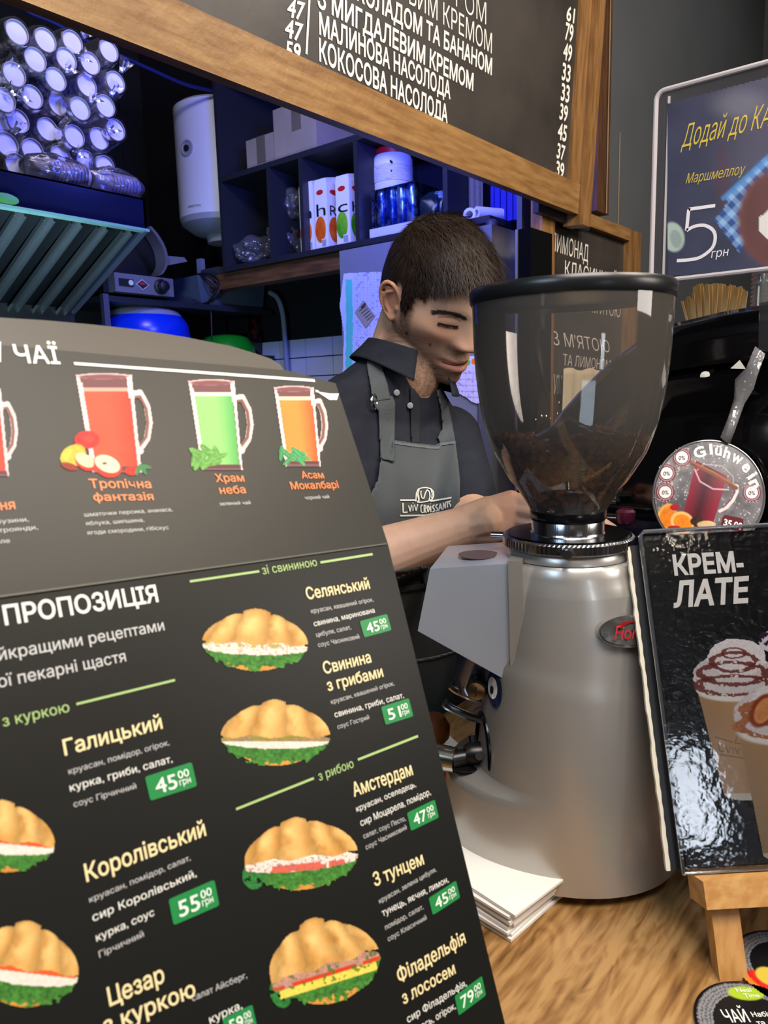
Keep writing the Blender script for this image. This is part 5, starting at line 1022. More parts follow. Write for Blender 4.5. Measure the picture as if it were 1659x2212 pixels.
# chute cover
zt1, zt0 = gz(1100, 1186)+.002, 0
dF = .132; dB = .052; bw = .056
zA1 = zT-.002; zA0 = zA1-.070; zB0 = zA1-.122
bm = bmesh.new(); sgn = 1
Pp = [(dB, zA1+.004), (dF+.002, zA1-.004), (dF+.016, zA0), (dB-.004, zB0)]
slab(bm, [G(a, bw, z) for a, z in Pp], -gs, 2*bw); fin('chute_cover', bm, mat('silver_blue_lit', 'b6c0d0', .30, .45, coat=.4, bump=.02, bscale=900), t, bev=.006, seg=3)  # bluish light falling on the chute is put into this silver
bm = bmesh.new(); Pq = [(dB-.010, zA1+.008), (dB+.004, zA1+.007), (dB+.001, zB0-.004), (dB-.013, zB0-.006)]
slab(bm, [G(a, bw+.004, z) for a, z in Pq], -gs, 2*bw+.008); fin('cover_seam', bm, M_sil, t, bev=.003)
bm = bmesh.new(); lathe(bm, [(.02, 0), (.022, .0015), (0, .002)], G(.09, .01, zA1+.0005), 24); fin('top_button', bm, mat('brownish_cap', '6a5a50', .3, .4), t, True)
# adjusting ring, collar, hopper
zR = zT+.011; rR = gw(137, zR)
bm = bmesh.new(); N_ = 180; rr = []
for z, r0 in ((0, rR*.97), (.002, rR), (.010, rR), (.012, rR*.97)):
    rr.append([G((r0+(.0007 if k % 2 and r0 == rR else 0))*math.cos(2*PI*k/N_), (r0+(.0007 if k % 2 and r0 == rR else 0))*math.sin(2*PI*k/N_), zR+z) for k in range(N_)])
loft(bm, rr); fin('adjusting_ring', bm, mat('dark_chrome', '9a9ca2', .22, 1.0), t)
bm = bmesh.new(); lathe(bm, [(rR*.93, 0), (rR*.93, .0015), (.03, .0015)], G(0, 0, zR+.012), 60, cap1=False); fin('ring_top_plate', bm, mat('black_anodised', '1a1b1f', .2, .8), t, True, auto=40)
def pin(ang, n):
    d = gf*math.cos(ang)+gs*math.sin(ang); bm = bmesh.new(); tube(bm, [GA+d*(rR-.004)+np.array([0, 0, zR+.006]), GA+d*(rR+.014)+np.array([0, 0, zR+.006])], .0045, 14); fin(n, bm, M_chr, t, True, auto=40)
pin(math.radians(90), 'ring_pin'); pin(math.radians(-8), 'ring_pin')
zC = zR+.012; zN = gz(1232, 1112); rc = gw(77, zN)
bm = bmesh.new(); lathe(bm, [(rc*1.05, 0), (rc*1.02, .002), (rc, .004), (rc, zN-zC-.002), (rc*.96, zN-zC)], G(0, 0, zC), 56, cap0=False, cap1=False); fin('collar', bm, mat('polished_alu', 'cfd2d6', .16, 1.0, bump=.05, bscale=20, bstretch=(40, 40, .3)), t, True, auto=40)
dsc = nrm(gs*.9+gf*.45); bm = bmesh.new(); lathe(bm, [(.005, -.002), (.005, .0015), (.003, .003), (0, .003)], G(0, 0, zC+.030)+dsc*rc, 18, ax=dsc); fin('collar_screw', bm, M_chr, t, True, auto=40)
HP = [(78, 1109), (79, 1103), (86, 1088), (98, 1070), (110, 1052), (124, 1036), (143, 1005), (160, 977), (172, 945), (181, 918), (190, 880), (196, 845), (202, 800), (206, 756), (209, 710), (211, 668), (213, 640)]
zl_ = gz(1232, 640)
hp_ = [(gw(r, gz(1232, y)), gz(1232, y)) for r, y in HP]; hp_ = [h for h in hp_ if h[1] < .580]+[(gw(212, .584), .584)]
bm = bmesh.new(); lathe(bm, hp_, G(0, 0, 0), 96, cap0=False, cap1=False); ho = fin('hopper', bm, glass('hopper_sheen_haze', 'f0ece8', .03, .03, dens=.07, densc='d8d0c8'), t, True, norm=False)  # milky share stands in for reflections of bright surroundings
bm = bmesh.new(); lathe(bm, [(hp_[0][0]*1.0, 0), (hp_[0][0]*1.04, .003), (hp_[0][0]*1.04, .010), (hp_[0][0]*.99, .014)], G(0, 0, zN-.004), 60, cap0=False, cap1=False); fin('hopper_neck', bm, mat('neck_black', '0e0e10', .2), t, True)
# lid: the near rim is seen at y 640, its top at about 605
zLb, zLt = .5860, .5965
rl = gw(217, zLb); bm = bmesh.new(); lathe(bm, [(0, zLb+.001), (rl*.94, zLb+.001), (rl*.945, zLb-.004), (rl*.985, zLb-.004), (rl*1.0, zLb-.001), (rl*1.004, zLb+.004), (rl*1.004, zLt-.003), (rl*.985, zLt), (rl*.93, zLt-.003), (0, zLt-.003)], G(0, 0, 0), 96)
fin('hopper_lid', bm, mat('lid_black', '1a1c1e', .3), t, True, auto=35)
# deflector cone
zb_ = gz(1232, 952); za_ = gz(1232, 900)
bm = bmesh.new(); lathe(bm, [(.048, zb_-.004), (.044, zb_), (.001, za_)], G(0, 0, 0), 48, cap0=False); fin('deflector_cone', bm, glass('cone_plastic', '8e8a88', .14, .12, dens=.35, densc='5a5550'), t, True)
# badges, levers, key, switch
zb2 = gz(1350, 1368)
def body_r(z): af, ab, bs, ex = lerp(prof, z); return ab, bs
def on_body(px_, py_, off=0.0):
    r = ray(px_, py_); lo, hi = .4, 1.2
    def ins(d):
        p = EYE+r*d-GA; a, b, z = p@gf, p@gs, p[2]
        if z > zT or z < .01: return False
        af, ab, bs, ex = lerp(prof, z); A_ = (af if a > 0 else ab)+.004; return (abs(a)/A_)**ex+(abs(b)/(bs+.004))**ex < 1
    d = lo
    while d < hi and not ins(d): d += .002
    return EYE+r*(d-off)
def body_patch(name, pts, mt, off, parent, th_=.0):
    c = np.mean(np.array(pts), 0); v = [on_body(*c, off)]+[on_body(x, y, off) for x, y in pts]; n = len(pts); return mk(name, v, [(0, i+1, (i+1) % n+1) for i in range(n)], mt, parent, True)
el = lambda cx_, cy_, rx, ry, n=36, ang=0: [(cx_+rx*math.cos(a)*math.cos(ang)-ry*math.sin(a)*math.sin(ang), cy_+rx*math.cos(a)*math.sin(ang)+ry*math.sin(a)*math.cos(ang)) for a in np.linspace(0, 2*PI, n, endpoint=False)]
bd = body_patch('maker_badge', el(1362, 1364, 70, 35, ang=-.05), mat('badge_rim', 'b8b8b8', .25, .9), .0035, t); body_patch('badge_field', el(1362, 1364, 64, 30, ang=-.05), mat('badge_grey', '5e5e60', .35, .5), .0045, t)
vs, fs = text_mesh("Fiorenzato", .01); x0, x1 = vs[:, 0].min(), vs[:, 0].max()
mk('badge_lettering', [on_body(1327+(v[0]-x0)/(x1-x0)*130+(v[1])*7, 1382-(v[0]-x0)/(x1-x0)*6-v[1]/.73*32, .006) for v in vs], fs, mat('badge_red', 'a81c1c', .35), t)
body_patch('badge_flourish', [(1333, 1352), (1345, 1344), (1368, 1340), (1392, 1341), (1392, 1345), (1368, 1345), (1348, 1350), (1338, 1357)], MATS['badge_red'], .006, t)
body_patch('badge_screw', el(1308, 1373, 5, 5, 14), M_chr, .006, t)
body_patch('round_sticker', el(1068, 1488, 16, 41, ang=-.08), mat('sticker_navy', '1c2848', .3), .003, t); body_patch('sticker_centre', el(1064, 1486, 10, 24, ang=-.08), mat('sticker_white', 'd8d8dc', .3), .004, t)
body_patch('sticker_cup_mark', el(1062, 1490, 4, 9, 18), MATS['print_black'], .005, t)
# spout with lock under the cover, portafilter forks, tamper arm
bm = bmesh.new(); tube(bm, [G(.085, .0, zB0+.040), G(.100, .0, zB0-.012), G(.096, .0, zB0-.030)], [.026, .022, .018], 24); fin('dosing_spout', bm, mat('spout_chrome', '8a90a8', .25, .9), t, True, auto=40)
bm = bmesh.new(); p = G(.090, .030, zB0-.014); lathe(bm, [(.011, -.012), (.011, .010), (.0095, .012), (0, .012)], p, 22, ax=gs); fin('lock_body', bm, MATS['black_plastic'], t, True, auto=40)
bm = bmesh.new(); lathe(bm, [(.0095, .012), (.0095, .015), (0, .0155)], p, 22, ax=gs); fin('key_lock', bm, M_chr, t, True, auto=40)
bm = bmesh.new(); obox(bm, p+gs*.0157-gf*.0008-np.array([0, 0, .005]), gf*.0016, gs*.0004, (0, 0, .010)); fin('key_slot', bm, MATS['print_black'], t)
bm = bmesh.new(); obox(bm, G(.068, -.03, .165), gf*.014, gs*.05, (0, 0, .055)); fin('switch_box', bm, mat('switch_dark', '1a2034', .35), t, bev=.002)
zf_ = gz(1000, 1540)
for i, (off_, za) in enumerate(((-.022, .0), (.022, -.002))):
    bm = bmesh.new(); tube(bm, spline([G(.070, off_, zf_-.008+za), G(.098, off_, zf_-.004+za), G(.120, off_, zf_+.004+za), G(.128, off_, zf_+.010+za)], 5), [.006]*15+[.007], 10, flat=.7); fin('fork_prong', bm, M_chr, t, True)
# lower tamper arm and its black bracket in the round recess
pr = on_body(1052, 1655); zp = pr[2]
rcx = G(.083, .028, zp-.002); dv = nrm(gf*.92+gs*.35)
bm = bmesh.new(); lathe(bm, [(.032, -.004), (.032, .003), (.028, .004), (.026, .0), (0, .0)], rcx, 40, ax=dv); bmesh.ops.scale(bm, vec=(1, 1, 1.55), verts=bm.verts, space=Matrix.Translation(-Vector(rcx))); fin('arm_recess', bm, mat('recess_dark', '26282c', .2, .8), t, True, auto=40)
q0 = rcx+dv*.002; bm = bmesh.new(); lathe(bm, [(.012, 0), (.012, .014), (.009, .02), (0, .02)], q0+np.array([0, 0, .004]), 20, ax=dv)
for a in range(4): d2 = np.array([0, 0, 1])*math.cos(a*PI/2+.5)+np.cross(dv, [0, 0, 1])*math.sin(a*PI/2+.5); tube(bm, [q0+dv*.008, q0+dv*.009+d2*.022], .0045, 8)
tube(bm, [q0+dv*.01+np.array([0, 0, .002]), q0+dv*.034+np.array([0, 0, -.001])], [.008, .0095], 10); fin('arm_bracket', bm, M_blk, t, True, auto=40)
bm = bmesh.new(); A0 = q0+dv*.03+np.array([0, 0, -.002]); A1 = G(.178, .03, zp-.002); tube(bm, [A0, A0*.5+A1*.5, A1], [.013, .0145, .016], 20); fin('tamper_arm', bm, mat('arm_chrome', 'b8b4aa', .2, 1.0), t, True, auto=40)
bm = bmesh.new(); c = G(.104, .030, .1035); lathe(bm, [(0, .0), (.022, .0), (.022, .0015), (0, .002)], c, 30); bmesh.ops.scale(bm, vec=(1, 1, 1), verts=bm.verts); fin('tray_opening', bm, mat('tray_black', '0a0a0c', .4), t)
# ================================================================== COFFEE BEANS
rb = random.Random(11); zlev = gz(1232, 948)
def hr(z):
    for (r0, z0), (r1, z1) in zip(hp_[:-1], hp_[1:]):
        if z0 <= z <= z1: return r0+(r1-r0)*(z-z0)/(z1-z0)
    return hp_[0][0]
bmb = bmesh.new(); bmesh.ops.create_icosphere(bmb, subdivisions=2, radius=1); bv = np.array([v.co[:] for v in bmb.verts]); bf = [tuple(v.index for v in f.verts) for f in bmb.faces]; bmb.free()
bv = bv*np.array([.0056, .0042, .0030]); bv[:, 2] = np.where(bv[:, 2] > 0, bv[:, 2]*1.1-.0012*np.exp(-(bv[:, 1]/.0009)**2), bv[:, 2]*.55)
V_ = []; F_ = []; C_ = []
def bean(p, nn_):
    q = Vector(tuple(nn_)).to_track_quat('Z', 'Y').to_matrix() @ Matrix.Rotation(rb.uniform(0, 2*PI), 3, 'Z') @ Matrix.Rotation(rb.gauss(0, .35), 3, 'X'); M3 = np.array(q); k = len(V_)*len(bv); s_ = rb.uniform(.85, 1.12)
    V_.append((bv*s_)@M3.T+p); F_.extend([tuple(i+k for i in f) for f in bf]); g = rb.uniform(.55, 1.6); w_ = cc('8e6040')*g if rb.random() < .95 else cc('7a4a1c'); C_.append(np.tile(w_, (len(bv), 1)))
z = zN+.004
while z < zlev:
    r = hr(z)-.0046; n_ = int(2*PI*r/.0088)
    for k in range(n_):
        a = 2*PI*(k+rb.random()*.7)/n_; sl_ = (hr(z+.004)-hr(z-.002))/.006; nv = nrm([math.cos(a), math.sin(a), -sl_]); rr_ = r-rb.uniform(0, .0035); bean(GA+np.array([math.cos(a)*rr_, math.sin(a)*rr_, z+rb.uniform(-.002, .002)]), nv if rb.random() < .7 else -nv)
    z += .0066
for k in range(520):
    r = math.sqrt(rb.random())*(hr(zlev)-.006); a = rb.uniform(0, 2*PI); h = .005*math.cos(a*3)+.003*math.sin(a*5+1)
    if r > .035: bean(GA+np.array([math.cos(a)*r, math.sin(a)*r, zlev+h*.6+rb.uniform(-.003, .003)]), nrm([rb.gauss(0, .5), rb.gauss(0, .5), 1]))
# beans filling the middle
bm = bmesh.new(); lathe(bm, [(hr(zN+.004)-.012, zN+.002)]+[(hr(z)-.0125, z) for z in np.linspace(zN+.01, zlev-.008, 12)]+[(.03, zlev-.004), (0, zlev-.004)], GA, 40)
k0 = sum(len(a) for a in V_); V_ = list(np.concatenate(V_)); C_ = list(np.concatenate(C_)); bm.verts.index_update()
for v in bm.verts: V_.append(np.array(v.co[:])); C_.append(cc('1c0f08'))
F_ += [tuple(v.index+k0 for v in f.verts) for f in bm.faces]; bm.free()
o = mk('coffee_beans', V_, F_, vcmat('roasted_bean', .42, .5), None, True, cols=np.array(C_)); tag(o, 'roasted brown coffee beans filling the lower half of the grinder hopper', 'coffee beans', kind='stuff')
# ================================================================== ESPRESSO MACHINE
MXN = 1.04     # its near side plate
def MP(x, y): return onp(x, y, 0, MXN)
prof_px = [(1900, 640), (1659, 655), (1560, 671), (1440, 700), (1370, 737), (1300, 790), (1245, 845), (1205, 890), (1180, 925), (1160, 980), (1150, 1040)]
pp = [MP(*p) for p in prof_px]; yz = [(p[1], p[2]) for p in pp]
ymx = max(y for y, z in yz)
t = thing('espresso_machine', 'large glossy black espresso machine behind the grinder, right side', 'espresso machine', (MXN+.3, .25, 0))
M_gb = mat('gloss_black', '050507', .08, coat=.6)
def prof_solid(bm, pts, x0, x1, zlow):
    a = [(x0, y, z) for y, z in pts]; slab(bm, a+[(x0, pts[-1][0], zlow), (x0, pts[0][0], zlow)], (1, 0, 0), x1-x0)
yz_up = [(p[0], p[1]) for p in yz]
bm = bmesh.new(); prof_solid(bm, [(y, z-.062) for y, z in yz_up], MXN+.03, MXN+.75, .13); fin('housing', bm, M_gb, t, bev=.008, seg=3)
# the side plate is dished: an upper lip and a rounded lower panel
zc_l = [MP(1900, 772), MP(1659, 781), MP(1560, 790), MP(1440, 805), MP(1380, 830), MP(1320, 875), MP(1260, 940), MP(1215, 1010)]
bm = bmesh.new(); rings = []
lowp = [(p[1], p[2]) for p in zc_l]
n_ = 40
def resamp(pts, n):
    P = np.array(pts); d = np.r_[0, np.cumsum(np.linalg.norm(np.diff(P, axis=0), axis=1))]; s_ = np.linspace(0, d[-1], n); return np.stack([np.interp(s_, d, P[:, 0]), np.interp(s_, d, P[:, 1])], 1)
up = resamp(yz_up, n_); lw = resamp(lowp, n_); bot = np.stack([np.linspace(lw[0, 0], lw[-1, 0], n_), np.full(n_, .13)], 1)
rows_ = [(up, .012), (up*.85+lw*.15, .002), (up*.5+lw*.5, .0), (lw*.95+up*.05, .004), (lw, .016), (lw*.985+bot*.015, .010), (lw*.93+bot*.07, -.010), (lw*.8+bot*.2, -.026), (lw*.5+bot*.5, -.034), (lw*.2+bot*.8, -.026), (bot, -.010)]
loft(bm, [[(MXN+dx, p[0], p[1]) for p in r] for r, dx in rows_], False, False, closed=False); so = fin('side_panel', bm, M_gb, t, True, auto=60, norm=False); md = so.modifiers.new('t', 'SOLIDIFY'); md.thickness = .022; md.offset = -1
bm = bmesh.new(); bx(bm, MXN-.02, -.40, .03, MXN+.75, ymx+.02, .13); fin('base_tray', bm, mat('machine_base', '14161c', .2, .5), t, bev=.006)
bm = bmesh.new()
for yy in (-.35, .0, ymx-.05):
    for xx in (MXN+.03, MXN+.68): lathe(bm, [(.02, 0), (.022, .03), (0, .03)], (xx, yy, 0), 18)
fin('feet', bm, MATS['black_rubber'], t)
p = MP(1520, 812); bm = bmesh.new(); lathe(bm, [(.006, -.004), (.006, .003), (0, .004)], p+np.array([.008, 0, 0]), 20, ax=(-1, 0, 0)); fin('white_plug', bm, W1, t, True)
# drip tray parts and group handles glimpsed left of the plate
bm = bmesh.new(); p = at(1335, 1082, 1.02); tube(bm, [p, p+np.array([.0, .06, -.005])], .008, 12); tube(bm, [p+np.array([-.02, -.03, -.02]), p+np.array([-.03, .05, -.02])], .006, 12); fin('steam_levers', bm, M_chr, t, True)
bm = bmesh.new(); p = at(1330, 1120, .98); bx(bm, p[0]-.09, p[1]-.05, .0+.0, p[0]+.08, p[1]+.07, p[2]-.012); fin('drip_tray', bm, mat('drip_blue', '20263c', .15, .6), t, bev=.004)
bm = bmesh.new(); p = at(1352, 1110, .95); lathe(bm, [(.010, -.012), (.012, -.008), (.012, .003), (.009, .006), (0, .006)], p, 26); fin('plum_cap', bm, mat('plum', '5a1e3a', .3), t, True)
# ================================================================== ROUND MULLED-WINE SIGN
DN = -nrm(RM@np.array([-.16, .06, 1.0])); 
RP_ = Plane(at(1531, 1072, .90), RM@np.array([1, 0.10, .16]), RM@np.array([.0, -1, .06]))
t = thing('mulled_wine_sign', 'round clear sign with a mug of red mulled wine, taped to the espresso machine', 'sign', RP_.px(1531, 1190))
k_ = 72; bm = bmesh.new(); slab(bm, [RP_.px(1531+120*math.cos(a), 1072+120*math.sin(a)) for a in np.linspace(0, 2*PI, k_, endpoint=False)], -RP_.n, .003); fin('sign_disc', bm, mat('disc_grey', '3a393e', .3), t)
bm = bmesh.new(); P_ = [RP_.px(1531+120.5*math.cos(a), 1072+120.5*math.sin(a), .0) for a in np.linspace(0, 2*PI, k_+1)]; tube(bm, P_, .0011, 6, cap=False); fin('acrylic_rim', bm, glass('rim_clear', 'd8d8dc', .3, .1, dens=.3, densc='a0a0a8'), t, True)
def wine_art(x, y, C, Mk):
    inside = np.hypot(x-1531, y-1072) < 117.5; n1 = vnoise(x, y, 14, 3); n2 = vnoise(x, y, 3.5, 9, 2); n3 = vnoise(x, y, 50, 5); base = (cc('26252a')*(1-n3[:, None])+cc('8a888e')*n3[:, None]*.9)*(.55+.9*n1[:, None])
    C[:] = base; Mk[:] = inside
    lay(C, np.zeros_like(x), ((n2 > .72) & (n1 > .5))*.7, cc('c8c8cc'))
    L = lambda m, c: lay(C, np.zeros_like(x), m, c)
    # mug
    f = np.clip((y-1010)/(1135-1010), -.2, 1.2); Lx = 1500-f*30; Rx = 1577-f*38; tt = (x-Lx)/(Rx-Lx); yb = 1140+(tt-.5)*20; ytp = 1012+(tt-.5)*34
    m_ = (tt > 0) & (tt < 1) & (y > ytp) & (y < yb); L(m_*1., (cc('3a0a1c')+cc('9a1a34')*(.55*np.clip(2.2*np.abs(tt-.45), 0, 1))[:, None]))
    L(path(x, y, [(1583, 1048), (1592, 1050), (1592, 1062), (1584, 1080), (1570, 1096), (1555, 1104)], 7), cc('d8ccd0')); L(path(x, y, [(1583, 1052), (1588, 1062), (1578, 1080), (1562, 1096)], 3), cc('6a2a44'))
    L(path(x, y, [(1501, 1014), (1512, 1040), (1540, 1056), (1574, 1058)], 3)*.8, cc('d8b0c8')); L(path(x, y, [(1503, 1018), (1520, 1003), (1560, 1006), (1584, 1030), (1584, 1044)], 1.8)*.7, cc('c0b0b8'))
    L(path(x, y, [(1494, 1000), (1540, 1022), (1590, 1054)], 9), cc('6e3420')*(.7+.7*n1[:, None])); L(path(x, y, [(1494, 998), (1540, 1019), (1590, 1050)], 3)*.6, cc('b06a40'))
    # fruit
    L(ell(x, y, 1440, 1115, 20, 28, .35), cc('d8a050')); L(ell(x, y, 1442, 1116, 16, 24, .35), cc('d87a1c')*(.75+.5*n2[:, None])); L(ell(x, y, 1474, 1128, 26, 22, .5), cc('f0b870')); L(ell(x, y, 1475, 1129, 21, 17, .5), cc('e0801c')*(.75+.5*n2[:, None])); L(ell(x, y, 1458, 1096, 11, 7)*1., cc('a01828')); L(ell(x, y, 1505, 1126, 14, 10), cc('2a1810')*(.4+1.6*n2[:, None])); L(ell(x, y, 1526, 1133, 20, 8), cc('d8b888')*(.6+.7*n1[:, None])); L(ell(x, y, 1456, 1140, 14, 5), cc('a02028'))
    for (bx0, by0) in ((1473, 988), (1440, 1022), (1437, 1063), (1624, 1064)):
        L(ell(x, y, bx0, by0, 20, 20, 0, .05), cc('6a1a2c')); L(ell(x, y, bx0, by0, 17, 17, 0, .05), cc('b8a4ac')); L(ell(x, y, bx0, by0, 15.5, 15.5, 0, .05), cc('6a1a2c')); L(ell(x, y, bx0, by0, 13, 13, 0, .06), cc('e4e0e2'))
    L(inpoly(x, y, [(1566, 1112), (1606, 1120), (1606, 1150), (1556, 1140), (1560, 1118)])*1., cc('5c1424'))
picture('sign_print', RP_, (1411, 952, 1652, 1192), 1.3, wine_art, vcmat('sign_ink', .25, .5), t, .0005, bg='26252a')
A = Letters(RP_, .0009, bold=.035)
word = "Glühwein"; pos = [(1514, 987, -18), (1537, 981, -6), (1551, 983, 6), (1568, 989, 16), (1588, 999, 27), (1606, 1017, 42), (1616, 1034, 55), (1621, 1050, 64)]
siz = [(26, 23), (7, 23), (15, 23), (15, 24), (24, 26), (17, 26), (8, 26), (19, 27)]
for ch, (x, y, an), (w_, h_) in zip(word, pos, siz):
    a = math.radians(an); dx, dy = math.cos(a), math.sin(a); A.add(ch, (x-w_/2*dx, y-w_/2*dy), (x+w_/2*dx, y+w_/2*dy), p2=(x-w_/2*dx+h_*1.0*math.sin(a), y-w_/2*dy-h_*1.0*math.cos(a)))
A.add("35.00", (1562, 1134), (1602, 1144), p2=(1565, 1120)); A.done('white_lettering', W1, t)
A = Letters(RP_, .0009)
for (bx0, by0) in ((1473, 988), (1440, 1022), (1437, 1063), (1624, 1064)): A.add("0%", (bx0-7, by0+5), (bx0+7, by0+5), h=9)
A.done('badge_percent', mat('ink_plum', '4a1a28', .4), t)
A = Letters(RP_, .0009)
for (bx0, by0) in ((1473, 988), (1440, 1022), (1437, 1063), (1624, 1064)):
    for i, ch in enumerate("ALCOHOL"): a = math.radians(-50+i*100/6); A.add(ch, (bx0+18*math.sin(a)-2*math.cos(a), by0-18*math.cos(a)-2*math.sin(a)), (bx0+18*math.sin(a)+2*math.cos(a), by0-18*math.cos(a)+2*math.sin(a)), p2=(bx0+22*math.sin(a)-2*math.cos(a), by0-22*math.cos(a)-2*math.sin(a)))
    for i, ch in enumerate("FREE"): a = math.radians(30-i*20); A.add(ch, (bx0+22.5*math.sin(a)-2*math.cos(a), by0+22.5*math.cos(a)+2*math.sin(a)), (bx0+22.5*math.sin(a)+2*math.cos(a), by0+22.5*math.cos(a)-2*math.sin(a)), p2=(bx0+18.5*math.sin(a)-2*math.cos(a), by0+18.5*math.cos(a)+2*math.sin(a)))
A.done('badge_words', mat('ink_pale', 'c8a8b0', .4), t)
# tape from the machine down to the sign
tp_px = [((1632, 748), (1653, 764)), ((1612, 795), (1636, 812)), ((1588, 820), (1628, 840)), ((1586, 860), (1608, 872)), ((1574, 900), (1596, 905)), ((1556, 945), (1576, 960))]
v_ = []
def tapept(x, y, k): a = onp(x, y, 0, MXN-.048); b = at(x, y, .906); return a if k <= 3 else a*(1-(k-3)/2)+b*((k-3)/2)
for k, (a, b) in enumerate(tp_px): v_ += [tapept(*a, k), tapept((a[0]+b[0])/2, (a[1]+b[1])/2, k)+np.array([-.003, 0, 0]), tapept(*b, k)]
f_ = []
for i in range(len(tp_px)-1): f_ += [(3*i, 3*i+1, 3*i+4, 3*i+3), (3*i+1, 3*i+2, 3*i+5, 3*i+4)]
o = mk('adhesive_tape', v_, f_, glass('tape_film', 'c8c8cc', .12, .15, dens=.30, densc='b8b8bc', bump=.6, bscale=60), None, True); o.modifiers.new('s', 'SOLIDIFY').thickness = .0006
tag(o, 'strip of crinkled clear tape running down to the round sign', 'tape')
o = mk('tape_end', [onp(1578, 796, 0, MXN-.04), onp(1598, 778, 0, MXN-.04), onp(1611, 797, 0, MXN-.04)], [(0, 1, 2)], mat('tape_white', 'd8d6ce', .6), None); o.modifiers.new('s', 'SOLIDIFY').thickness = .0008
tag(o, 'small white folded tape corner on the espresso machine', 'tape')
# ================================================================== ACRYLIC SIGN HOLDER (marshmallow offer)
AX = MXN+.10
AP = Plane(onp(1500, 500, 0, AX), (0, -1, 0), (0, 0, 1))
zt_s = AP.px(1450, 190)[2]; zb_s = AP.px(1435, 610)[2]; yl_ = AP.px(1412, 400)[1]; yr_ = yl_-.27
ztop_m = None
t = thing('marshmallow_sign', 'clear acrylic stand with an offer poster on top of the espresso machine', 'sign', (AX+.02, (yl_+yr_)/2, zb_s))
def ap_r(a0, b0, a1, b1, off, r=.012, n=6):
    P_ = []
    for (cx0, cy0, s0) in ((a1-r, b1-r, 0), (a0+r, b1-r, PI/2), (a0+r, b0+r, PI), (a1-r, b0+r, 1.5*PI)):
        for k in range(n+1): th_ = s0+k*PI/2/n; P_.append(np.array([AX-off, yl_-(cx0+r*math.cos(th_)), cy0+r*math.sin(th_)]))
    return P_
W_ = yl_-yr_
bm = bmesh.new(); slab(bm, ap_r(0, zb_s, W_, zt_s, .004), (1, 0, 0), .012); fin('acrylic_block', bm, glass('acrylic_clear', 'dadce0', .05, .06, dens=.05, densc='d0c8d0'), t, bev=.0015)
bm = bmesh.new(); R_ = ap_r(.002, zb_s+.002, W_-.002, zt_s-.002, .005); tube(bm, R_+[R_[0]], .0035, 8, cap=False); fin('bright_rim', bm, glass('rim_bright', 'e8e4e8', .35, .12, dens=.55, densc='ece4e8'), t, True)
iy = onp(1442, 400, 0, AX)[1]; bm = bmesh.new(); obox(bm, (AX-.006, iy+.0015, zb_s+.008), (0, -.003, 0), (.004, 0, 0), (0, 0, zt_s-zb_s-.02)); fin('inner_seam', bm, MATS['rim_bright'], t)
def offer_art(x, y, C, Mk):
    n1 = vnoise(x, y, 60, 3); n2 = vnoise(x, y, 8, 5); C[:] = cc('34354a')*(.75+.6*n1[:, None])+cc('6a5a60')*(.25*sm(1500, 1640, x)*sm(520, 300, y))[:, None]; Mk[:] = 1
    L = lambda m, c: lay(C, np.zeros_like(x), m, c)
    L(sm(1, .2, np.hypot((x-1600)/90, (y-225)/50))*.35, cc('8a8894')); L(sm(1, .3, np.hypot((x-1560)/22, (y-390)/110))*.35, cc('5a2c30'))
    # napkin in blue check
    P = [(1700, 290), (1563, 428), (1573, 436), (1543, 475), (1596, 545), (1625, 500), (1700, 380)]; m_ = inpoly(x, y, P); g = .5+.25*np.sign(np.sin((x+y)*.17))+.25*np.sign(np.sin((x-y)*.17)); L(m_*1., cc('2a4a88')*(1-g[:, None])+cc('8ab0dc')*g[:, None])
    L(path(x, y, [(1563, 428), (1659, 340), (1720, 290)], 10, 3)*.8, cc('4c88c8'))
    # cup with marshmallows
    L(ell(x, y, 1690, 470, 96, 110, .2), cc('6a3a2c')); L(ell(x, y, 1694, 470, 88, 102, .2), cc('5c342e')*(.8+.4*n1[:, None])); L(inpoly(x, y, [(1640, 470), (1665, 450), (1720, 460), (1720, 520), (1655, 515), (1640, 500)])*1., cc('d8d4d0')); 
    L(ell(x, y, 1454, 512, 24, 32, -.2), cc('a8b8b0')); L(ell(x, y, 1460, 516, 12, 20, -.2), cc('8c9c98'))
picture('offer_poster', AP, (1442, 60, 1940, 598), 3.2, lambda x, y, C, Mk: (offer_art(x, y, C, Mk), Mk.__setitem__(slice(None), ((y > 222-.265*(x-1442)) & (y < 599-.075*(x-1442))).astype(float))), vcmat('poster_ink', .4, .4), t, .0065)
A = Letters(AP, .0072, bold=-.004)
A.add("Додай до КАВИ", (1472, 319), (1706, 262), p2=(1483, 268)); A.add("Маршмеллоу", (1481, 397), (1606, 376), p2=(1487, 374)); A.done('yellow_lettering', mat('print_yellow', 'c8b03c', .4), t, split=True)
A = Letters(AP, .0072, bold=.0)
A.stroke([(1545, 444), (1488, 452)]+[tuple(q)[:2] for q in spline([(1488, 450, 0), (1483, 498, 0)], 3)]+[tuple(q)[:2] for q in spline([(1483, 498, 0), (1500, 489, 0), (1522, 487, 0), (1540, 497, 0), (1545, 514, 0), (1538, 536, 0), (1514, 555, 0), (1490, 561, 0), (1462, 563, 0)], 5)], 7); A.add("грн", (1536, 557), (1572, 552), p2=(1539, 538)); A.done('price_lettering', mat('print_white2', 'e0dce0', .4), t)
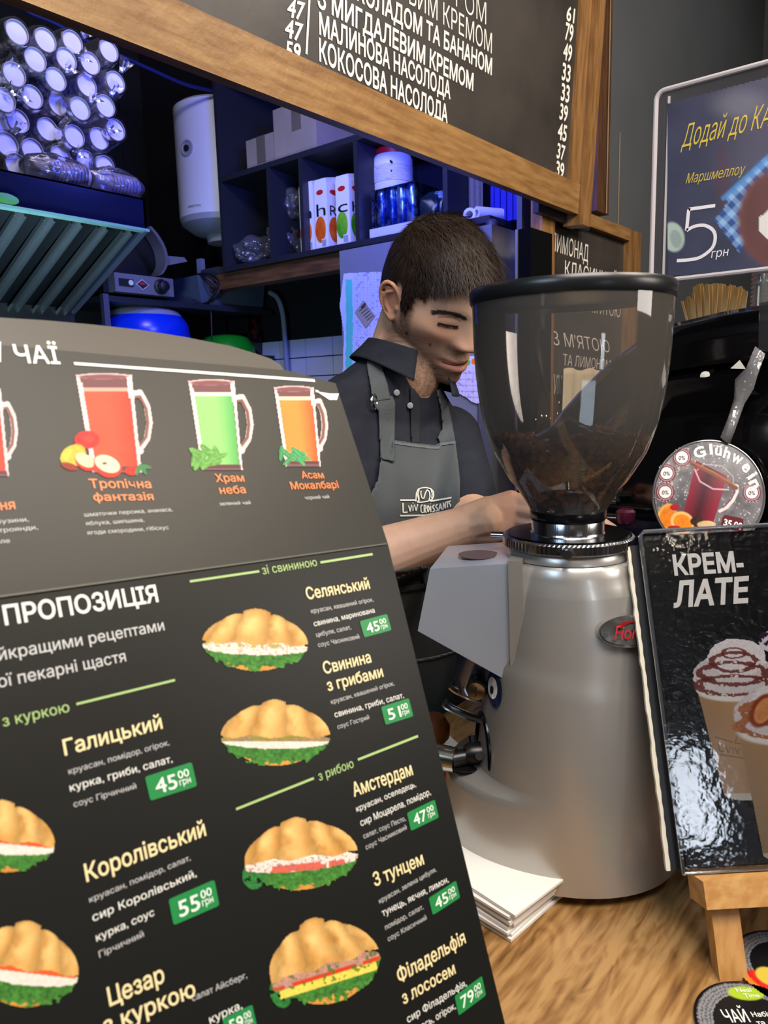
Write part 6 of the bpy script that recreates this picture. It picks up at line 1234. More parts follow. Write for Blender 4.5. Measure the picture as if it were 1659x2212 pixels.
# supports under it so that it rests on the machine
# ================================================================== STIRRERS AND CUPS ON THE MACHINE
M_st = mat('birch_stick', 'c49a5a', .6, c2='d8b880', nscale=12, nstretch=(1, 1, .2))
rs = random.Random(5); SX = MXN+.20
tops = [(1473, 650, 1484, 690), (1480, 648, 1490, 686), (1487, 640, 1492, 688), (1493, 645, 1500, 684), (1497, 632, 1502, 684), (1501, 618, 1508, 682), (1508, 614, 1512, 680), (1514, 612, 1519, 678), (1521, 620, 1523, 678), (1526, 613, 1529, 676), (1534, 614, 1535, 676), (1542, 612, 1541, 674), (1549, 611, 1546, 673), (1556, 612, 1553, 672), (1563, 613, 1559, 671), (1571, 618, 1565, 670), (1578, 614, 1572, 669), (1585, 616, 1578, 668), (1592, 620, 1585, 667), (1600, 618, 1591, 665), (1606, 624, 1599, 664), (1611, 628, 1606, 663)]
d0 = None
n_t = len(tops)
words_n = ['leftmost', 'second from the left', 'third from the left', 'fourth from the left', 'fifth from the left', 'sixth from the left', 'seventh from the left', 'eighth from the left', 'ninth from the left', 'tenth from the left', 'eleventh from the left', 'eleventh from the right', 'tenth from the right', 'ninth from the right', 'eighth from the right', 'seventh from the right', 'sixth from the right', 'fifth from the right', 'fourth from the right', 'third from the right', 'second from the right', 'rightmost']
zs_b = []
for i, (xt, yt, xb_, yb_) in enumerate(tops):
    X_ = SX+(i % 3)*.008; a = onp(xt, yt, 0, X_); b = onp(xb_, yb_, 0, X_); ax_ = nrm(b-a); b = a+ax_*.13
    sd_ = np.array([0, -1., 0]); w_ = .0030*(1.15 if i % 4 else .6); wn = nrm(np.cross(ax_, sd_)); sd_ = nrm(np.cross(wn, ax_)); bm = bmesh.new(); P_ = [b-sd_*w_, b+sd_*w_]
    for k in range(7): th_ = k*PI/6; P_.append(a+ax_*w_+sd_*w_*math.cos(th_)-ax_*w_*math.sin(th_))
    slab(bm, P_, wn, .0012); o = fin('wooden_stirrer', bm, M_st, None); tag(o, 'wooden coffee stirrer, %s in the bunch on the machine' % words_n[i], 'stirrer', 'wooden stirrers in the bunch')
cb = onp(1545, 700, 0, SX+.008); zcb = yz[2][1]
# white cups
c = onp(1655, 640, 0, SX+.03); t2 = thing('cup_stack', 'stack of ribbed white plastic cups on the espresso machine at the right edge', 'cups', (SX+.06, c[1], zcb))
bm = bmesh.new(); prof_ = [(0, 0), (.03, 0)]; h = .0
zc_ = onp(1650, 660, 0, SX+.03)[2]; top_ = onp(1650, 596, 0, SX+.03)[2]
while zc_+h < top_+.02: prof_ += [(.040, h+.001), (.040, h+.0035), (.037, h+.004), (.037, h+.006)]; h += .0065
prof_ += [(.03, h), (0, h)]; lathe(bm, prof_, (SX+.06, c[1]-.012, zc_-.012), 36); fin('stacked_cups', bm, mat('cup_plastic_white', 'e0d8d0', .35), t2, True, auto=30)
bm = bmesh.new(); cq = onp(1652, 612, 0, MXN+.10); lathe(bm, [(0, 0), (.012, 0), (.012, .03), (.009, .034), (.009, .042), (0, .042)], (cq[0], cq[1], cq[2]-.03), 20)
tag(fin('clear_bottle_top', bm, glass('bottle_clear', 'd8dcdc', .12, .08, dens=.15, densc='a8acac'), None, True), 'small clear plastic bottle top at the right picture edge beside the stirrers', 'bottle')
bm = bmesh.new(); a_ = [onp(x, y, 0, MXN-.04) for x, y in ((1640, 655), (1700, 642), (1700, 765), (1638, 757))]; slab(bm, a_, (1, 0, 0), .002)
tag(fin('clear_flap', bm, glass('flap', 'b8bcc0', .05, .1, dens=.12, densc='606468'), None), 'clear plastic flap hanging over the espresso machine at the right edge', 'plastic sheet')
# ================================================================== THE BARISTA
HO = np.array([.9575, .6692, .6464]); HR = np.array([-.9239, .3593, -.1319]); HF = np.array([-.2207, -.7816, -.5835]); HU = np.array([-.3127, -.51, .8013]); HS = .985
def H2W(P): P = np.asarray(P)*HS; return HO+P[..., 0:1]*HR+P[..., 1:2]*HF+P[..., 2:3]*HU
def W2H(W): d = (np.asarray(W)-HO)/HS; return np.stack([d@HR, d@HF, d@HU], -1)
def head_shape(P):
    r, f, u = P[:, 0].copy(), P[:, 1].copy(), P[:, 2].copy()
    fm = sm(-.45, .40, f); us = np.where(u > 0, .099, .062+.066*fm); U = u*us
    fs = np.where(f > 0, .094, .092); F_ = f*fs*np.where(f > 0, 1+.62*sm(-.25, -1.0, u)*sm(0, .4, f), 1)
    tp = 1-.22*sm(-.02, -.120, U)*sm(-.02, .09, F_)-.16*sm(-.02, -.11, U)
    R_ = r*.0765*tp; R_ *= 1-.10*sm(.04, .10, F_)*sm(-.02, .09, U)
    V = np.stack([R_, F_, U], 1); B = V.copy()
    def bump(c, s, d, sym=True):
        for sg in ((1, -1) if sym and c[0] != 0 else (1,)):
            q = (B-np.array([c[0]*sg, c[1], c[2]]))/np.array(s); w_ = np.exp(-.5*(q**2).sum(1)); V[:] += w_[:, None]*np.array([d[0]*sg, d[1], d[2]])
    bump((.030, .088, .020), (.022, .03, .009), (0, .0045, 0))
    bump((.0, .090, .018), (.010, .03, .010), (0, .002, 0))
    bump((.031, .082, .003), (.014, .03, .011), (0, -.0115, 0))
    bump((.032, .080, .002), (.0110, .03, .0065), (0, .0075, 0))
    bump((.032, .080, .0085), (.013, .03, .0022), (0, -.0015, 0))
    bump((0, .092, .002), (.0065, .03, .012), (0, .008, 0)); bump((0, .092, -.015), (.0075, .03, .012), (0, .014, 0)); bump((0, .092, -.030), (.0095, .03, .0085), (0, .021, 0)); bump((.0125, .088, -.0345), (.0058, .03, .0055), (.0015, .0095, 0))
    bump((.012, .088, -.0420), (.006, .03, .003), (0, -.003, 0)); bump((0, .092, -.050), (.006, .03, .006), (0, -.0015, 0))
    bump((.049, .066, -.018), (.017, .03, .013), (.0045, .003, 0)); bump((.046, .055, -.052), (.020, .03, .020), (-.0035, -.002, 0))
    bump((.022, .085, -.046), (.004, .02, .016), (0, -.0025, 0))
    bump((0, .088, -.060), (.017, .03, .004), (0, .0065, 0)); bump((0, .088, -.0745), (.014, .03, .0052), (0, .0065, 0)); bump((0, .088, -.0672), (.023, .03, .0018), (0, -.0045, 0)); bump((.025, .085, -.067), (.004, .02, .005), (0, -.003, 0))
    bump((0, .088, -.086), (.018, .03, .005), (0, -.0035, 0)); bump((0, .082, -.108), (.020, .03, .014), (0, .008, -.003))
    bump((.066, .045, .035), (.02, .03, .03), (-.004, 0, 0)); bump((.056, .000, -.066), (.018, .035, .022), (.008, -.002, -.004))
    return V
def sphere_pts(sub):
    b = bmesh.new(); bmesh.ops.create_icosphere(b, subdivisions=sub, radius=1); v = np.array([x.co[:] for x in b.verts]); f = [tuple(q.index for q in x.verts) for x in b.faces]; b.free(); return v, f
def hull(bm, L, sub=2):
    vs = []
    b, _ = sphere_pts(sub)
    for p, r in L: vs += [bm.verts.new(tuple(np.asarray(p)+q*r)) for q in b]
    ret = bmesh.ops.convex_hull(bm, input=vs); bad = [e for e in ret['geom_interior'] if isinstance(e, bmesh.types.BMVert)]
    bmesh.ops.delete(bm, geom=list(set(bad)), context='VERTS')
def chain(bm, pts, rad, sub=2):
    for a, b, ra, rb_ in zip(pts[:-1], pts[1:], rad[:-1], rad[1:]): hull(bm, [(a, ra), (b, rb_)], sub)
def remesh(bm, vox, smooth=3, disp=None):
    me = bpy.data.meshes.new('r'); bm.to_mesh(me); bm.free(); o = bpy.data.objects.new('r', me); COL.objects.link(o)
    md = o.modifiers.new('r', 'REMESH'); md.mode = 'VOXEL'; md.voxel_size = vox; md.adaptivity = 0; bpy.context.view_layer.update()
    m2 = bpy.data.meshes.new_from_object(o.evaluated_get(bpy.context.evaluated_depsgraph_get())); bpy.data.objects.remove(o); bpy.data.meshes.remove(me)
    n = len(m2.vertices); v = np.zeros(n*3); m2.vertices.foreach_get('co', v); v = v.reshape(-1, 3); e = np.zeros(len(m2.edges)*2, int); m2.edges.foreach_get('vertices', e); e = e.reshape(-1, 2)
    deg = np.bincount(e.ravel(), minlength=n)[:, None].astype(float)
    for it in range(smooth*2):
        s_ = np.stack([np.bincount(e[:, 0], v[e[:, 1], k], n)+np.bincount(e[:, 1], v[e[:, 0], k], n) for k in range(3)], 1)/np.maximum(deg, 1); lam = .55 if it % 2 == 0 else -.52; v = v+(s_-v)*lam
    if disp is not None: v = disp(v, m2)
    m2.vertices.foreach_set('co', v.ravel()); m2.update(); return m2, v
NB = at(872, 818, 1.175); SRp = at(655, 910, 1.06); SLp = at(968, 930, 1.265); MID = (SRp+SLp)/2
ax_s = nrm(SLp-SRp); fwd_t = nrm(np.cross(ax_s, [0, 0, 1.])); fwd_t = fwd_t if fwd_t[1] < 0 else -fwd_t
ELR = at(640, 1262, .965); WRR = at(1048, 1122, .93); ELL_ = at(1005, 1112, 1.13); WRL = at(1085, 1142, 1.01)
WAIST = np.array([MID[0]+.02, MID[1]+.015, .13]); PEL = np.array([MID[0]+.03, max(MID[1]+.05, .80), -.06])
def torso(bm, g=0.0):
    hull(bm, [(SRp+np.array([0, 0, -.02]), .050+g), (SLp+np.array([0, 0, -.02]), .050+g), (MID-ax_s*.085+np.array([0, 0, -.12])-fwd_t*.01, .100+g), (MID+ax_s*.085+np.array([0, 0, -.12])-fwd_t*.01, .100+g)])
    hull(bm, [(MID-ax_s*.085+np.array([0, 0, -.12])-fwd_t*.01, .100+g), (MID+ax_s*.085+np.array([0, 0, -.12])-fwd_t*.01, .100+g), (WAIST-ax_s*.065, .095+g), (WAIST+ax_s*.065, .095+g)])
    hull(bm, [(WAIST-ax_s*.065, .095+g), (WAIST+ax_s*.065, .095+g), (PEL-ax_s*.075, .100+g), (PEL+ax_s*.075, .100+g)])
    hull(bm, [(NB+np.array([0, .015, -.01]), .060+g), (SRp*.8+MID*.2+np.array([0, 0, -.005]), .042+g), (SLp*.8+MID*.2+np.array([0, 0, -.005]), .042+g)])
bm = bmesh.new()
hv, hf = sphere_pts(6); HV = head_shape(hv); W_ = H2W(HV); vs = [bm.verts.new(tuple(p)) for p in W_]; [bm.faces.new([vs[i] for i in f]) for f in hf]
# ears
for sg in (1, -1):
    E_ = lambda f, u, r: H2W(np.array([sg*(r-.004), f*.86+.001, (u+.031)*.86-.034]))
    hel = [(.006, .000, .0775), (.008, .012, .079), (.002, .026, .083), (-.010, .0325, .088), (-.022, .028, .092), (-.028, .014, .094), (-.027, -.002, .092), (-.021, -.014, .089), (-.014, -.024, .086), (-.006, -.031, .083), (.001, -.031, .080), (.003, -.024, .078)]
    hp2 = [E_(*h) for h in hel]; s2 = spline(hp2, 3); chain(bm, [np.array(p) for p in s2], [.0036]*len(s2), 1)
    chain(bm, [E_(-.002, -.031, .081), E_(-.006, -.026, .083)], [.0062, .0060], 1)
    ah = spline([E_(-.006, .020, .086), E_(-.016, .012, .0895), (E_(-.018, -.002, .089)), E_(-.012, -.014, .0865), E_(-.004, -.020, .083)], 3); chain(bm, [np.array(p) for p in ah], [.0030]*len(ah), 1)
    hull(bm, [(E_(.002, .022, .079), .003), (E_(-.022, .018, .087), .003), (E_(-.022, -.004, .086), .003), (E_(-.010, -.022, .082), .003), (E_(.002, -.022, .077), .003), (E_(.004, .004, .076), .003)], 1)
    hull(bm, [(E_(.008, -.006, .079), .0042), (E_(.006, -.012, .079), .0034)], 1)
# neck
nk0 = H2W(np.array([0, -.034, -.045])); chain(bm, [nk0, nk0*.45+NB*.55, NB, NB+np.array([.0, .02, -.05])], [.050, .054, .057, .045], 3)
hull(bm, [(H2W(np.array([0, -.05, -.02])), .045), (NB+np.array([0, .03, -.01]), .05)], 3)
torso(bm, -.006)
# arms
chain(bm, [SRp+np.array([0, 0, -.01]), (SRp+ELR)/2, ELR], [.048, .046, .040], 3)
fa = lambda t_: ELR*(1-t_)+WRR*t_
fd = nrm(WRR-ELR); upv = nrm(np.array([0, 0, 1.])-fd*fd[2]); sdv = np.cross(fd, upv)
chain(bm, [ELR, fa(.28), fa(.6), fa(.85), WRR], [.040, .0405, .0325, .0265, .0245], 3)
hull(bm, [(fa(.80)-sdv*.006, .0235), (fa(1.0)-sdv*.009, .0215), (fa(1.0)+sdv*.009, .0215)], 2)
chain(bm, [SLp+np.array([0, 0, -.01]), (SLp+ELL_)/2, ELL_], [.046, .044, .038], 3); chain(bm, [ELL_, ELL_*.6+WRL*.4, WRL], [.037, .034, .024], 3)
# right hand: palm, four fingers and the thumb
def hp3(x, y, d): return at(x, y, d)
MC = [hp3(1104, 1080, .930), hp3(1110, 1101, .926), hp3(1110, 1124, .926), hp3(1104, 1146, .930)]
WA, WB_ = hp3(1056, 1102, .932), hp3(1056, 1146, .930)
hull(bm, [(WA, .017), (WB_, .017), (MC[0], .0125), (MC[1], .0125), (MC[2], .012), (MC[3], .0115)], 3)
hull(bm, [(WA, .018), (WB_, .018), (WRR-fd*.02+upv*.006, .021), (WRR-fd*.02-upv*.006, .021)], 3)
FG = [[(1104, 1080, .930), (1146, 1090, .918), (1172, 1108, .930), (1186, 1122, .944)], [(1110, 1101, .926), (1156, 1109, .912), (1186, 1122, .926), (1196, 1134, .944)], [(1110, 1124, .926), (1156, 1132, .914), (1182, 1142, .928), (1190, 1150, .944)], [(1104, 1146, .930), (1142, 1154, .922), (1164, 1160, .934), (1172, 1164, .946)]]
for i, Fg in enumerate(FG): rr_ = [.0115, .0098, .0088, .0078] if i < 3 else [.010, .0086, .0078, .007]; chain(bm, [hp3(*p) for p in Fg], rr_, 2)
for p in MC: hull(bm, [(p, .0118), (p+np.array([0, 0, .001])-fwd_t*0, .0118)], 2)
chain(bm, [hp3(1066, 1118, .948), hp3(1092, 1112, .962), hp3(1124, 1112, .966), hp3(1150, 1118, .958)], [.016, .0125, .0105, .009], 2)
# left hand
LM = [WRL+nrm(cr_*.9-cf_*.4)*.07+np.array([0, 0, z]) for z in (.026, .009, -.009, -.026)]; hull(bm, [(WRL, .02)]+[(p, .0115) for p in LM], 2)
for i, p in enumerate(LM): d_ = nrm(cr_*.5-cf_*.3+np.array([0, 0, -.3])); chain(bm, [p, p+nrm(cr_-cf_*.3)*.036, p+nrm(cr_-cf_*.3)*.036+d_*.024, p+nrm(cr_-cf_*.3)*.036+d_*.042], [.0105, .0092, .0084, .0076], 2)
chain(bm, [WRL+np.array([0, 0, .015]), WRL+cr_*.03+np.array([0, 0, .04]), WRL+cr_*.06+np.array([0, 0, .045])], [.014, .0115, .009], 2)
bm.normal_update()
body_me, BV = remesh(bm, .0019, 2)
# the skin's own beard shadow, lips, cheeks, ear, moles, plus painted eye-socket shade
def pix(W):
    c = (W-EYE)@RM; return CX+F*c[:, 0]/c[:, 2], CY+F*c[:, 1]/c[:, 2]
L_h = W2H(BV); X, Y = pix(BV); near = (np.linalg.norm(L_h, axis=1) < .16)
Cs = np.tile(cc('deb49a'), (len(BV), 1)); nz = vnoise(L_h[:, 0]+L_h[:, 1]*.7, L_h[:, 2]-L_h[:, 1]*.4, .0022, 3, 2); nz2 = vnoise(L_h[:, 0]-L_h[:, 1], L_h[:, 2], .02, 5)
def g3(c, s, sym=True):
    w_ = np.exp(-.5*(((L_h-np.array(c))/np.array(s))**2).sum(1))
    if sym: w_ = np.maximum(w_, np.exp(-.5*(((L_h-np.array([-c[0], c[1], c[2]]))/np.array(s))**2).sum(1)))
    return w_*near
mixc = lambda m_, c_: Cs.__setitem__(slice(None), Cs*(1-np.clip(m_, 0, 1)[:, None])+cc(c_)*np.clip(m_, 0, 1)[:, None])
mixc(near*.55, 'dab094'); mixc(g3((.045, .07, -.025), (.02, .03, .014))*.35, 'b8644c'); mixc(g3((0, .115, -.03), (.014, .02, .012), False)*.35, 'b8644c'); mixc(g3((.084, -.01, 0), (.012, .03, .04))*.6, 'bc6f55')
mixc(g3((.036, .08, -.006), (.014, .03, .009))*.40, '8c5240')  # eye-socket shade put into the skin colour
aR = np.abs(L_h[:, 0])
jaw = sm(-.024, -.046, L_h[:, 2]+.25*np.clip(.055-L_h[:, 1], 0, .06)*0)*sm(-.018, .008, L_h[:, 1]); sb = sm(.024, .032, L_h[:, 1]+.012)*sm(.046, .034, L_h[:, 1])*sm(.02, .0, L_h[:, 2])*(L_h[:, 2] > -.08)*sm(.05, .058, aR)
hol = 1-g3((.0, .09, -.052), (.007, .03, .004), False)
mcheek = 1-np.exp(-.5*(((aR-.038)/.013)**2+((L_h[:, 2]+.044)/.013)**2))*.75
undern = (L_h[:, 2] > -.126) & ~((L_h[:, 2] < -.080) & (L_h[:, 1] < .060))
beard = np.clip(np.maximum(jaw*mcheek, sb*.9), 0, 1)*near*undern*(L_h[:, 1] > -.03); lipm = np.exp(-.5*((aR/.024)**4))*np.exp(-.5*((L_h[:, 2]+.0675)/.0085)**4)*(L_h[:, 1] > .07)
beard = beard*(1-.9*lipm); mixc(beard*(.44+.5*nz), '3e2c22')
mixc(lipm*.7*near, 'a8584c')
for (mx, my, mr) in ((878, 720, 4.2), (928, 746, 2.6), (929, 743, 2)):
    mixc(((np.hypot(X-mx, Y-my) < mr) & near & (L_h[:, 0] > 0))*.85, '3c2018')
farm = (~near); mixc(farm*(.07*(vnoise(X, Y, 18, 2) > .55)), 'a86a4c'); 
knu = np.zeros(len(BV))
for p in MC: knu = np.maximum(knu, np.exp(-.5*(np.linalg.norm(BV-p, axis=1)/.014)**2))
mixc(knu*.4, 'b86850')
tb = thing('barista', 'person in dark polo shirt and grey apron with short dark hair, looking down', 'person', (PEL[0], PEL[1], -.95))
a = body_me.color_attributes.new('Col', 'FLOAT_COLOR', 'POINT'); c4 = np.ones((len(BV), 4)); c4[:, :3] = Cs; a.data.foreach_set('color', c4.astype(np.float32).ravel())
BVHb = BVHTree.FromPolygons([Vector(v) for v in BV.tolist()], [tuple(p.vertices) for p in body_me.polygons])
body_me.name = 'body'; body_me.materials.clear(); ob = link('body', body_me, vcmat('skin', .48, .35, sss=.12, bump=.03, bscale=500), tb, True)
# ------------------------------------------------------------------ shirt and trousers
bm = bmesh.new(); torso(bm, .006)
SRe = SRp*.30+ELR*.70; SLe = SLp*.12+ELL_*.88
chain(bm, [SRp+np.array([0, 0, -.012]), SRp*.6+ELR*.4, SRe], [.056, .059, .060], 3)
chain(bm, [SLp+np.array([0, 0, -.012]), SLp*.5+ELL_*.5, SLe], [.054, .054, .053], 3)
def wrinkle(v, me):
    n = np.zeros(len(v)*3); me.vertices.foreach_get('normal', n); n = n.reshape(-1, 3); out = v.copy()
    for i in range(len(v)):
        p = Vector(v[i]); k = mnoise.noise(Vector((p.x*9+p.z*4, p.y*9, p.z*5)))*.0045+mnoise.noise(Vector((p.x*26+p.z*14, p.y*26, p.z*9)))*.0018; out[i] += n[i]*k
    return out
shirt_me, SV = remesh(bm, .0050, 3, wrinkle)
BVHs = BVHTree.FromPolygons([Vector(v) for v in SV.tolist()], [tuple(p.vertices) for p in shirt_me.polygons])
shirt_me.materials.clear(); M_polo = mat('navy_polo', '20222c', .85, spec=.2, bump=.25, bscale=900, c2='262934', nscale=30); link('polo_shirt', shirt_me, M_polo, tb, True).data.name = 'polo_shirt'
bm = bmesh.new(); hull(bm, [(PEL-ax_s*.075, .112), (PEL+ax_s*.075, .112)], 3)
for s_ in (-1, 1):
    hpj = PEL+ax_s*.085*s_+np.array([0, 0, -.03]); kn = hpj+np.array([0, .0, -.42]); kn[2] = -.48; an = np.array([kn[0], kn[1]+.03, -.90]); chain(bm, [hpj, kn, an], [.10, .072, .055], 2)
tm, _ = remesh(bm, .009, 3); tm.materials.clear(); link('trousers', tm, mat('trousers_dark', '15171c', .8), tb, True)
for s_ in (-1, 1):
    an = PEL+ax_s*.085*s_; bm = bmesh.new(); hull(bm, [((an[0], an[1]+.04, -.905), .04), ((an[0]+fwd_t[0]*.19, an[1]+.04+fwd_t[1]*.19, -.925), .024), ((an[0]-fwd_t[0]*.02, an[1]+.04-fwd_t[1]*.02, -.915), .034)], 2); fin('shoe', bm, mat('shoe_black', '101012', .5), tb, True)
# ------------------------------------------------------------------ pieces of cloth laid on the body
def hit(x, y, trees, off):
    r = ray(x, y); rv = Vector(nrm(r)); best = None
    for T in trees:
        loc, no, ix, d = T.ray_cast(Vector(EYE), rv)
        if loc is not None and (best is None or d < best[0]): best = (d, loc, no)
    if best is None: return None
    n = best[2]; n = n if n.dot(rv) < 0 else -n
    return np.array(best[1])-np.array(rv)*off
def drape(name, poly, step, trees, off, mt, th=.002, smooth_it=6, parent=None, jitter=0.0):
    P = np.array(poly, float); x0, y0 = P.min(0); x1, y1 = P.max(0); nx = int((x1-x0)/step)+2; ny = int((y1-y0)/step)+2
    xs = np.linspace(x0, x1, nx); ys = np.linspace(y0, y1, ny); D = np.full((ny, nx), np.nan); GX, GY = np.meshgrid(xs, ys)
    for j in range(ny):
        for i in range(nx):
            h = hit(GX[j, i], GY[j, i], trees, 0)
            if h is not None: D[j, i] = ((h-EYE)@RM)[2]
    med = np.nanmedian(D); D = np.where(np.isnan(D), np.nanmax(D), D)
    for _ in range(smooth_it):
        Dp = np.pad(D, 1, mode='edge'); S_ = (Dp[:-2, 1:-1]+Dp[2:, 1:-1]+Dp[1:-1, :-2]+Dp[1:-1, 2:])/4; D = np.minimum(S_*.7+D*.3, D+.0005)
    # keep the outline crisp: snap grid points just outside onto the polygon
    ins = inpoly(GX.ravel(), GY.ravel(), [tuple(p) for p in P]).reshape(ny, nx); X_, Y_ = GX.copy(), GY.copy()
    def closest(x, y):
        best = None
        for k in range(len(P)):
            a, b = P[k], P[(k+1) % len(P)]; d = b-a; t_ = max(0, min(1, ((x-a[0])*d[0]+(y-a[1])*d[1])/(d@d+1e-9))); q = a+d*t_; e = math.hypot(x-q[0], y-q[1])
            if best is None or e < best[0]: best = (e, q)
        return best
    use = ins.copy()
    for j in range(ny):
        for i in range(nx):
            if not ins[j, i]:
                e, q = closest(X_[j, i], Y_[j, i])
                if e < step*.9: X_[j, i], Y_[j, i] = q; use[j, i] = True
    idm = -np.ones((ny, nx), int); V = []
    for j in range(ny):
        for i in range(nx):
            if use[j, i]: idm[j, i] = len(V); V.append(at(X_[j, i], Y_[j, i], D[j, i]-off+jitter*mnoise.noise(Vector((X_[j, i]*.03, Y_[j, i]*.012, 0)))))
    Fc = []
    for j in range(ny-1):
        for i in range(nx-1):
            q = [idm[j, i], idm[j+1, i], idm[j+1, i+1], idm[j, i+1]]
            if min(q) >= 0: Fc.append(tuple(q))
    o = mk(name, V, Fc, mt, parent or tb, True); md = o.modifiers.new('thickness', 'SOLIDIFY'); md.thickness = th; md.offset = 0; return o, [Vector(v) for v in V], Fc
M_apr = mat('apron_grey', '45494c', .85, spec=.2, c2='4f5457', nscale=5, bump=.35, bscale=14, bstretch=(1, 1, .5)); M_apr2 = mat('apron_strap', '4b5154', .8, spec=.2, bump=.2, bscale=300)
T1 = [BVHs, BVHb]
bib = [(850, 951), (900, 958), (947, 963), (951, 953), (983, 949), (988, 985), (994, 1040), (992, 1100), (998, 1180), (1004, 1300), (1012, 1420), (1022, 1600), (860, 1620), (740, 1500), (720, 1300), (735, 1150), (770, 1110), (800, 1072), (818, 1030), (824, 984), (848, 994)]
o_b, bv_, bf_ = drape('apron', bib, 7, [BVHs], .010, M_apr, .0018, 10, jitter=.004)
BVHa = BVHTree.FromPolygons(bv_, bf_); T2 = [BVHs, BVHb, BVHa]
drape('apron_strap', [(793, 766), (806, 753), (815, 762), (824, 790), (836, 830), (843, 862), (806, 868), (800, 830), (793, 795)], 4, T1, .007, M_apr2, .0022, 5)
drape('apron_strap', [(808, 856), (832, 851), (848, 858), (853, 872), (852, 950), (851, 998), (822, 990), (821, 930), (818, 890), (806, 872)], 4, T2, .006, M_apr2, .0024, 5)
drape('apron_strap', [(944, 843), (954, 839), (966, 870), (974, 905), (983, 951), (951, 956), (945, 945), (956, 925), (954, 885), (948, 862)], 4, T1, .006, M_apr2, .0022, 5)
drape('hem_stitching', [(851, 954), (900, 961), (947, 966), (951, 957), (984, 953), (985, 958), (954, 962), (948, 971), (899, 966), (851, 959)], 3, T2, .0022, mat('apron_hem', '5a6064', .8), .001, 3)
drape('waist_tie', [(720, 1268), (850, 1268), (905, 1262), (925, 1258), (926, 1268), (906, 1274), (850, 1282), (720, 1282)], 5, T2, .006, M_apr2, .002, 3)
drape('waist_band', [(720, 1236), (850, 1236), (922, 1226), (926, 1248), (850, 1262), (720, 1262)], 5, T2, .004, mat('pocket_dark', '24282b', .85), .002, 3)
drape('hanging_loop', [(911, 1226), (926, 1224), (934, 1250), (936, 1275), (924, 1278), (915, 1255)], 3.5, T2, .009, M_apr2, .003, 2)
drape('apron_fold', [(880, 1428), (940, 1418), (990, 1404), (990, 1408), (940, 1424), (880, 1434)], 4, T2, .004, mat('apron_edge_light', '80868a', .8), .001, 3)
bm = bmesh.new(); p = hit(808, 868, T2, .008); tube(bm, [p+np.array([.006*math.cos(a), .0, .011*math.sin(a)]) for a in np.linspace(0, 2*PI, 18)], .0016, 8); fin('strap_buckle', bm, M_chr, tb, True)
# white embroidery on the bib
class OnCloth:
    def __init__(s, trees, off): s.t = trees; s.o = off; s.v = []; s.f = []
    def P(s, x, y): h = hit(x, y, s.t, s.o); return h if h is not None else at(x, y, 1.1)
    def line(s, pts, w_):
        for (x0, y0), (x1, y1) in zip(pts[:-1], pts[1:]):
            L = math.hypot(x1-x0, y1-y0); n = max(1, int(L/8)); tx, ty = -(y1-y0)/L*w_/2, (x1-x0)/L*w_/2
            for i in range(n):
                k = len(s.v); a, b = i/n, (i+1)/n; xa, ya, xb_, yb_ = x0+(x1-x0)*a, y0+(y1-y0)*a, x0+(x1-x0)*b, y0+(y1-y0)*b
                s.v += [s.P(xa-tx, ya-ty), s.P(xb_-tx, yb_-ty), s.P(xb_+tx, yb_+ty), s.P(xa+tx, ya+ty)]; s.f.append((k, k+1, k+2, k+3))
    def done(s, name, mt): return mk(name, s.v, s.f, mt, tb)
E2 = OnCloth([BVHa], .0035)
def emb(pts, w_=3.0): E2.line([(680+x/3.318, 800+y/3.318) for x, y in pts], w_)
emb([(612, 930), (730, 930)], 3.4); emb([(828, 938), (980, 912)], 3.4); emb([(612, 1042), (800, 1038)], 3.4); emb([(800, 1038), (975, 1000)], 3.0)
emb([(632, 950), (634, 1020), (665, 1016)]); emb([(672, 968), (684, 1012), (694, 962)], 2.4); emb([(704, 970), (704, 1008)], 2.4); emb([(702, 948), (706, 952)], 2.4); emb([(714, 962), (726, 1006), (738, 958)], 2.4)
emb([(772, 962), (760, 975), (762, 1015), (778, 1020)], 2.4); emb([(784, 1022), (784, 965), (798, 972), (796, 990), (786, 994), (800, 1022)], 2.4); emb([(812, 968), (806, 990), (812, 1016), (822, 990), (812, 968)], 2.4); emb([(830, 972), (832, 1016)], 2.4); emb([(829, 955), (832, 958)], 2.4)
emb([(858, 965), (846, 972), (846, 985), (858, 995), (856, 1010), (844, 1014)], 2.4); emb([(880, 960), (868, 968), (868, 980), (880, 990), (878, 1006), (866, 1010)], 2.4); emb([(888, 1008), (900, 955), (912, 1000)], 2.4); emb([(892, 988), (908, 984)], 2); emb([(920, 998), (922, 948), (936, 990), (938, 942)], 2.4); emb([(942, 945), (958, 938)], 2.4); emb([(950, 942), (952, 985)], 2.4); emb([(974, 934), (962, 942), (962, 954), (974, 962), (972, 978)], 2.4)
emb([(724, 940), (728, 880), (742, 850), (770, 842), (798, 840), (832, 848), (850, 870), (852, 900), (842, 924), (812, 938), (768, 945), (735, 945), (748, 925), (740, 880), (748, 852)], 2.6)
emb([(762, 862), (760, 885), (768, 915), (782, 918), (792, 880), (806, 855), (822, 870), (826, 905), (818, 932)], 2.6); emb([(832, 852), (842, 880), (838, 918)], 2.2); emb([(732, 880), (742, 915), (748, 940)], 2.2)
E2.done('white_embroidery', mat('embroidery', 'd8d8d0', .7))
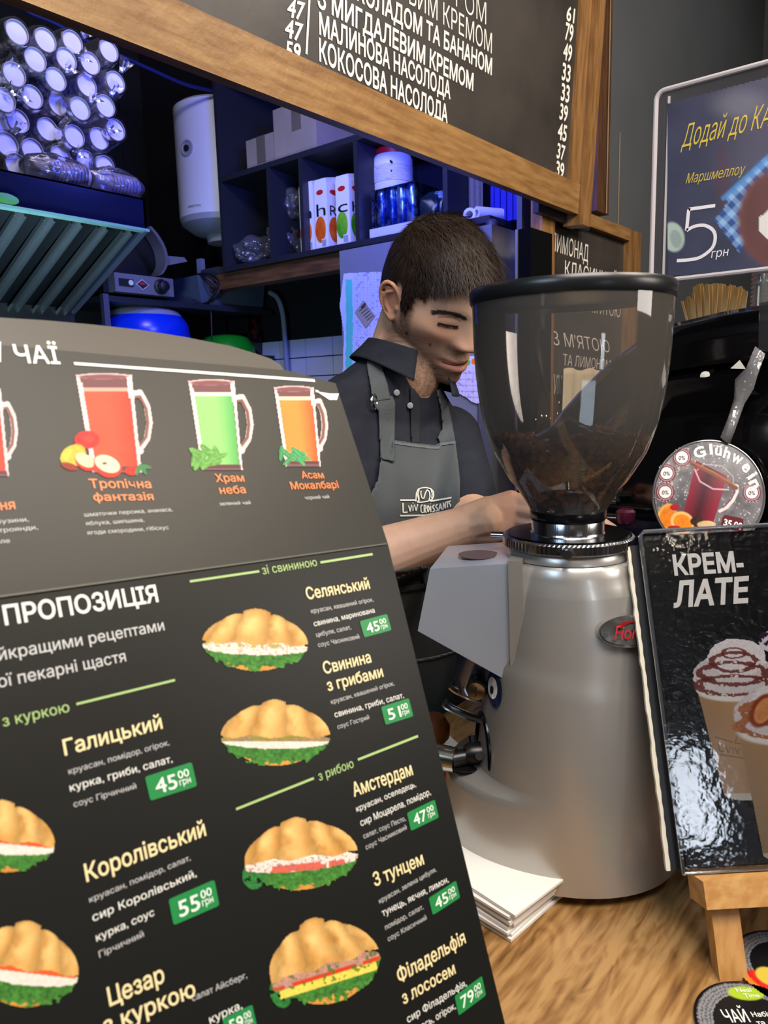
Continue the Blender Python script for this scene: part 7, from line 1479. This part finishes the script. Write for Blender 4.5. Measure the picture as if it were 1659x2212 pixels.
# collar and placket
cn = (nk0*.35+NB*.65); axn = nrm(nk0-NB); oc = nrm(hit(905, 850, T1, 0)-NB); oc = nrm(oc-axn*(oc@axn)); sc_ = np.cross(axn, oc)
for sg in (1, -1):
    rows = []; n_ = 26
    for i in range(n_+1):
        a = .42+(PI-.42)*i/n_; d = oc*math.cos(a)+sg*sc_*math.sin(a); k = math.cos(a); lift = .012*(1-k)*.9
        b0 = NB+axn*(.018+lift); rows.append([b0+d*.066, b0+axn*.010+d*.0655, b0+axn*.012+d*.069, b0-axn*.002+d*.076, b0-axn*(.020+.014*max(k, 0)**2)+d*(.088+.004*max(k, 0)), b0-axn*(.023+.016*max(k, 0)**2)+d*(.089+.005*max(k, 0))])
    bm = bmesh.new(); loft(bm, rows, False, False, closed=False); o = fin('collar', bm, M_polo, tb, True, auto=60, norm=False); md = o.modifiers.new('t', 'SOLIDIFY'); md.thickness = .002
drape('placket', [(886, 838), (903, 850), (908, 900), (906, 958), (890, 958), (888, 900)], 4, T1, .004, mat('placket_navy', '191b24', .85), .002, 2)
for (x, y) in ((857, 848), (886, 876)):
    p = hit(x, y, T2, .006); bm = bmesh.new(); lathe(bm, [(.0045, 0), (.0045, .0014), (.003, .002), (0, .0016)], p, 16, ax=-ray(x, y)); fin('button', bm, mat('button_grey', '8c9094', .3), tb, True)
# ------------------------------------------------------------------ hair
hv2, hf2 = sphere_pts(6); HV2 = head_shape(hv2); R_a, F_a, U_a = np.abs(HV2[:, 0]), HV2[:, 1], HV2[:, 2]
nn2 = hv2*np.array([1/.0765, 1/.098, 1/.116]); nn2 /= np.linalg.norm(nn2, axis=1)[:, None]
# lower limit of the hair as a function of how far forward a point lies
ff = np.array([-.11, -.07, -.04, -.020, -.012, .004, .012, .016, .027, .032, .036, .048, .060, .072, .082, .095]); lim = np.array([-.060, -.058, -.048, -.030, .018, .032, .020, -.010, -.012, .002, .016, .024, .040, .062, .069, .070])
low = np.interp(F_a, ff, lim)+.003*np.sin(F_a*900)+.002*np.sin(HV2[:, 0]*700)
mk_ = sm(-.004, .010, U_a-low)
topk = sm(.02, .10, U_a); frk = sm(.0, .09, F_a); th_ = .0065+.009*topk+.008*topk*frk+.003*sm(-.02, -.09, F_a)
nzh = np.array([mnoise.noise(Vector((p[0]*55, p[1]*22, p[2]*38)))*.5+mnoise.noise(Vector((p[0]*130, p[1]*45, p[2]*80)))*.35 for p in HV2])
TH = (th_*(1+.45*nzh))*mk_-.003*(1-mk_)
HH = HV2+nn2*TH[:, None]+np.array([0, .006, .0])*(topk*frk*mk_)[:, None]
keep = mk_ > .03; rm = -np.ones(len(HH), int); rm[keep] = np.arange(keep.sum()); hfk = [tuple(rm[i] for i in f) for f in hf2 if keep[list(f)].all()]
WH = H2W(HH); VV = list(WH[keep]); CCc = list(np.clip(cc('1b1410')[None]*(1+.5*nzh[keep][:, None]), 0, 1)); FF = hfk
rh = random.Random(2); idx = np.where(mk_ > .25)[0]; crown = np.array([0, -.055, .10])
for k in range(20000):
    i = idx[rh.randrange(len(idx))]; p = HH[i]+np.array([rh.uniform(-.001, .001) for _ in range(3)]); n = nn2[i]
    tk = topk[i]; d = np.array([0.15*math.copysign(1, p[0])*(1-tk)+.25*p[0]/.07*tk, .75+.25*tk, -.55*(1-tk)-.10*tk]) if p[1] > -.055 else np.array([0, -.15, -1.])
    if tk < .5 and p[1] < .03 and abs(p[0]) > .05: d = np.array([0, .35, -1.])
    d = d+np.array([rh.gauss(0, .22), rh.gauss(0, .18), rh.gauss(0, .18)]); d = nrm(d-n*(d@n)); L = .009+.022*tk*rh.uniform(.5, 1.2); lift = (.12+.34*tk)*rh.random(); sd = nrm(np.cross(n, d))*(.00042+.0003*rh.random()); kk = len(VV)
    if mk_[i] < .6: L *= .55
    if p[1] > .055 and p[2] > .04: L *= 1.5; lift += .25*rh.random()
    for s_ in range(4):
        t_ = s_/3; c_ = p-n*.0012+d*L*t_+n*(L*(lift*t_-.42*t_*t_*tk*.6)+.0012*t_); wv = 1-t_*.9; VV += [H2W(c_-sd*wv), H2W(c_+sd*wv)]
    g = rh.uniform(.5, 2.6); CCc += [cc('261c16')*g]*8; FF += [(kk, kk+1, kk+3, kk+2), (kk+2, kk+3, kk+5, kk+4), (kk+4, kk+5, kk+7, kk+6)]
mk('hair', VV, FF, vcmat('hair_dark', .5, .3), tb, True, cols=np.array(CCc))
# ------------------------------------------------------------------ brows, lashes, mouth line
def strands(name, pts, wpx, n, Lpx, ang, colr, seed):
    r_ = random.Random(seed); V = []; Fc = []
    seg_ = [math.hypot(b[0]-a[0], b[1]-a[1]) for a, b in zip(pts[:-1], pts[1:])]; tot = sum(seg_)
    for k in range(n):
        s_ = r_.random()*tot; j = 0
        while j < len(seg_)-1 and s_ > seg_[j]: s_ -= seg_[j]; j += 1
        a, b = pts[j], pts[j+1]; t_ = s_/seg_[j]; dx, dy = (b[0]-a[0])/seg_[j], (b[1]-a[1])/seg_[j]; ww = wpx*(1-.5*abs((k/n)*0)); x = a[0]+(b[0]-a[0])*t_+r_.uniform(-.5, .5)*ww*-dy; y = a[1]+(b[1]-a[1])*t_+r_.uniform(-.5, .5)*ww*dx
        an = math.atan2(dy, dx)+ang+r_.gauss(0, .25); x2, y2 = x+Lpx*math.cos(an), y+Lpx*math.sin(an); h0 = hit(x, y, [BVHb], .0006); h1 = hit(x2, y2, [BVHb], .0012)
        if h0 is None or h1 is None or np.linalg.norm(h1-h0) > .02: continue
        sdx = nrm(np.cross(h1-h0, ray(x, y)))*.00035; kk = len(V); V += [h0-sdx, h0+sdx, h1+sdx*.3, h1-sdx*.3]; Fc.append((kk, kk+1, kk+2, kk+3))
    return mk(name, V, Fc, mat('brow_hair', colr, .6), tb)
def hloc(pts):  # head-local anchor points seen as pixels
    W = H2W(np.array(pts, float)); x, y = pix(W); return list(zip(x, y))
# find surface height along the face for given (R, U)
def facepx(R_, U_):
    d = HV[(np.abs(HV[:, 0]-R_) < .004) & (np.abs(HV[:, 2]-U_) < .004) & (HV[:, 1] > 0)]; Fq = d[:, 1].mean() if len(d) else .09; return hloc([(R_, Fq, U_)])[0]
brow = [facepx(*p) for p in ((.052, .0115), (.044, .0155), (.032, .0165), (.020, .0140), (.012, .0115))]
strands('eyebrow', brow, 6.5, 300, 8, PI, '24180f', 1)
OC = OnCloth([BVHb], .0009)
lid = [facepx(*p) for p in ((.0465, -.0010), (.041, -.0020), (.034, -.0028), (.027, -.0030), (.019, -.0022))]
sp_ = [tuple(p)[:2] for p in spline([(x, y, 0) for x, y in lid], 4)]
OC.line(sp_[:3], 1.4); OC.line(sp_[2:-3], 2.6); OC.line(sp_[-4:], 1.5); OC.done('lash_line', mat('lash_dark', '170e0b', .6))
strands('eyelashes', sp_, 1.5, 90, 7, PI/2+.1, '17100c', 4)
OC = OnCloth([BVHb], .0007); cr2 = [facepx(*p) for p in ((.047, .0060), (.040, .0090), (.032, .0100), (.024, .0088), (.018, .0055))]; OC.line([tuple(p)[:2] for p in spline([(x, y, 0) for x, y in cr2], 4)], 1.3); OC.done('lid_crease', mat('crease_skin', 'a06e56', .6))
OC = OnCloth([BVHb], .0007); mt_ = [facepx(*p) for p in ((.0245, -.0685), (.018, -.0680), (.010, -.0672), (.0, -.0668), (-.008, -.0672), (-.018, -.068))]; OC.line([tuple(p)[:2] for p in spline([(x, y, 0) for x, y in mt_], 3)], 2.0); OC.done('mouth_line', mat('mouth_dark', '4a221c', .6))
